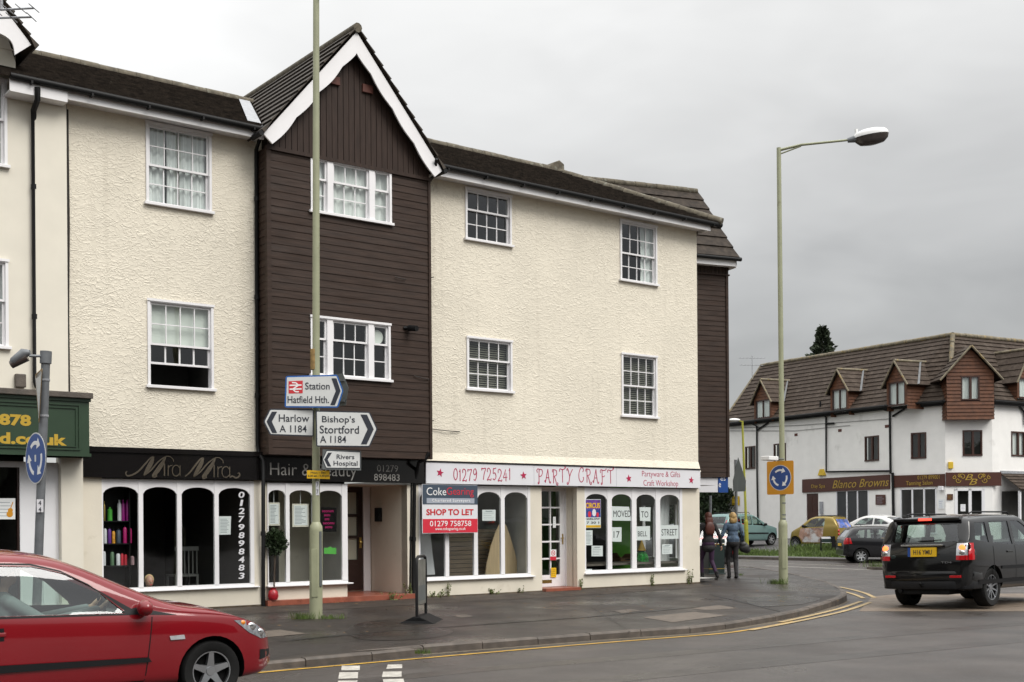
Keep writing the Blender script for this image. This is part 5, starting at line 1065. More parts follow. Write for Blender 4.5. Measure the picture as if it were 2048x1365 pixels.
c = F.px(1283, 1080, -.45); zb_ = F.z(1283, 1131, -.45); t = thing('witch_hat_figure', 'green tinsel figure under a pointed yellow hat in the shop window', 'decoration', F.at(c[0], -.45, zb_))
hh = c[1] - zb_; MB().lathe([(0, hh * .55), (.11, hh * .55), (.10, hh * .6), (.01, hh * 1.0)], 14).build('hat', 'cone_yellow', t, smooth=40); MB().lathe([(.112, hh * .54), (.112, hh * .58)], 14).build('hat_band', 'sign_black', t)
mb = MB()
for i in range(260): a, z = R.uniform(0, 6.28), R.uniform(.1, .54) * hh; r = .08 + .05 * sin(z / hh * 6); p = Vector((r * cos(a), r * sin(a), z)); d = Vector((R.uniform(-1, 1), R.uniform(-1, 1), R.uniform(-1.5, .2))) * .05; mb.add([p, p + d, p + d + Vector((.008, 0, .008)), p + Vector((.008, 0, .008))], [(0, 1, 2, 3)])
mb.lathe([(.07, 0), (.10, hh * .3), (.06, hh * .56)], 12); mb.build('tinsel', 'tinsel', t, recalc=False)
mat('chair_grey', (.22, .22, .21), .6, var=.1)
u = F.u(368, 1090, -1.5); t = thing('chair', 'pale slatted chair in the dark salon seen through the middle panes', 'chair', F.at(u, -1.6, .3)); mb = MB()
for i in range(6): mb.box(-.2 + i * .08, -.18 + i * .08, -.2, -.18, .45, .95)
mb.box(-.22, .24, -.21, -.17, .9, .98); mb.build('backrest', 'chair_grey', t); MB().box(-.22, .24, -.2, .24, .42, .46).build('seat', 'chair_grey', t)
for x, y in ((-.2, -.18), (.22, -.18), (-.2, .22), (.22, .22)): MB().box(x - .02, x + .02, y - .02, y + .02, 0, .42).build('leg', 'chair_grey', t)
# plaques on the white building
for Fr, lab, px, m, ink in ((FA, 'brown plaque with pale lettering on the white wall', rc(1751, 990, 1771, 1010), 'brown_fascia', 'pale_bar'), (FB, 'blue and white notice by the corner shop window', rc(1876.5, 998.5, 1889, 1018), 'paper', 'sign_blue'), (FC, 'small brown plaque left of the salon double doors', rc(1894, 988.5, 1906, 1000.5), 'brown_fascia', 'old_gold'), (FC, 'white paper stuck on the salon double doors', rc(1921, 1009, 1931, 1023), 'paper', 'purple'), (FA, 'yellow notice on the white end wall', rc(1464, 993, 1479, 1011), 'alarm_yellow', 'ink')):
    note(lab, px, 4, Fr=Fr, n=.04, m=m, ink=ink, name='wall_notice')
# ================================================================ STREET FURNITURE
mat('column_green', (.30, .31, .20), .45, var=.10, vs=3, bump=.2, bs=30, dirt=(.15, .13, .07), ds=4, dmin=.62)
mat('column_lime', (.30, .30, .03), .5, var=.12); mat('rust', (.27, .17, .06), .8, var=.4, vs=14)
mat('lamp_white', (.75, .75, .74), .4, var=.04); mat('lamp_bowl', (.06, .05, .045), .2, var=.3)
mat('road_sign_white', (.60, .61, .60), .45, var=.03, vs=7); mat('sign_ink', (.020, .024, .035), .45, var=0); mat('rail_red', (.55, .03, .04), .4, var=0); mat('border_blue', (.01, .10, .36), .4, var=0)
def column(name, label, base, h, r0, hl, r1, r2, lean=(0, 0), m='column_green', top=None):
    t = thing(name, label, 'street lamp', Matrix.Translation(base)); L = lambda z: (lean[0] * z / h, lean[1] * z / h, z)
    mb = MB(); mb.tube([L(-.05), L(hl)], r0, 20); mb.tube([L(hl), L(hl + .06), L(hl + .13)], [r0, r0 * .97, r1], 20); mb.build('base_column', m, t, smooth=50)
    MB().tube([L(hl + .12), L(h * .55), L(h)], [r1, (r1 + r2) / 2, r2], 20).build('shaft', m, t, smooth=50)
    MB().box(-.05, .05, -r0 - .006, -r0 + .03, .35, hl - .3).build('access_door', m, t, bevel=.004)
    return t
b1 = gnd(632, 1240, .14); b1.z = pav(b1); lp = column('street_lamp', 'tall pale green lamp column carrying the white direction signs', b1, 10.0, .105, 1.42, .064, .05, (.075, 0))
MB().tube([(.075, 0, 9.95), (.5, -.3, 10.25), (1.6, -.9, 10.45)], .03, 10).build('arm', 'column_green', lp, smooth=50); mb = MB(); mb.ball((1.95, -1.1, 10.48), (.42, .16, .12)); mb.build('lantern', 'lamp_white', lp, smooth=60)
MB().lathe([(.061, 4.0), (.063, 4.02), (.063, 4.30), (.061, 4.33)], 20).build('rust_band', 'rust', lp, smooth=50)
c = Frame(b1.x, b1.y, 8); mb = MB(); mb.box(.02, .075, -.062, -.055, 1.98, 2.20); o = mb.build('number_plate', 'sign_white', lp)
for z in (2.15, 2.035): text('7', .048, z, .03, .07, 'sign_ink', o, -.062)
MB().tube([(.085, -.06, .52), (.085, -.06, 1.4)], .028, 8).build('cable_box', 'plate_grey', lp)
# direction signs
def chev(S, pts, y=-.009, name='arrow', m='sign_ink'): S.plate(pts, m, y, .002, name)
def roadsign(name, label, px, D, ang, c, border, inner=.022, bw=.02, r=.03, cat='road sign', face='road_sign_white', rim=None):
    p = atD(c[0], c[1], D); Fr = Frame(p.x, p.y, ang); S = Sign(name, label, cat, Fr, 0, c); P = rounded([S.L(*q) for q in px], r)
    MB().prism(P, 0, .004).build('backing', 'plate_grey', S.o); MB().prism(P, -.004, -.0005).build('border', border, S.o); MB().prism(shrink(P, bw), -.007, -.004).build('face', face, S.o)
    return S
z5 = lambda pts: [(460 + x / 3.25, 560 + y / 3.25) for x, y in pts]
def t5(S, body, x0, y0, x1, y1, m='sign_ink', **k): (a, b), (c, d) = z5([(x0, y0), (x1, y1)]); S.txt(body, a, b, c, d, m, -.007, **k)
D1 = b1.y - .16
S = roadsign('direction_sign', 'blue bordered sign to the station, pointing right, topmost on the column', z5([(362, 626), (698, 617), (738, 722), (702, 832), (355, 830)]), D1 - .05, 4, (630, 783), 'border_blue', bw=.022)
S.plate(z5([(381, 660), (473, 656), (473, 738), (381, 740)]), 'rail_red', -.007, .002, 'emblem_panel')
mb = MB(); q = lambda p: S.L(*z5([p])[0])
for a, b in (((388, 687), (466, 685)), ((388, 712), (466, 710))): ribbon(mb, [q(a), q(b)], .022, -.0115, -.009)
for pts in ([(404, 669), (428, 670), (446, 686)], [(446, 686), (408, 711)], [(408, 711), (426, 728), (448, 729)]): ribbon(mb, [q(p) for p in pts], .020, -.0118, -.0092)
mb.build('rail_emblem', 'letter_white', S.o); t5(S, 'Station', 489, 668, 648, 714, bold=.006); t5(S, 'Hatfield Hth.', 375, 756, 643, 802, bold=.006); chev(S, z5([(660, 641), (692, 641), (719, 723), (682, 815), (652, 815), (688, 723)]))
S = roadsign('direction_sign', 'black bordered sign to Harlow, pointing left', z5([(258, 838), (546, 842), (544, 1020), (260, 1010), (216, 922)]), D1 - .055, 12, (578, 845), 'sign_ink')
t5(S, 'Harlow', 317, 876, 515, 924, bold=.008); t5(S, 'A 1184', 322, 946, 498, 992, bold=.008); chev(S, z5([(272, 858), (306, 858), (272, 922), (306, 996), (274, 996), (238, 922)]))
S = roadsign('direction_sign', "large black bordered sign to Bishop's Stortford, pointing right", z5([(556, 850), (908, 858), (960, 970), (908, 1088), (560, 1085)]), D1 - .05, 12, (692, 858), 'sign_ink')
t5(S, "Bishop's", 598, 885, 812, 940, bold=.008); t5(S, 'Stortford', 583, 948, 838, 1000, bold=.008); t5(S, 'A 1184', 585, 1014, 755, 1060, bold=.008); chev(S, z5([(848, 876), (890, 877), (934, 972), (888, 1070), (850, 1070), (894, 972)]))
S = roadsign('direction_sign', 'small grey backed sign to Rivers Hospital, pointing left', z5([(602, 1102), (852, 1112), (852, 1240), (598, 1234)]), D1 - .02, 18, (683, 921), 'plate_grey', bw=.004, r=.008, face='plate_grey')
P = rounded([S.L(*p) for p in z5([(626, 1108), (848, 1118), (848, 1228), (622, 1226), (599, 1168)])], .015); MB().prism(P, -.010, -.0072).build('border', 'sign_ink', S.o); MB().prism(shrink(P, .012), -.012, -.0102).build('face', 'road_sign_white', S.o)
for bd, a in (('Rivers', (692, 1136, 807, 1166)), ('Hospital', (672, 1178, 828, 1218))): (x0, y0), (x1, y1) = z5([a[:2], a[2:]]); S.txt(bd, x0, y0, x1, y1, 'sign_ink', -.012, bold=.008)
S.plate(z5([(638, 1124), (662, 1124), (634, 1169), (657, 1214), (634, 1214), (611, 1169)]), 'sign_ink', -.012, .002, 'arrow')
S = roadsign('parking_plate', 'small yellow plate with worn black hours on the lamp column', z5([(500, 1238), (648, 1242), (648, 1296), (500, 1292)]), D1 + .03, 3, (636.5, 950), 'plate_yellow', bw=.004, r=.004, face='plate_yellow')
t5(S, 'Mon - Sat', 525, 1247, 622, 1260); t5(S, '8.30 am - 5.30 pm', 508, 1268, 642, 1284, bold=.01)
p = atD(690, 782, b1.y + .13); Fr = Frame(p.x, p.y, -35); S = Sign('road_sign', 'grey back of a sign facing away behind the station sign', 'road sign', Fr, 0, (688, 782)); MB().prism([S.L(x, y) for x, y in ((660, 750), (686, 747), (697, 776), (692, 811), (660, 815))], -.004, 0).build('panel', 'plate_grey', S.o); MB().prism([S.L(x, y) for x, y in ((640, 760), (690, 759), (690, 763), (640, 764))], -.03, -.004).prism([S.L(x, y) for x, y in ((640, 800), (690, 800), (690, 804), (640, 804))], -.03, -.004).build('rail', 'galvanised', S.o)
# the lamp at the corner with the roundabout sign
b2 = gnd(1567, 1172, .12); b2.z = pav(b2); top = atD(1557.5, 296, b2.y); h = top.z - b2.z
l2 = column('street_lamp', 'pale green lamp column on the corner pavement with a white lantern on its arm', b2, h, .108, 1.38, .066, .052, (top.x - b2.x, 0))
tx = top.x - b2.x; e = atD(1702, 280, b2.y - .5) - b2; MB().tube([(tx, 0, h - .06), (tx + .5, -.15, h + .02), e], [.034, .03, .026], 10).tube([(tx, 0, h - .16), (tx + .5, -.15, h - .01)], .018, 8).build('arm', 'column_green', l2, smooth=50)
mb = MB(); d = Vector((.93, -.28, .10)).normalized(); M = Matrix.Translation(e) @ d.to_track_quat('X', 'Z').to_matrix().to_4x4(); mb.M = M
mb.tube([(-.08, 0, 0), (.12, 0, 0)], [.055, .09], 12); mb.build('neck', 'galvanised', l2)
mb = MB(); mb.M = M; n_ = 18; vs = []
for zz, k in ((.0, 1.), (.06, 1.0), (.12, .86), (.16, .5)): vs += [(.45 + .40 * k * cos(2 * pi * i / n_), .19 * k * sin(2 * pi * i / n_), zz) for i in range(n_)]
mb.add(vs, [(j * n_ + i, j * n_ + (i + 1) % n_, (j + 1) * n_ + (i + 1) % n_, (j + 1) * n_ + i) for j in range(3) for i in range(n_)] + [list(range(3 * n_, 4 * n_))]); mb.tube([(.14, 0, .1), (.14, 0, .22)], .035, 8); o = mb.build('lantern', 'lamp_white', l2, smooth=40)
mb = MB(); mb.M = M; vs = []
for zz, k in ((.0, .99), (-.10, .92), (-.18, .70), (-.21, .3)): vs += [(.46 + .40 * k * cos(2 * pi * i / n_), .19 * k * sin(2 * pi * i / n_), zz) for i in range(n_)]
mb.add(vs, [(j * n_ + i, j * n_ + (i + 1) % n_, (j + 1) * n_ + (i + 1) % n_, (j + 1) * n_ + i) for j in range(3) for i in range(n_)] + [list(range(3 * n_, 4 * n_))]); mb.build('bowl', 'lamp_bowl', o, smooth=50)
mb = MB()
for z in (1.52, 1.62, 1.9, 2.1, 2.22): mb.lathe([(.067, z), (.069, z + .01), (.069, z + .02), (.067, z + .03)], 20)
mb.build('strap', 'plate_grey', l2)
def roundabout(S, r, blue='sign_blue', bolt=False, y=-.004):
    'three white arrows chasing each other clockwise on a blue disc'
    mb = MB(); mb.prism([(r * cos(2 * pi * i / 40), r * sin(2 * pi * i / 40)) for i in range(40)], y - .002, y); mb.build('rim', 'road_sign_white', S.o)
    mb = MB(); mb.prism([(r * .95 * cos(2 * pi * i / 40), r * .95 * sin(2 * pi * i / 40)) for i in range(40)], y - .004, y - .0021); mb.build('disc', blue, S.o)
    for k in range(3):
        a0 = 100 - k * 120; q = arc(0, 0, r * .60, a0 + 35, a0 - 28, 10); mb = MB(); ribbon(mb, q, r * .15, y - .006, y - .0041); a = radians(a0 - 28); rm = r * .6; tx_, tz = sin(a), -cos(a)
        tip = (rm * cos(a) + tx_ * r * .30, rm * sin(a) + tz * r * .30); mb.prism([((rm + r * .22) * cos(a), (rm + r * .22) * sin(a)), tip, ((rm - r * .22) * cos(a), (rm - r * .22) * sin(a))], y - .0062, y - .0043); mb.build('arrow', 'letter_white', S.o)
zc = atD(1560.5, 956, b2.y).z; p = Vector((b2.x + tx * (zc - b2.z) / h, b2.y, 0)) + Vector((-.7, -.7, 0)) * .09
Fr = Frame(p.x, p.y, -45); S = Sign('roundabout_sign', 'orange backed blue roundabout sign on the corner lamp column', 'road sign', Fr, 0, (1560.5, 956)); MB().prism(rounded([(-.37, -.40), (.37, -.40), (.37, .40), (-.37, .40)], .04), -.004, 0).build('backing', 'sign_orange', S.o); roundabout(S, .305)
mb = MB(); mb.tube([(.1, 0, .44), (.0, -.25, .46)], .018, 8); mb.build('lamp_arm', 'plate_grey', S.o); mb = MB(); mb.box(-.14, .10, -.62, -.22, .40, .50); mb.build('sign_lamp', 'lamp_white', S.o, bevel=.02)
# grey leaning post at the left with the round blue sign
D3 = 14.1; tp = atD(92, 706, D3); bs = atD(69, 1280, D3); bs.z = pav(bs); t = thing('sign_post', 'leaning grey post with a small lamp at far left', 'sign post', Matrix.Translation(bs)); dv = tp - bs
MB().tube([(0, 0, -.05), dv * .5, dv], [.052, .05, .05], 16).tube([dv * .965, dv * 1.005], .066, 14).build('post', 'galvanised', t, smooth=50)
c = atD(93, 713, D3) - bs; e = atD(58, 712, D3 - .1) - bs; MB().tube([c, e], .016, 8).build('arm', 'galvanised', t); mb = MB()
x0 = atD(60, 705, D3 - .1) - bs; x1 = atD(22, 727, D3 - .12) - bs; mb.tube([x0, x0.lerp(x1, .3) + Vector((0, 0, .03)), x1.lerp(x0, .15), x1], [.028, .06, .055, .028], 12); mb.build('lantern', 'galvanised', t, smooth=50); mb = MB(); mb.tube([x0.lerp(x1, .15) - Vector((0, 0, .035)), x1 - Vector((0, .0, .02))], [.05, .045], 10); mb.build('bowl', 'lamp_bowl', t, smooth=50)
p = atD(82, 1012, D3 - .05) - bs; mb = MB(); mb.box(p.x - .045, p.x + .03, p.y - .012, p.y - .006, p.z - .075, p.z + .075); o = mb.build('number_plate', 'sign_white', t)
for dz in (.035, -.04): text('4', p.x - .008, p.z + dz, .032, .05, 'sign_ink', o, p.y - .012)
for y in (757, 824): q = (y - 706) / (1280 - 706); c = dv * (1 - q); MB().tube([c - Vector((0, 0, .012)), c + Vector((0, 0, .012))], .057, 14).build('clamp', 'lead_flashing', t)
c = atD(72, 917, D3 - .03); Fr = Frame(c.x, c.y, -47); S = Sign('roundabout_sign', 'round blue roundabout sign on the leaning grey post', 'road sign', Fr, 0, (72, 917)); MB().prism([(.3 * cos(2 * pi * i / 40), .3 * sin(2 * pi * i / 40)) for i in range(40)], -.003, 0).build('backing', 'plate_grey', S.o); roundabout(S, .30); MB().prism(rounded([(-.022, -.04), (.022, -.04), (.022, .04), (-.022, .04)], .01), -.0085, -.0065).build('sticker', 'road_sign_white', S.o)
c = atD(78, 795, D3 - .08); Fr = Frame(c.x, c.y, -62); S = Sign('road_sign', 'faded triangular sign seen edge on, high on the leaning post', 'road sign', Fr, 0, (78, 795)); P = rounded([(-.34, .3), (.34, .3), (0, -.32)], .05); MB().prism(P, 0, .004).build('backing', 'plate_grey', S.o); MB().prism(P, -.003, 0).build('border', 'rust', S.o); MB().prism(shrink(P, .06), -.005, -.003).build('face', 'road_sign_white', S.o)
# posts by the far crossing
b = gnd(1474.5, 1157, .2); t = thing('sign_post', 'grey post behind the woman in denim with dark sign backs', 'sign post', Matrix.Translation((b.x, b.y, .2))); hh = atD(1473, 920, b.y).z - .2; MB().tube([(0, 0, -.05), (-.02, 0, hh)], .038, 12).build('post', 'galvanised', t, smooth=50)
mat('sign_back', (.035, .042, .038), .5, var=.2)
Fr = Frame(b.x, b.y - .05, 62); S = Sign('road_sign', 'dark back of a triangular sign on the grey post by the bin', 'road sign', Fr, 0, (1478, 945)); mb = MB(); mb.prism([S.L(x, y) for x, y in ((1466, 962), (1476.5, 915), (1492, 962), (1491, 983), (1467, 984))], 0, .006); mb.build('panel', 'sign_back', S.o)
p = atD(1419.5, 1060, 36.5); t = thing('sign_post', 'thin grey post partly hidden by the woman in black', 'sign post', Matrix.Translation((p.x, p.y, .0))); MB().tube([(0, 0, 0), (.03, 0, 2.45)], .04, 10).build('post', 'galvanised', t, smooth=50)
# far lamp
b = far(1494, 1098); b3 = b; px_m = FPX / b.y; t = column('street_lamp', 'lime green lamp column on the far grass verge', b, (1098 - 842) / px_m, .10, 1.3, .062, .05, ((1486.5 - 1494) / px_m, 0), 'column_lime')
hh = (1098 - 842) / px_m; dx = -8 / px_m; MB().tube([(dx, 0, hh - .05), (dx - .18, -.1, hh)], .03, 8).build('arm', 'column_lime', t); MB().ball((dx - .42, -.18, hh + .03), (.30, .12, .08)).build('lantern', 'lamp_white', t, smooth=60)
# litter bin
pa = gnd(1427, 1151, .2); t = thing('litter_bin', 'dark green square litter bin on the pavement beyond the corner', 'bin', Matrix.Translation((pa.x, pa.y, .2)) @ Matrix.Rotation(radians(14), 4, 'Z'))
mat('bin_green', (.010, .022, .020), .4, var=.15)
w = .23; mb = MB(); mb.box(-w, w, -w, w, .06, .86); mb.build('body', 'bin_green', t, bevel=.02); MB().box(-w - .02, w + .02, -w - .02, w + .02, .0, .07).build('plinth', 'bin_green', t, bevel=.01); mb = MB(); mb.box(-w - .015, w + .015, -w - .015, w + .015, .88, 1.0); mb.build('lid', 'bin_green', t, bevel=.03)
MB().box(-w - .004, w + .004, -w - .004, w + .004, .845, .862).box(-w - .004, w + .004, -w - .004, w + .004, .18, .195).build('trim', 'old_gold', t)
# swing board on the pavement
pa = gnd(832, 1254, .13); pb = gnd(853, 1236, .13); zg_ = pav(pa); c = (pa + pb) / 2; dv = (pb - pa); ang = radians(82); L_ = dv.length
t = thing('pavement_sign', 'black swinging pavement sign seen edge on before the shops', 'sign', Matrix.Translation((c.x, c.y, zg_)) @ Matrix.Rotation(ang, 4, 'Z'))
mat('rubber', (.007, .007, .0075), .6, var=.2, spec=.15)
w = .33; hh = 1.03; mb = MB(); mb.prism([(-.30, 0), (.30, 0), (.06, .10), (-.06, .10)], -w - .06, -w + .1, 'x'); mb.build('foot', 'rubber', t, bevel=.008)
mb = MB(); mb.add([(-w - .08, -.29, 0), (w + .08, -.29, 0), (w + .08, .29, 0), (-w - .08, .29, 0), (-w - .03, -.05, .11), (w + .03, -.05, .11), (w + .03, .05, .11), (-w - .03, .05, .11)], [(0, 3, 2, 1), (4, 5, 6, 7), (0, 1, 5, 4), (1, 2, 6, 5), (2, 3, 7, 6), (3, 0, 4, 7)]); mb.build('base', 'rubber', t)
MB().tube([(-w, 0, .06), (-w, 0, hh - .12), (-w + .03, 0, hh - .03), (-w + .12, 0, hh), (w - .12, 0, hh), (w - .03, 0, hh - .03), (w, 0, hh - .12), (w, 0, .06)], .024, 10).build('frame', 'black_plastic', t, smooth=50)
mat('poster_grey', (.12, .12, .105), .4, var=.5, vs=7); mb = MB(); mb.box(-w + .045, w - .045, -.012, .012, .28, hh - .05); mb.build('panel', 'poster_grey', t, bevel=.004); MB().box(-w + .09, w - .09, -.014, .014, .34, .58).build('print', 'plate_grey', t)
# traffic bollard beside the 4x4 and the nameplate on the grass
pa = gnd(1776, 1124, 0.0); t = thing('bollard', 'black bollard with a yellow edge just left of the black four wheel drive', 'bollard', Matrix.Translation((pa.x, pa.y, 0))); k = pa.y / FPX; w = 12 * k; h = 50 * k
MB().box(-w, w, -.1, .1, 0, h).build('body', 'black_plastic', t, bevel=.03); MB().box(-w - .03, -w + .05, -.11, .11, .1, h - .03).build('edge', 'sign_orange', t)
pa = far(1656, 1107); k = pa.y / FPX; t = thing('street_nameplate', 'green and white street nameplate on leaning black posts in the grass', 'nameplate', Matrix.Translation(pa) @ Matrix.Rotation(radians(-4), 4, 'Z'))
MB().box(-13 * k, 12 * k, -.02, .02, 21 * k, 33 * k).build('plate', 'sign_white', t); MB().box(-12 * k, 11 * k, -.026, -.02, 22 * k, 29 * k).build('band', 'plate_green' if 'plate_green' in MATS else 'bin_green', t)
mb = MB(); mb.M = Matrix.Translation((14 * k, 0, 0)) @ Matrix.Rotation(radians(-8), 4, 'Y') @ Matrix.Translation((0, 0, 0)); mb.box(-.09, .09, -.05, .05, -.1, 34 * k); mb.build('post', 'rubber', t); MB().box(-15 * k, -12.5 * k, -.04, .04, 0, 30 * k).build('post', 'rubber', t)
# ================================================================ VEHICLES
mat('car_dark', (.006, .006, .0065), .7, spec=.2, var=.1); mat('tyre', (.009, .009, .009), .8, spec=.25, var=.2, vs=12); mat('alloy', (.42, .43, .45), .28, metal=.9, var=.1); mat('hubcap', (.40, .41, .42), .35, metal=.5, var=.1)
mat('lens_red', (.42, .006, .010), .15, var=0, coat=.6); mat('lens_clear', (.55, .56, .58), .12, metal=.5, var=.15, vs=30, coat=.6); mat('lens_orange', (.7, .22, .02), .2, var=0, coat=.5)
mat('lit_red', (1.0, .05, .03), .3, var=0, emit=2.2); mat('lit_amber', (1.0, .13, .03), .3, var=0, emit=2.4)
mat('number_yellow', (.70, .42, .01), .45, var=.03); mat('seat_grey', (.05, .05, .055), .85, var=.15); mat('trim_black', (.008, .008, .009), .55, spec=.25, var=.1); mat('chrome', (.6, .6, .6), .18, metal=1, var=0)
glassmat('car_glass', (.66, .76, .71), 2.0); glassmat('car_glass_dark', (.42, .48, .46), 1.3)
mat('lamp_inner', (.30, .31, .33), .12, metal=.6, var=.5, vs=20, coat=1.)
def paint(name, col, metal=.0, rough=.35, coat=.9): return mat(name, col, rough, metal=metal, var=.05, vs=2, coat=coat, spec=.15)
def lerpc(c, x):
    if x <= c[0][0]: return c[0][1]
    for a, b in zip(c, c[1:]):
        if x <= b[0]: return a[1] + (b[1] - a[1]) * (x - a[0]) / (b[0] - a[0])
    return c[-1][1]
def smoothc(c, n=6): return spline(c, n)
def chaikin(P, n=2):
    for _ in range(n):
        Q = [P[0]]
        for a, b in zip(P, P[1:]): Q += [(a[0] * .75 + b[0] * .25, a[1] * .75 + b[1] * .25), (a[0] * .25 + b[0] * .75, a[1] * .25 + b[1] * .75)]
        Q.append(P[-1]); P = Q
    return P
def mesh_of(v, f, mats, idx=None):
    me = bpy.data.meshes.new('tmp'); me.from_pydata(v, [], f)
    for m in mats: me.materials.append(MATS[m])
    if idx is not None: me.polygons.foreach_set('material_index', [idx] * len(f))
    bm = bmesh.new(); bm.from_mesh(me); bmesh.ops.recalc_face_normals(bm, faces=bm.faces); bm.to_mesh(me); bm.free(); return me
class Car:
    def __init__(s, name, label, cat, M, sp, group=None):
        s.sp = sp; s.o = thing(name, label, cat, M, group); s.top = smoothc(sp['top']); s.belt = sp['belt']; s.wid = smoothc(sp['wid']); s.bot = sp['bot']; k = sp.get('lean', .22)
        xs0, xs1 = sp['top'][0][0], sp['top'][-1][0]; N_ = sp.get('n', 70)
        xs = [xs0 + (xs1 - xs0) * (.5 - .5 * cos(pi * i / N_)) for i in range(N_ + 1)]
        def half(x, d=0., floor=None):
            zt = lerpc(s.top, x) - d; zb = lerpc(s.bot, x) if floor is None else floor; W = lerpc(s.wid, x) - d; zt = max(zt, zb + .06); zl = min(lerpc(s.belt, x), zt - .03); zl = max(zl, zb + .02); h = zl - zb; g = max(0, zt - zl); yt = W * .975 - k * g; cr = sp.get('crown', .035) * min(1, g * 3 + .4)
            e = min(.09, g * .5)
            return [(0, zb), (W * .85, zb), (W * .955, zb + .06 * h), (W * .985, zb + .25 * h), (W, zb + .55 * h), (W * .995, zb + .85 * h), (W * .975, zl), (W * .965 - k * g * .25, zl + g * .25), (yt + k * e, zt - e), (yt - .05, zt - .012), (yt * .5, zt + cr * .75), (0, zt + cr)]
        def loft(xs, d=0., floor=None):
            v = []; f = []
            for x in xs:
                H = chaikin(half(x, d, floor), 2); ring = [(x, y, z) for y, z in H] + [(x, -y, z) for y, z in H[-2:0:-1]]; v += ring; n = len(ring)
            for i in range(len(xs) - 1): f += [(i * n + j, i * n + (j + 1) % n, (i + 1) * n + (j + 1) % n, (i + 1) * n + j) for j in range(n)]
            return v, f + [list(range(n)), list(range((len(xs) - 1) * n, len(xs) * n))]
        v, f = loft(xs); body = mesh_of(v, f, [sp['paint'], 'car_dark'], 0); s.bvh = BVHTree.FromPolygons([Vector(p) for p in v], f)
        cut = []
        ca, cb = sp['cabin']; m_ = 24
        cut.append(mesh_of(*loft([ca + (cb - ca) * i / m_ for i in range(m_ + 1)], .05, sp.get('floor', .45)), [sp['paint'], 'car_dark'], 1))
        for wx in sp['wheels']:
            r = sp['wr'] * sp.get('arch', 1.17)
            for sd in (-1, 1):
                y0, y1 = sd * (sp['track'] - .16), sd * 1.4; q = 28
                cut.append(mesh_of([(wx + r * cos(2 * pi * i / q), y, sp['wr'] + r * sin(2 * pi * i / q)) for y in (y0, y1) for i in range(q)], [(i, (i + 1) % q, q + (i + 1) % q, q + i) for i in range(q)] + [list(range(q)), list(range(q, 2 * q))], [sp['paint'], 'car_dark'], 1))
        for P in sp['side']: cut.append(s.prism([(x, -2, z) for x, z in P], [(x, 2, z) for x, z in P]))
        for P, x0, x1 in sp['ends']: cut.append(s.prism([(x0, y, z) for y, z in P], [(x1, y, z) for y, z in P]))
        ob = bpy.data.objects.new('tmp', body); COL.objects.link(ob); tmp = []
        for me in cut:
            co = bpy.data.objects.new('cut', me); COL.objects.link(co); tmp.append(co); md = ob.modifiers.new('b', 'BOOLEAN'); md.operation = 'DIFFERENCE'; md.solver = 'EXACT'; md.object = co
        dg = bpy.context.evaluated_depsgraph_get(); me = bpy.data.meshes.new_from_object(ob.evaluated_get(dg))
        for c in tmp + [ob]: bpy.data.objects.remove(c)
        me.name = 'body'; me.polygons.foreach_set('use_smooth', [True] * len(me.polygons)); me.set_sharp_from_angle(angle=radians(28))
        b = bpy.data.objects.new('body', me); COL.objects.link(b); b.parent = s.o; s.b = b
        gm = sp.get('glass', 'car_glass')
        for P in sp['side']:
            for sd in (-1, 1): s.patch(P, 'side', sd, gm, -.012, 'window')
        for P, x0, x1 in sp['ends']: s.patch(P, 'end', 1 if x1 > x0 else -1, gm, -.012, 'windscreen' if x1 > x0 else 'rear_window')
        for wx in sp['wheels']:
            for sd in (-1, 1): s.wheel(wx, sd)
        if sp.get('seats'):
            for sx, bk in sp['seats']:
                for sy in (-.36, .36): MB().box(sx - .25, sx + .25, sy - .23, sy + .23, sp.get('floor', .45), .62).prism([(sx - .28 + bk, .6), (sx - .12 + bk, .6), (sx - .22 + bk, 1.12), (sx - .32 + bk, 1.12)], sy - .22, sy + .22).box(sx - .36 + bk, sx - .26 + bk, sy - .12, sy + .12, 1.15, 1.34).build('seat', 'seat_grey', s.o, bevel=.03)
    def prism(s, A, B):
        n = len(A); return mesh_of(A + B, [list(range(n)), list(range(n, 2 * n))] + [(i, (i + 1) % n, n + (i + 1) % n, n + i) for i in range(n)], [s.sp['paint'], 'car_dark'], 0)
    def patch(s, P, how, sd, m, off, name, parent=None, step=.07):
        bm = bmesh.new(); ax = (0, 2) if how == 'side' else (1, 2)
        bm.faces.new([bm.verts.new((p[0], 0, p[1]) if how == 'side' else (0, p[0], p[1])) for p in P])
        for k, a in enumerate(ax):
            lo, hi = min(p[k] for p in P), max(p[k] for p in P); t = lo + step
            while t < hi - .01:
                no = Vector((0, 0, 0)); no[a] = 1; co = Vector((0, 0, 0)); co[a] = t
                bmesh.ops.bisect_plane(bm, geom=bm.verts[:] + bm.edges[:] + bm.faces[:], plane_co=co, plane_no=no); t += step
        d = Vector((0, -sd, 0)) if how == 'side' else Vector((-sd, 0, 0))
        for v in bm.verts:
            o = v.co - d * 4; hit, no, _, _ = s.bvh.ray_cast(o, d)
            if hit is None: hit, no, _, _ = s.bvh.find_nearest(v.co - d * 1.2)
            v.co = hit - d * off
        me = bpy.data.meshes.new(name); bm.to_mesh(me); bm.free(); me.materials.append(MATS[m]); me.polygons.foreach_set('use_smooth', [True] * len(me.polygons))
        o = bpy.data.objects.new(name, me); COL.objects.link(o); o.parent = parent or s.o; return o
    def side(s, P, m, name, sds=(-1, 1), off=.005): return [s.patch(P, 'side', sd, m, off, name) for sd in sds]
    def hit(s, p, d): return s.bvh.ray_cast(Vector(p) - Vector(d) * 4, Vector(d))[0]
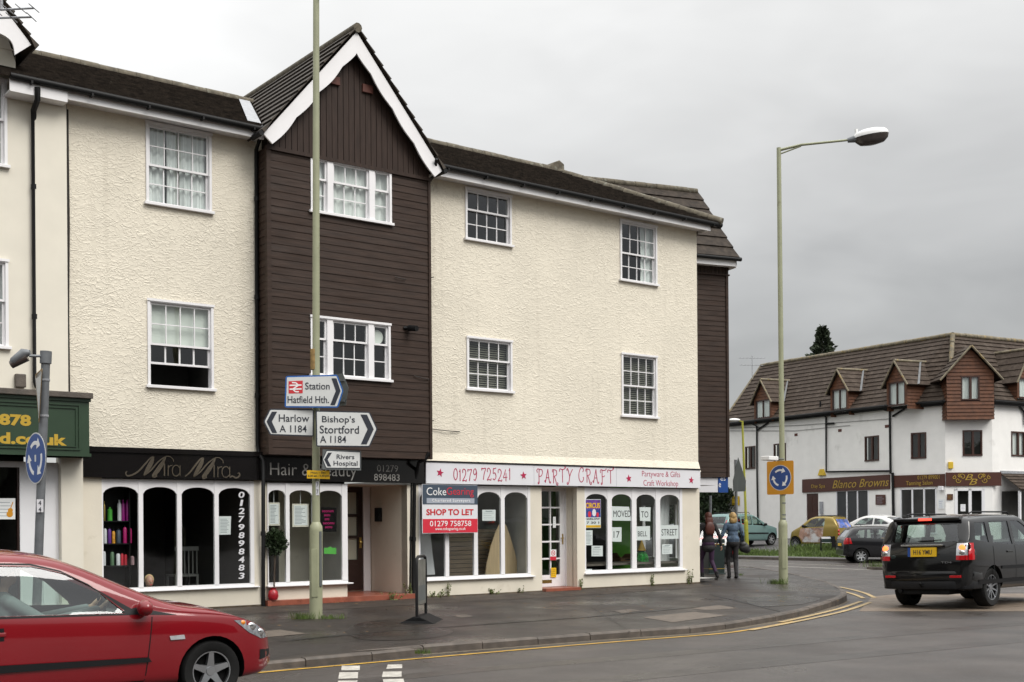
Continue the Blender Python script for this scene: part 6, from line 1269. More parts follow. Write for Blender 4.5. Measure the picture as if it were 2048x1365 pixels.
    def wheel(s, wx, sd):
        sp = s.sp; r = sp['wr']; w = sp.get('tw', .19); rr = r * sp.get('rim', .68); y1 = sd * sp['track']; q = lambda y: y1 - sd * y
        mb = MB(); n = 32
        prof = [(rr * .96, .01), (rr, .0), (r * .93, -.005), (r * .985, .02), (r, .05), (r, w - .05), (r * .98, w - .01), (rr, w)]
        vs = [(wx + a * cos(2 * pi * i / n), q(y), r + a * sin(2 * pi * i / n)) for a, y in prof for i in range(n)]; mb.add(vs, [(j * n + i, j * n + (i + 1) % n, (j + 1) * n + (i + 1) % n, (j + 1) * n + i) for j in range(len(prof) - 1) for i in range(n)])
        ty = mb.build('tyre', 'tyre', s.o, smooth=50)
        mb = MB(); prof = [(rr, .005), (rr * .93, .03), (rr * .90, .09), (0.01, .10)]
        vs = [(wx + a * cos(2 * pi * i / n), q(y), r + a * sin(2 * pi * i / n)) for a, y in prof for i in range(n)]; k = len(mb.v); mb.mi = 1; mb.add(vs, [(j * n + i, j * n + (i + 1) % n, (j + 1) * n + (i + 1) % n, (j + 1) * n + i) for j in range(len(prof) - 1) for i in range(n)])
        mb.mi = 0; ns = sp.get('spokes', 5); sw = sp.get('spoke_w', .30)
        for i in range(ns):
            a = 2 * pi * i / ns + .3
            P = []
            for rad, hw, y in ((rr * .14, sw * 1.1, .035), (rr * .55, sw * .55, .022), (rr * .97, sw * .42, .012)):
                P.append((rad, hw * rr * .5 if rad > rr * .2 else hw * rr * .35, y))
            ring = lambda sg, dy: [(wx + rad * cos(a) - sg * h * sin(a), q(y + dy), r + rad * sin(a) + sg * h * cos(a)) for rad, h, y in P]
            L, Rr = ring(1, 0), ring(-1, 0); L2, R2 = ring(1.15, .04), ring(-1.15, .04)
            mb.add(L + Rr + L2 + R2, [(0, 1, 4, 3), (1, 2, 5, 4), (0, 6, 7, 1), (1, 7, 8, 2), (3, 4, 10, 9), (4, 5, 11, 10)])
        c = MB; vs = [(wx + a * cos(2 * pi * i / 16), q(y), r + a * sin(2 * pi * i / 16)) for a, y in ((rr * .24, .045), (rr * .22, .025), (.0, .022)) for i in range(16)]
        mb.add(vs, [(j * 16 + i, j * 16 + (i + 1) % 16, (j + 1) * 16 + (i + 1) % 16, (j + 1) * 16 + i) for j in range(2) for i in range(16)])
        for a0, a1, y0, y1_ in ((1.0, .93, .004, .006), (.93, .92, .006, .03)): vs = [(wx + rr * a * cos(2 * pi * i / n), q(y), r + rr * a * sin(2 * pi * i / n)) for a, y in ((a0, y0), (a1, y1_)) for i in range(n)]; mb.add(vs, [(i, (i + 1) % n, n + (i + 1) % n, n + i) for i in range(n)])
        mb.build('wheel', [sp.get('rim_m', 'alloy'), 'car_dark'], s.o, smooth=40)
    def mirror(s, x, y, z, m):
        for sd in (-1, 1): mb = MB(); mb.ball((x, sd * (y + .10), z), (.07, .105, .075), 14, 10); mb.tube([(x, sd * (y - .04), z - .05), (x, sd * (y + .05), z - .04)], .03, 8); mb.build('wing_mirror', m, s.o, smooth=60)
    def plate(s, x, z, w, h, txt_, m, rear=True, tilt=0., blue=False):
        sg = -1 if rear else 1; M = Matrix.Translation((x, 0, z)) @ Matrix.Rotation(-pi / 2 if rear else pi / 2, 4, 'Z') @ Matrix.Rotation(tilt, 4, 'X')
        o = MB().box(-w / 2, w / 2, -.012, .03, -h / 2, h / 2).build('number_plate', m, s.o, M=M)
        if blue: MB().box(-w / 2, -w / 2 + .055, -.0145, -.012, -h / 2, h / 2).build('band', 'sign_blue', o)
        if txt_: text(txt_, .02 if blue else 0, 0, w * .66, h * .52, 'ink', o, -.012, bold=.008)
    def box(s, a, m, name, bevel=.01, parent=None): return MB().box(*a).build(name, m, parent or s.o, bevel=bevel)
def pose(x, y, z, heading, roll=0.): return Matrix.Translation((x, y, z)) @ Matrix.Rotation(heading, 4, 'Z') @ Matrix.Rotation(roll, 4, 'X')
# ---- red hatchback, close at the left
paint('paint_red', (.175, .0035, .008), .0, .3, 1.0)
rh = dict(paint='paint_red', top=[(-1.97, .45), (-1.95, .80), (-1.85, 1.08), (-1.62, 1.34), (-1.3, 1.42), (-.7, 1.445), (-.3, 1.405), (0, 1.31), (.42, 1.12), (.82, .955), (1.2, .885), (1.48, .80), (1.72, .70), (1.87, .58), (1.94, .44)],
          belt=[(-2, .98), (-.5, .90), (.8, .84), (1.3, .80), (2, .70)], wid=[(-1.97, .62), (-1.85, .76), (-1.4, .83), (0, .84), (1.2, .835), (1.6, .78), (1.8, .66), (1.94, .46)], bot=[(-2, .32), (-1.6, .20), (1.5, .19), (1.75, .21), (2, .30)],
          lean=.30, cabin=(-1.62, .60), floor=.42, wheels=(-1.30, 1.18), wr=.292, track=.80, arch=1.16, rim=.66, spokes=5, spoke_w=.55, rim_m='alloy', n=90,
          side=[[(.36, .885), (.08, 1.13), (-.17, 1.26), (-.42, 1.325), (-.93, 1.345), (-.93, .915)], [(-1.05, .925), (-1.05, 1.345), (-1.35, 1.32), (-1.62, 1.10), (-1.60, .98)]],
          ends=[([(-.60, 1.0), (.60, 1.0), (.50, 1.36), (-.50, 1.36)], -.2, 1.2), ([(-.56, 1.05), (.56, 1.05), (.46, 1.33), (-.46, 1.33)], -1.4, -2.4)], seats=[(-.40, -.15), (-1.15, -.1)])
h_ = radians(37); hub = atD(424, 1347, 11.45); hd = Vector((cos(h_), sin(h_), 0)); rt_ = Vector((sin(h_), -cos(h_), 0)); cpos = hub - hd * 1.18 - rt_ * .80
C1 = Car('car', 'red hatchback with its driver at the left edge, nearest the camera', 'car', pose(cpos.x, cpos.y, 0, h_), rh)
C1.side([(.84, .845), (.36, .872), (.33, .905), (.45, .93)], 'trim_black', 'quarter_trim', off=.003)
C1.side([(.50, .868), (.40, .868), (.05, 1.155), (-.19, 1.285), (-.44, 1.352), (-.98, 1.372), (-1.38, 1.345), (-1.38, 1.335), (-.98, 1.357), (-.44, 1.336), (-.18, 1.268), (.07, 1.135)], 'trim_black', 'window_seal', off=.002)
C1.side([(.40, .868), (.40, .882), (-1.0, .915), (-1.62, .965), (-1.62, .945), (-1.0, .897)], 'trim_black', 'window_seal', off=.004); C1.side([(-.92, .91), (-.92, 1.36), (-1.06, 1.36), (-1.06, .92)], 'trim_black', 'door_pillar', off=.003)
C1.side([(.58, .43), (.55, .475), (-.98, .50), (-.98, .43)], 'trim_black', 'side_moulding', off=.018); C1.side([(-1.02, .43), (-1.02, .50), (-1.60, .51), (-1.60, .43)], 'trim_black', 'side_moulding', off=.018)
C1.side([(.52, .26), (.53, .26), (.60, .84), (.59, .84)], 'car_dark', 'door_gap', off=.002); C1.side([(-1.0, .28), (-.99, .28), (-.99, .9), (-1.0, .9)], 'car_dark', 'door_gap', off=.002); C1.side([(-1.0, .265), (.52, .25), (.52, .26), (-1.0, .275)], 'car_dark', 'door_gap', off=.002)
C1.side([(.90, .62), (.76, .618), (.75, .655), (.89, .66)], 'lens_clear', 'indicator', off=.012)
for sd in (-1, 1):
    C1.box((-.92, -.68, sd * .825 - .02, sd * .825 + .045, .735, .775), 'paint_red', 'door_handle', .012)
    C1.patch([(-.90, .70), (-.70, .70), (-.70, .81), (-.90, .81)], 'side', sd, 'car_dark', .002, 'handle_recess')
    hl = C1.patch([(1.40, .765), (1.60, .75), (1.80, .62), (1.85, .565), (1.72, .565), (1.56, .64)], 'side', sd, 'lamp_inner', .006, 'headlight')
    for lx, lz, lr, lm in ((1.60, .69, .05, 'chrome'), (1.71, .625, .045, 'chrome'), (1.50, .735, .028, 'lens_orange')):
        p = C1.hit((lx, sd * .2, lz), (0, -sd, 0)); MB().ball((lx, p.y + sd * .002, lz), (lr, .012, lr * .8), 12, 8).build('reflector', lm, hl, smooth=60)
    C1.patch([(1.70, .36), (1.90, .38), (1.90, .44), (1.70, .46)], 'side', sd, 'trim_black', .004, 'bumper_vent')
C1.mirror(.50, .80, .93, 'paint_red'); C1.patch([(-.35, .35), (.35, .35), (.35, .48), (-.35, .48)], 'end', 1, 'trim_black', .006, 'grille')
mb = MB()
for k in range(24): a, b = 2 * pi * k / 24, 2 * pi * (k + 1) / 24; mb.tube([(.28 + .05 * cos(a) * .4, -.36 + .17 * cos(a), .86 + .17 * sin(a)), (.28 + .05 * cos(b) * .4, -.36 + .17 * cos(b), .86 + .17 * sin(b))], .014, 6)
mb.build('steering_wheel', 'trim_black', C1.o); MB().box(.30, .75, -.66, .66, .6, .86).build('dashboard', 'seat_grey', C1.o, bevel=.05)
# ---- black four wheel drive at the right
paint('paint_black', (.0035, .0035, .004), .0, .28, 1.0)
sv = dict(paint='paint_black', top=[(-2.26, .50), (-2.25, .95), (-2.20, 1.18), (-2.06, 1.52), (-1.98, 1.66), (-1.80, 1.70), (-1.0, 1.735), (-.1, 1.735), (.3, 1.68), (1.0, 1.22), (1.25, 1.13), (1.9, 1.06), (2.12, .92), (2.22, .6)],
          belt=[(-2.3, 1.22), (-1, 1.15), (.8, 1.08), (2.2, .95)], wid=[(-2.26, .76), (-2.18, .87), (-1.95, .925), (-1.2, .945), (1.2, .945), (1.8, .88), (2.05, .76), (2.22, .55)], bot=[(-2.3, .40), (-1.9, .32), (1.9, .30), (2.3, .42)],
          lean=.20, crown=.03, cabin=(-2.02, .85), floor=.6, wheels=(-1.33, 1.33), wr=.365, track=.90, arch=1.15, rim=.66, tw=.24, spokes=10, spoke_w=.22, n=90,
          side=[[(-1.93, 1.27), (-1.42, 1.21), (-1.42, 1.59), (-1.84, 1.58)], [(-1.25, 1.20), (-.42, 1.16), (-.42, 1.61), (-1.25, 1.60)], [(-.30, 1.155), (.72, 1.12), (.30, 1.52), (.08, 1.61), (-.30, 1.61)]],
          ends=[([(-.66, 1.20), (.66, 1.20), (.54, 1.60), (-.54, 1.60)], .2, 1.6), ([(-.68, 1.24), (.68, 1.24), (.60, 1.57), (-.60, 1.57)], -1.7, -2.8)], seats=[(.15, -.15), (-.85, -.15)])
h_ = radians(90 - 46); hw_ = gnd(1986, 1215, .03); hd = Vector((cos(h_), sin(h_), 0)); rt_ = Vector((sin(h_), -cos(h_), 0)); cp = hw_ + hd * 1.33 - rt_ * .9
C2 = Car('four_wheel_drive', 'black four wheel drive with yellow plate and lit brake lights turning at right', 'car', pose(cp.x, cp.y, .015, h_, -radians(1.6)), sv)
C2.patch([(-.52, 1.02), (.52, 1.02), (.52, 1.20), (-.52, 1.20)], 'end', -1, 'paint_black', .002, 'tailgate_panel'); C2.box((-2.275, -2.235, -.42, .42, 1.165, 1.20), 'chrome', 'tailgate_handle', .008)
C2.plate(-2.262, 1.055, .56, .17, 'H16 YMU', 'number_yellow', True, -.05, True)
C2.box((-2.10, -1.84, -.66, .66, 1.635, 1.70), 'paint_black', 'roof_spoiler', .03); C2.box((-2.115, -2.07, -.13, .13, 1.645, 1.685), 'lit_red', 'high_brake_light', .005)
for sd in (-1, 1):
    for z0, z1, m, n_ in ((.90, .985, 'lens_red', 'tail_light'), (.985, 1.09, 'lens_clear', 'reversing_light'), (1.09, 1.21, 'lens_clear', 'tail_light')):
        C2.patch([(sd * .66, z0), (sd * .92, z0), (sd * .91, z1), (sd * .66, z1)], 'end', -1, m, .008, n_)
        C2.patch([(-2.30, z0), (-2.06, z0), (-2.04, z1), (-2.30, z1)], 'side', sd, 'lens_red', .009, n_)
    y = sd * .765; p = C2.hit((-2, y, 1.125), (1, 0, 0)); MB().ball((p.x - .004, y, 1.125), (.02, .062, .058), 14, 10).build('brake_light', 'lit_amber', C2.o, smooth=60)
    p = C2.hit((-2, y, 1.035), (1, 0, 0)); MB().ball((p.x - .002, y, 1.035), (.02, .055, .05), 12, 8).build('reversing_lamp', 'chrome', C2.o, smooth=60)
    C2.box((-2.29, -2.24, sd * .62 - .13, sd * .62 + .13, .575, .62), 'lens_red', 'reflector', .004)
    C2.side([(-1.9, .52), (1.9, .50), (1.9, .44), (-1.9, .44)], 'trim_black', 'sill_trim', (sd,), .012)
    for x0, x1 in ((-1.31, -1.29), (-.37, -.355), (.78, .795)): C2.patch([(x0, .5), (x1, .5), (x1, 1.14), (x0, 1.14)], 'side', sd, 'car_dark', .002, 'door_gap')
    for x in (-.62, .42 - .9 + .82): C2.box((x - .12, x + .12, sd * .94 - .02, sd * .94 + .04, 1.005, 1.045), 'paint_black', 'door_handle', .012)
    C2.patch([(-1.0, .70), (.85, .69), (.85, .75), (-1.0, .76)], 'side', sd, 'trim_black', .014, 'side_moulding')
    MB().tube([(-1.6, sd * .62, 1.76), (-1.5, sd * .63, 1.79), (.0, sd * .63, 1.79), (.1, sd * .62, 1.75)], .015, 8).build('roof_rail', 'trim_black', C2.o)
bp_ = lambda k: [(-1.75, -.93 * k), (-2.08, -.91 * k), (-2.22, -.80 * k), (-2.30, -.50), (-2.325, 0), (-2.30, .50), (-2.22, .80 * k), (-2.08, .91 * k), (-1.75, .93 * k)]
MB().prism(bp_(1.0), .52, .70, 'z').build('rear_bumper', 'paint_black', C2.o, bevel=.035, smooth=40); MB().prism(bp_(.985), .36, .515, 'z').build('bumper_skirt', 'trim_black', C2.o, bevel=.03, smooth=40); C2.box((-2.25, -1.6, -.5, .5, .26, .40), 'car_dark', 'underbody', .03); C2.mirror(.72, .9, 1.18, 'paint_black')
MB().tube([(-2.0, .45, .34), (-2.3, .45, .33)], .04, 10).build('exhaust', 'car_dark', C2.o); MB().tube([(-2.31, -.0, .42), (-2.36, -.0, .45)], .03, 10).ball((-2.37, 0, .47), .03).build('tow_ball', 'car_dark', C2.o)
p0 = C2.hit((-2, .02, 1.27), (1, 0, 0)); MB().tube([(p0.x - .02, .10, 1.262), (p0.x - .03, -.36, 1.275)], .012, 6).build('wiper', 'trim_black', C2.o)
MB().tube([(-1.9, 0, 1.72), (-2.02, 0, 1.80)], .006, 5).build('aerial', 'trim_black', C2.o); p = C2.hit((-2, .60, .97), (1, 0, 0)); MB().ball((p.x, .60, .97), (.008, .06, .035), 12, 8).build('badge', 'bin_green', C2.o); text('TD4', 0, 0, .2, .035, 'alloy', C2.o, 0, name='badge', M=Matrix.Translation((-2.275, -.48, .86)) @ Matrix.Rotation(-pi / 2, 4, 'Z'))
# ---- small hatch joining at the far side
paint('paint_dark_grey', (.012, .012, .014), .2, .3, .8)
cl = dict(paint='paint_dark_grey', top=[(-1.88, .45), (-1.86, .85), (-1.78, 1.02), (-1.52, 1.34), (-1.3, 1.395), (-.6, 1.42), (-.1, 1.39), (.3, 1.26), (.88, .96), (1.3, .88), (1.65, .76), (1.82, .62), (1.88, .45)], belt=[(-2, 1.0), (-.5, .94), (.8, .88), (1.9, .74)], wid=[(-1.88, .62), (-1.75, .76), (-1.4, .81), (1.2, .82), (1.6, .74), (1.88, .5)], bot=[(-2, .34), (-1.5, .22), (1.5, .2), (2, .32)], lean=.28, cabin=(-1.55, .65), wheels=(-1.22, 1.25), wr=.285, track=.78, spokes=7, spoke_w=.5, rim_m='hubcap', n=50,
          side=[[(-.72, .97), (-.72, 1.32), (-1.28, 1.28), (-1.42, 1.12), (-1.36, 1.0)], [(-.62, .965), (.45, .93), (.12, 1.22), (-.12, 1.30), (-.62, 1.32)]], ends=[([(-.58, 1.0), (.58, 1.0), (.48, 1.33), (-.48, 1.33)], -.1, 1.2), ([(-.55, 1.03), (.55, 1.03), (.46, 1.30), (-.46, 1.30)], -1.3, -2.4)], seats=[(-.05, -.15), (-.95, -.05)])
w_ = gnd(1725, 1127, .0); C3 = Car('car', 'small dark grey hatchback on the side road left of the black four wheel drive', 'car', pose(w_.x + 1.22, w_.y + .78, 0, radians(-2)), cl)
for sd in (-1, 1): C3.patch([(sd * .56, .74), (sd * .80, .74), (sd * .76, .99), (sd * .62, .99)], 'end', -1, 'lens_red', .006, 'tail_light'); C3.side([(-1.86, .74), (-1.58, .76), (-1.64, .99), (-1.82, .99)], 'lens_red', 'tail_light', (sd,), .006)
C3.plate(-1.875, .72, .5, .11, '', 'number_yellow'); C3.side([(-1.9, .44), (-1.55, .44), (-1.55, .56), (-1.9, .56)], 'trim_black', 'bumper'); MB().tube([(-1.0, 0, 1.42), (-1.15, 0, 1.58)], .008, 5).build('aerial', 'trim_black', C3.o); C3.mirror(.5, .79, .98, 'paint_dark_grey')
# ---- gold microcar on the verge
paint('paint_gold', (.26, .185, .035), .35, .32, .8); mat('wrap_picture', (.32, .19, .14), .4, var=.8, vs=3.2, dirt=(.62, .62, .62), ds=2.2, dmin=.45, coat=.5); mat('wrap_blue', (.08, .14, .42), .3, var=.8, vs=4, dirt=(.5, .38, .36), ds=3.2, dmin=.5, coat=.5)
sm = dict(paint='paint_gold', top=[(-1.34, .5), (-1.32, .95), (-1.22, 1.2), (-1.02, 1.48), (-.7, 1.535), (-.1, 1.53), (.25, 1.42), (.72, 1.08), (1.0, .93), (1.22, .78), (1.34, .5)], belt=[(-1.4, 1.08), (.5, 1.0), (1.4, .72)], wid=[(-1.34, .66), (-1.2, .75), (-.6, .78), (.7, .77), (1.1, .70), (1.34, .5)], bot=[(-1.4, .3), (-1.1, .22), (1.1, .2), (1.4, .3)], lean=.22, cabin=(-1.0, .6), wheels=(-.92, .94), wr=.285, track=.74, spokes=12, spoke_w=.14, n=50,
          side=[[(-.62, 1.06), (.46, 1.02), (.10, 1.38), (-.15, 1.45), (-.62, 1.44)]], ends=[([(-.58, 1.08), (.58, 1.08), (.5, 1.44), (-.5, 1.44)], -.1, 1.1)], seats=[(-.2, -.1)])
q = far(1590, 1098); h_ = radians(90 + 46); hd = Vector((cos(h_), sin(h_), 0)); lf = Vector((-sin(h_), cos(h_), 0)); cp = q - hd * .94 - lf * .74
C4 = Car('microcar', 'tiny gold two seater with picture wrapped door parked on the verge', 'car', pose(cp.x, cp.y, q.z, h_), sm)
C4.side([(-.55, .40), (-.40, .32), (.50, .32), (.72, .62), (.62, .97), (-.60, 1.02)], 'wrap_picture', 'door_picture', off=.006); C4.patch([(-.60, 1.0), (.60, 1.0), (.52, 1.40), (-.52, 1.40)], 'end', -1, 'wrap_blue', .006, 'rear_window')
C4.patch([(-.62, 1.50), (.62, 1.50), (.56, 1.53), (-.56, 1.53)], 'end', -1, 'trim_black', .004, 'roof_panel'); C4.plate(-1.345, .78, .52, .12, '', 'number_yellow')
for sd in (-1, 1):
    for z in (.70, .86): p = C4.hit((-1, sd * .64, z), (1, 0, 0)); MB().ball((p.x, sd * .64, z), (.03, .08, .07), 12, 8).build('tail_light', 'lens_red', C4.o, smooth=60)
C4.mirror(.42, .76, 1.08, 'trim_black'); MB().add([(-.9, -.52, 1.565), (-.05, -.52, 1.57), (-.05, .52, 1.57), (-.9, .52, 1.565), (-.9, 0, 1.59), (-.05, 0, 1.595)], [(0, 1, 5, 4), (4, 5, 2, 3)]).build('roof_panel', 'trim_black', C4.o, recalc=False)
# ---- white coupe behind it
paint('paint_white', (.70, .70, .69), .0, .3, .8)
cw = dict(paint='paint_white', top=[(-2.28, .5), (-2.25, .88), (-2.05, 1.0), (-1.7, 1.05), (-1.0, 1.32), (-.5, 1.40), (0, 1.39), (.4, 1.28), (1.05, .98), (1.6, .88), (2.1, .72), (2.3, .45)], belt=[(-2.3, .96), (1, .90), (2.3, .7)], wid=[(-2.28, .68), (-2.1, .82), (-1.2, .88), (1.4, .88), (2.0, .74), (2.3, .5)], bot=[(-2.3, .35), (-1.8, .2), (1.9, .2), (2.3, .3)], lean=.34, cabin=(-1.6, .8), wheels=(-1.35, 1.42), wr=.32, track=.84, n=50,
          side=[[(-.55, .97), (-.55, 1.27), (-.95, 1.22), (-1.35, 1.02), (-1.25, .98)], [(-.48, .97), (.55, .93), (.2, 1.20), (-.05, 1.28), (-.48, 1.28)]], ends=[([(-.6, 1.0), (.6, 1.0), (.5, 1.33), (-.5, 1.33)], -.1, 1.4), ([(-.58, 1.09), (.58, 1.09), (.50, 1.32), (-.50, 1.32)], -.8, -2.4)], seats=[(.0, -.15)])
p = far(1737, 1096); C5 = Car('car', 'white coupe parked behind the gold two seater', 'car', pose(p.x + .9, p.y + 2.2, p.z + .1, radians(90 + 40)), cw)
for sd in (-1, 1): C5.side([(-2.26, .80), (-2.0, .80), (-2.0, .90), (-2.26, .90)], 'lens_red', 'tail_light', (sd,))
# ---- pale green people carrier
paint('paint_seafoam', (.16, .26, .25), .3, .35, .7)
gm = dict(paint='paint_seafoam', top=[(-1.98, .5), (-1.96, .95), (-1.9, 1.1), (-1.66, 1.52), (-1.4, 1.57), (-.5, 1.6), (0, 1.57), (.35, 1.44), (1.0, 1.08), (1.4, .98), (1.75, .84), (1.98, .5)], belt=[(-2, 1.1), (.6, 1.0), (2, .8)], wid=[(-1.98, .7), (-1.8, .82), (1.3, .86), (1.75, .74), (1.98, .5)], bot=[(-2, .36), (-1.6, .25), (1.6, .23), (2, .34)], lean=.22, cabin=(-1.7, .75), wheels=(-1.25, 1.28), wr=.305, track=.82, spokes=6, spoke_w=.4, rim_m='hubcap', n=50,
          side=[[(-.95, 1.09), (-.95, 1.47), (-1.5, 1.44), (-1.62, 1.15)], [(-.86, 1.08), (-.15, 1.05), (-.15, 1.49), (-.86, 1.48)], [(-.08, 1.05), (.72, 1.0), (.28, 1.36), (.08, 1.46), (-.08, 1.48)]], ends=[([(-.6, 1.1), (.6, 1.1), (.52, 1.5), (-.52, 1.5)], 0, 1.5), ([(-.6, 1.12), (.6, 1.12), (.54, 1.46), (-.54, 1.46)], -1.4, -2.5)], seats=[(.05, -.15), (-.9, -.1)])
q = far(1543, 1091); h_ = radians(36); hd = Vector((cos(h_), sin(h_), 0)); rt_ = Vector((sin(h_), -cos(h_), 0)); cp = q - hd * 1.28 - rt_ * .8
C6 = Car('people_carrier', 'pale green people carrier parked by the white building', 'car', pose(cp.x, cp.y, q.z, h_), gm)
C6.side([(-1.5, .60), (1.0, .58), (1.0, .65), (-1.5, .68)], 'trim_black', 'side_moulding', off=.012)
for sd in (-1, 1): C6.patch([(sd * .62, .95), (sd * .84, .95), (sd * .78, 1.30), (sd * .66, 1.30)], 'end', -1, 'lens_red', .006, 'tail_light'); MB().tube([(-1.4, sd * .6, 1.62), (-1.3, sd * .61, 1.66), (-.2, sd * .61, 1.68), (-.1, sd * .6, 1.61)], .016, 8).build('roof_rail', 'trim_black', C6.o); C6.patch([(1.60, .70), (1.85, .64), (1.85, .78), (1.62, .86)], 'side', sd, 'lens_clear', .006, 'headlight')
C6.mirror(.7, .84, 1.06, 'trim_black')
# ---- dark car with white tailgate half hidden beyond the corner
vd = dict(gm); vd.update(paint='paint_black', seats=[])
h_ = radians(112); p = gnd(1452, 1145, 0); hd = Vector((cos(h_), sin(h_), 0)); rt_ = Vector((sin(h_), -cos(h_), 0)); cp = p + hd * 1.25 - rt_ * .86
C7 = Car('car', 'dark car with a white red striped tailgate half hidden behind the two women', 'car', pose(cp.x, cp.y, 0, h_), vd)
C7.patch([(-.80, .90), (.80, .90), (.74, 1.16), (-.74, 1.16)], 'end', -1, 'paint_white', .006, 'tailgate'); C7.patch([(-.78, 1.10), (.2, 1.16), (.78, 1.02), (.78, 1.08), (.2, 1.22), (-.78, 1.18)], 'end', -1, 'lens_red', .010, 'stripe')
for sd in (-1, 1): C7.patch([(sd * .66, .62), (sd * .80, .62), (sd * .80, .78), (sd * .66, .78)], 'end', -1, 'lens_red', .008, 'tail_light')
# ================================================================ PEOPLE
mat('denim', (.060, .095, .145), .85, var=.45, vs=11, bump=.6, bs=25); mat('cloth_black', (.014, .013, .014), .85, var=.2, vs=8); mat('cloth_plum', (.036, .012, .042), .8, var=.2); mat('hair_red', (.075, .018, .010), .5, var=.4, vs=30, stretch=(3, 3, .5)); mat('hair_blonde', (.40, .26, .10), .5, var=.45, vs=30, stretch=(3, 3, .5)); mat('bag_black', (.02, .02, .02), .5, var=.2); mat('shirt_grey', (.22, .24, .25), .8, var=.1); mat('hair_dark', (.03, .02, .015), .6, var=.3)
def blob(name, caps, m, parent, vox=.012, sm=4):
    'one continuous surface grown over tapered limbs and rounded masses'
    mb = MB()
    for c in caps:
        if len(c) == 2: mb.ball(c[0], c[1], 16, 10)
        else:
            p, q, r0, r1 = c; mb.tube([p, q], [r0, r1], 12); mb.ball(p, r0, 12, 8); mb.ball(q, r1, 12, 8)
    me = bpy.data.meshes.new(name); me.from_pydata(mb.v, [], mb.f); o = bpy.data.objects.new(name, me); COL.objects.link(o)
    md = o.modifiers.new('r', 'REMESH'); md.mode = 'VOXEL'; md.voxel_size = vox; s = o.modifiers.new('s', 'SMOOTH'); s.iterations = sm; s.factor = .5
    dg = bpy.context.evaluated_depsgraph_get(); m2 = bpy.data.meshes.new_from_object(o.evaluated_get(dg)); bpy.data.objects.remove(o)
    m2.name = name; m2.materials.clear(); m2.materials.append(MATS[m]); m2.polygons.foreach_set('use_smooth', [True] * len(m2.polygons))
    o = bpy.data.objects.new(name, m2); COL.objects.link(o); o.parent = parent; return o
V = Vector
def hand(w, d, side):
    'palm, four bent fingers and a thumb hanging from wrist w along d'
    d = V(d).normalized(); a = V((0, 1, 0)); a = (a - d * a.dot(d)).normalized(); b = d.cross(a); w = V(w); out = [(w, w + d * .05, .022, .026), (w + d * .05 + a * .02, w + d * .09 + a * .025, .016, .013), (w + d * .05 - a * .02, w + d * .09 - a * .022, .016, .012)]
    for i, L in enumerate((.062, .072, .068, .052)):
        k = w + d * .085 + a * (.03 - .02 * i); m_ = k + d * L * .55 + b * .004 * side; out += [(k, m_, .0105, .0095), (m_, m_ + d * L * .42 + b * .02 * side, .0095, .008)]
    k = w + d * .03 + a * .028; out += [(k, k + d * .035 + a * .025, .012, .0105), (k + d * .035 + a * .025, k + d * .065 + a * .03, .0105, .009)]
    return out
def walker(name_label, M, legs, arms, coat, coat_m, trouser_m, hair_m, hair, hem, shoe_m='cloth_black'):
    'legs: per side hip-knee-ankle-toe; arms: per side elbow, wrist; +y is the way she walks'
    t = thing('person', name_label, 'person', M); sk = [(V((0, 0, 1.42)), V((0, .01, 1.50)), .05, .045), ((0, .015, 1.575), (.075, .092, .112)), ((0, .075, 1.55), (.045, .04, .06)), ((0, .112, 1.565), (.012, .018, .018)), ((-.074, .0, 1.565), (.012, .02, .03)), ((.074, .0, 1.565), (.012, .02, .03)),
         ((0, 0, 1.30), (.155, .10, .14)), ((0, 0, 1.12), (.125, .09, .16)), ((0, -.01, .93), (.155, .115, .11))]
    tr = [((0, -.015, .92), (.158, .125, .12))]; ct = [((0, 0, 1.30), (.162, .115, .15)), ((0, 0, 1.14), (.138, .108, .17)), ((0, -.008, hem + .09), (.172, .142, .12)), ((0, -.008, .98), (.160, .132, .15)), (V((-.15, 0, 1.385)), V((.15, 0, 1.385)), .062, .062), (V((0, 0, 1.40)), V((0, 0, 1.455)), .066, .058)]; shoes = []
    for s, (hip, kn, an, toe) in zip((-1, 1), legs):
        sk += [(V(hip), V(kn), .078, .05), (V(kn), V(an), .05, .034), (V(an), V(toe), .034, .028)]; tr += [(V(hip), V(kn), .088, .058), (V(kn), V(an), .058, .044)]; shoes += [(V(an) + V((0, 0, .06)), V(an), .05, .05), (V(an) - V((0, .03, .03)), V(toe), .045, .036)]
    for s, (el, wr) in zip((-1, 1), arms):
        sh = V((s * .175, 0, 1.375)); el, wr = V(el), V(wr); sk += [(sh, el, .045, .036), (el, wr, .036, .025)] + hand(wr, wr - el, -s); ct += [(sh, el, .058, .048), (el, wr, .048, .040)]
    blob('body', sk, 'skin', t, .009, 3); blob('trousers', tr, trouser_m, t); blob(coat, ct, coat_m, t); blob('shoes', shoes, shoe_m, t); blob('hair', hair, hair_m, t, .010, 3)
    MB().box(-.04, -.018, .098, .106, 1.575, 1.585).box(.018, .04, .098, .106, 1.575, 1.585).box(-.022, .022, .108, .112, 1.515, 1.525).build('features', 'hair_dark', t)
    return t
p = gnd(1466, 1158, .2)
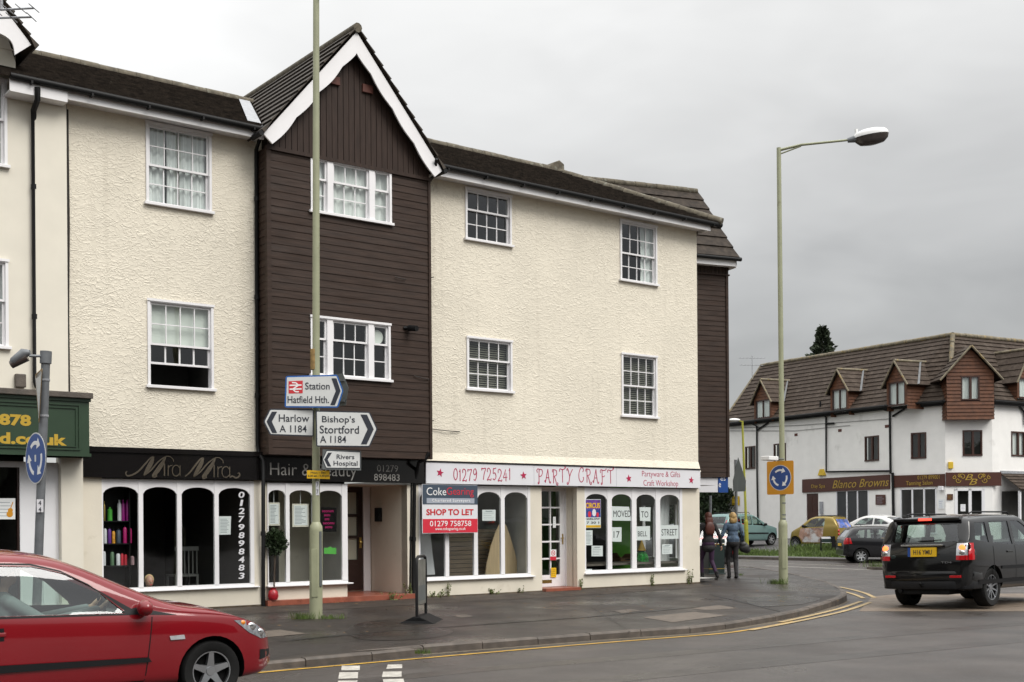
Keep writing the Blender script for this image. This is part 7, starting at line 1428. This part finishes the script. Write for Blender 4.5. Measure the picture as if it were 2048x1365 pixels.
w1 = walker('blonde woman in a blue denim jacket and black trousers walking away', Matrix.Translation((p.x, p.y, .2)) @ Matrix.Rotation(radians(4), 4, 'Z'),
            [((-.085, 0, .90), (-.10, .10, .50), (-.085, .05, .09), (-.09, .17, .03)), ((.085, 0, .90), (.07, .02, .48), (.05, -.14, .10), (.055, -.03, .03))],
            [((-.27, .0, 1.12), (-.36, .10, .95)), ((.26, -.03, 1.12), (.27, .10, .92))], 'jacket', 'denim', 'cloth_black', 'hair_blonde',
            [((0, -.015, 1.605), (.098, .105, .105)), ((-.045, -.045, 1.52), (.06, .06, .10)), ((.045, -.045, 1.52), (.06, .06, .10)), ((0, -.06, 1.50), (.075, .05, .09)), ((0, -.03, 1.66), (.07, .08, .05))], .93)
w2 = walker('woman with long red hair in a black jacket and plum trousers at the corner', Matrix.Translation((gnd(1417, 1160, .2).x, gnd(1417, 1160, .2).y, .2)) @ Matrix.Rotation(radians(16), 4, 'Z'),
            [((-.085, 0, .90), (-.09, .22, .52), (-.08, .20, .10), (-.08, .32, .03)), ((.085, 0, .90), (.10, .02, .47), (.13, -.22, .13), (.14, -.14, .03))],
            [((-.26, .04, 1.12), (-.25, .16, .90)), ((.27, -.08, 1.12), (.33, -.04, .88))], 'jacket', 'cloth_black', 'cloth_plum', 'hair_red',
            [((0, -.015, 1.605), (.098, .105, .105)), ((0, -.06, 1.48), (.11, .07, .15)), ((0, -.11, 1.30), (.13, .05, .17)), ((.06, -.10, 1.24), (.07, .045, .12)), ((-.06, -.10, 1.26), (.07, .045, .12)), ((0, -.03, 1.66), (.07, .08, .05))], .72)
t = thing('shoulder_bag', 'black slouchy shoulder bag on the arm of the woman in denim', 'bag', w1.matrix_world.copy()); blob('body', [((.30, .02, .80), (.14, .10, .13)), ((.27, .0, .88), (.10, .08, .08)), ((.36, .05, .74), (.12, .09, .09))], 'bag_black', t); MB().tube([(.20, .02, 1.42), (.235, -.07, 1.2), (.29, -.02, .92)], .012, 6).tube([(.20, .02, 1.42), (.26, .06, 1.2), (.33, .05, .9)], .012, 6).build('strap', 'bag_black', t)
# the driver of the red hatchback sits at the right hand side
dx, dy = -.50, -.36
t = thing('person', 'driver in a grey top at the wheel of the red hatchback', 'person', C1.o.matrix_world.copy())
sk = [((dx - .08, dy, 1.235), (.095, .078, .115)), ((dx - .02, dy, 1.215), (.05, .05, .06)), (V((dx - .10, dy, 1.02)), V((dx - .09, dy, 1.15)), .055, .05), ((dx - .10, dy, .90), (.11, .18, .20)), ((dx - .05, dy, .66), (.15, .18, .14))]
cl_ = [((dx - .10, dy, .92), (.125, .20, .19)), ((dx - .07, dy, .72), (.14, .19, .16)), (V((dx - .10, dy - .15, 1.02)), V((dx - .10, dy + .15, 1.02)), .065, .065)]
for s in (-1, 1):
    sh, el, wr = V((dx - .08, dy + s * .19, 1.01)), V((dx + .22, dy + s * .24, .82)), V((.24, dy + s * .14, .92)); sk += [(sh, el, .045, .036), (el, wr, .036, .026)] + hand(wr, V((.3, 0, .3)), s) + [(V((dx, dy + s * .1, .62)), V((.05, dy + s * .12, .68)), .085, .06), (V((.05, dy + s * .12, .68)), V((.32, dy + s * .12, .48)), .055, .04)]; cl_ += [(sh, el, .065, .052), (el, wr.lerp(el, .1), .05, .04)]
blob('body', sk, 'skin', t, .010, 3); blob('jumper', cl_, 'shirt_grey', t); blob('hair', [((dx - .10, dy, 1.275), (.105, .088, .095)), ((dx - .14, dy, 1.22), (.06, .07, .09))], 'hair_dark', t, .010)
# ================================================================ PLANTS, VERGE AND SURROUNDINGS
mat('leaf_dark', (.018, .034, .010), .6, var=.55, vs=3); mat('leaf_mid', (.050, .085, .020), .6, var=.5, vs=9); mat('bark', (.07, .05, .035), .9, var=.3); mat('conifer', (.034, .048, .024), .7, var=.5, vs=2); mat('blade', (.075, .115, .022), .6, var=.5, vs=5); mat('blade_dry', (.22, .19, .06), .7, var=.4, vs=5); mat('weed_leaf', (.13, .17, .05), .6, var=.4, vs=20); mat('weed_stem', (.14, .09, .04), .7, var=.3); mat('blocker_green', (.020, .027, .014), .9, var=.5, vs=.15)
def leaf(mb, p, d, s, w=.5):
    d = d.normalized(); a = d.orthogonal().normalized(); a = Matrix.Rotation(R.uniform(0, 6.28), 3, d) @ a * s * w; q = p + d * s
    mb.add([p, p + d * s * .45 + a, q, p + d * s * .45 - a], [(0, 1, 2, 3)])
def rv(): return V((R.gauss(0, 1), R.gauss(0, 1), R.gauss(0, 1))).normalized()
def blades(mb, pts, h0, h1, w=.012):
    for p in pts:
        h = R.uniform(h0, h1) * (.65 + .5 * abs(mnoise.noise(V(p) * .9)) * 2); a = R.uniform(0, 6.28); l = h * R.uniform(.1, .7); d = V((cos(a) * l, sin(a) * l, h)); n = V((-sin(a + 1), cos(a + 1), 0)) * w; p = V(p); m_ = p + d * .5 + V((0, 0, h * .12)); mb.add([p - n, p + n, m_ + n * .7, p + d, m_ - n * .7], [(0, 1, 2, 3, 4)])
# grass verge on the far side
mb = MB(); mb2 = MB()
def fpt(s, d): x, y, z = fp(s, d); return (x, y, z)
s_a = (far(1478, 1100).to_2d() - fk0).dot(fd); s_b = (far(1706, 1112).to_2d() - fk0).dot(fd)
pts = []
while len(pts) < 9000:
    s = R.uniform(s_a - 9, s_b + .3); d = R.uniform(1.55, 3.4 + .5 * sin(s * 1.3)); pts.append(fpt(s, d))
blades(mb, pts, .10, .26, .018)
q0 = far(1672, 1103).to_2d()
ns, nd = (q0 - fk0).dot(fd), (q0 - fk0).dot(fn)
blades(mb, [fpt(R.gauss(ns - .3, .9), R.gauss(nd - .3, .5)) for _ in range(2600)], .22, .52, .018)
o = mb.build('grass_verge', 'blade', recalc=False); tag(o, kind='stuff')
P = [fp(s_a - 9 + (s_b + 9.3 - s_a) * i / 20, 1.5 + .1 * sin(i * 2.1)) for i in range(21)] + [fp(s_b + .3 - (s_b + 9.3 - s_a) * i / 20, 3.4 + .5 * sin((s_b + .3 - (s_b + 9.3 - s_a) * i / 20) * 1.3)) for i in range(21)]
struct(MB().add([(x, y, z + .006) for x, y, z in P], [(i, i + 1, 40 - i, 41 - i) for i in range(20)]).build('verge', 'grass_green'))
# hedge past the corner
hx0, hx1, hy0, hy1, hz = 3., 13.6, 71.5, 74.5, 3.5
t = thing('hedge', 'tall dark green hedge between the corner shop and the white building', 'hedge', Matrix.Translation((8, 73, .6))); mb = MB()
for i in range(14000):
    p = V((R.uniform(hx0, hx1), R.uniform(hy0, hy1), R.uniform(.3, hz))); k = R.random()
    if k < .55: p.y = hy0 + R.uniform(-.15, .35) + .25 * mnoise.noise(V((p.x * 1.2, p.z * 1.2, 0)))
    elif k < .8: p.z = hz + .35 * mnoise.noise(V((p.x * .9, p.y * .9, 3))) + R.uniform(-.2, .12)
    leaf(mb, p - V((8, 73, .6)), rv() + V((0, -.6, .4)), R.uniform(.10, .24), .45)
mb.build('leaves', 'leaf_dark', t, recalc=False); MB().box(hx0 - 8, hx1 - 8, -1.0, 1.2, -.6, hz - .9).build('core', 'leaf_dark', t)
# conifer behind the far roof
c = atD(1645, 655, 83); t = thing('conifer_tree', 'narrow dark conifer rising behind the far tiled roof', 'tree', Matrix.Translation((c.x, c.y, .8))); H = c.z - .8; mb = MB()
for i in range(9000):
    f = R.random() ** .9 * .75; z = H * (1 - f); r = min(2.8, .10 + .52 * (H - z)) * (.62 + .38 * abs(sin(z * 3.1 + mnoise.noise(V((z, 0, 0))) * 3))); a = R.uniform(0, 6.28); r *= .55 + .45 * abs(mnoise.noise(V((cos(a) * 2, sin(a) * 2, z * .8)))) * 2
    rr = r * R.random() ** .4; p = V((rr * cos(a), rr * sin(a), z)); leaf(mb, p, V((cos(a), sin(a), R.uniform(-.5, .9))), R.uniform(.14, .40), .35)
mb.build('crown', 'conifer', t, recalc=False); MB().tube([(0, 0, 0), (0, 0, H * .5), (0, 0, H - .2)], [.25, .13, .02], 8).build('trunk', 'bark', t)
# topiary at the salon window and the red wrapped pot at its foot
u, z = F.px(551, 1085, .12); zb_ = .31; t = thing('topiary_tree', 'small clipped ball tree on a thin stem outside the salon window', 'tree', F.at(u, -.02, zb_) @ Matrix.Translation((0, -.12, 0))); mb = MB(); cz = z - zb_; u2 = F.u(566, 1085, .12) - u
for i in range(1500): d = rv(); r = (.17 + .10 * mnoise.noise(d * 2.5)) * R.random() ** .3; leaf(mb, V((.02, 0, cz)) + V((d.x, d.y * .6, d.z * 1.25)) * r, d + rv() * .7, R.uniform(.03, .065), .45)
mb.build('crown', 'leaf_dark', t, recalc=False); MB().tube([(-.03, 0, .1), (-.01, .01, cz * .5), (.01, 0, cz)], [.018, .015, .012], 8).build('trunk', 'bark', t)
mat('red_wrap', (.32, .012, .02), .3, var=.5, vs=14, bump=.4, bs=20); mb = MB(); mb.lathe([(0, 0), (.075, .0), (.10, .07), (.085, .15), (.05, .19), (.065, .22), (0, .20)], 14, (-.045, 0, 0)); mb.build('pot', 'red_wrap', t, smooth=60)
# weeds along the wall foot
def weed(label, x, y, h, n=.06, name='weed', spread=.08, cnt=5):
    u, z = F.px(x, y, n); p = F.at(u, n, 0).to_translation(); z = pav(p); t = thing(name, label, 'plant', Matrix.Translation((p.x, p.y, z)), 'weeds along the foot of the shop walls'); st = MB(); lf = MB()
    for k in range(cnt):
        a = R.uniform(0, 6.28); r = spread * R.random(); hh = h * R.uniform(.5, 1); top_ = V((r * 1.6 * cos(a), r * .7 * sin(a), hh)); b_ = V((r * .5 * cos(a), r * .3 * sin(a), -.02)); st.tube([b_, b_.lerp(top_, .5) + V((R.uniform(-.01, .01), 0, .01)), top_], [.004, .003, .002], 5)
        for i in range(int(9 + hh * 40)): f = R.uniform(.1, 1); leaf(lf, b_.lerp(top_, f), rv() + V((0, -.3, .3)), R.uniform(.018, .045), .4)
    st.build('stem', 'weed_stem', t); lf.build('leaves', 'weed_leaf', t, recalc=False); return t
weed('low spreading weed by the foot of the twin downpipes', 868, 1191, .16, spread=.35, cnt=12); weed('tall dry stalks growing under the letting board window', 895, 1188, .34, spread=.10, cnt=4); weed('low weeds under the plywood board window', 985, 1187, .12, spread=.35, cnt=10); weed('tuft of weeds left of the white shop door', 1040, 1184, .14, spread=.2, cnt=6)
weed('thin weed right of the white shop door', 1161, 1176, .26, spread=.06, cnt=4); weed('upright weed below the paper reading BELL', 1306, 1170, .28, spread=.05, cnt=5); weed('bushy weed at the corner of the building', 1379, 1166, .34, spread=.08, cnt=8); weed('weed creeping over the brick step of the porch', 785, 1196, .16, .16, spread=.2, cnt=9); weed('weed behind the pavement sign by the downpipe', 818, 1190, .36, .05, spread=.07, cnt=5)
def tuft(label, x, y, h, n_, sp_, z=None, m='blade'):
    p = gnd(x, y, .15) if z is None else gnd(x, y, z); zz = pav(p) if z is None else z; t = thing('grass_tuft', label, 'grass', Matrix.Translation((p.x, p.y, zz)), 'grass tufts on the pavement'); mb = MB(); blades(mb, [(R.gauss(0, sp_), R.gauss(0, sp_ * .4), -.01) for _ in range(n_)], h * .4, h, .006); mb.build('blades', m, t, recalc=False)
tuft('grass tuft left of the sign column base', 606, 1240, .20, 160, .09); tuft('grass tuft right of the sign column base', 657, 1239, .13, 150, .12); tuft('grass tuft left of the corner lamp base', 1553, 1171, .22, 170, .12); tuft('grass tuft on the small traffic island', 1754, 1134, .30, 160, .22, .09); tuft('grass growing between kerb stones', 845, 1306, .10, 70, .05, .08)
tuft('grass at the foot of the grey sign post', 1478, 1157, .12, 60, .08)
pa = [gnd(x, y, .0) for x, y in ((1738, 1133.5), (1800, 1131), (1800, 1141), (1734, 1140))]
struct(MB().add([(p.x, p.y, -.01) for p in pa] + [(p.x, p.y, .09) for p in pa], [(4, 5, 6, 7), (0, 1, 5, 4), (1, 2, 6, 5), (2, 3, 7, 6), (3, 0, 4, 7)]).build('traffic_island', 'kerb_stone'))
# unseen dark rise added behind the camera to darken reflections in glass and paint
vs = []; fs = []; n_ = 60
for j, (dist, h) in enumerate(((16, 0), (19, 5.5), (24, 8.5), (34, 9.5), (70, 8), (120, -1))):
    for i in range(n_ + 1):
        a = radians(188 + 164 * i / n_); k = 1 + .0 * i; hh = h * (1 + .22 * mnoise.noise(V((i * .5, j * .7, 1)))); vs.append((dist * 1.25 * cos(a), dist * sin(a) - 2, hh))
for j in range(5):
    for i in range(n_): b = j * (n_ + 1) + i; fs.append((b, b + 1, b + n_ + 2, b + n_ + 1))
struct(MB().add(vs, fs).build('reflection_blocker', 'blocker_green'))
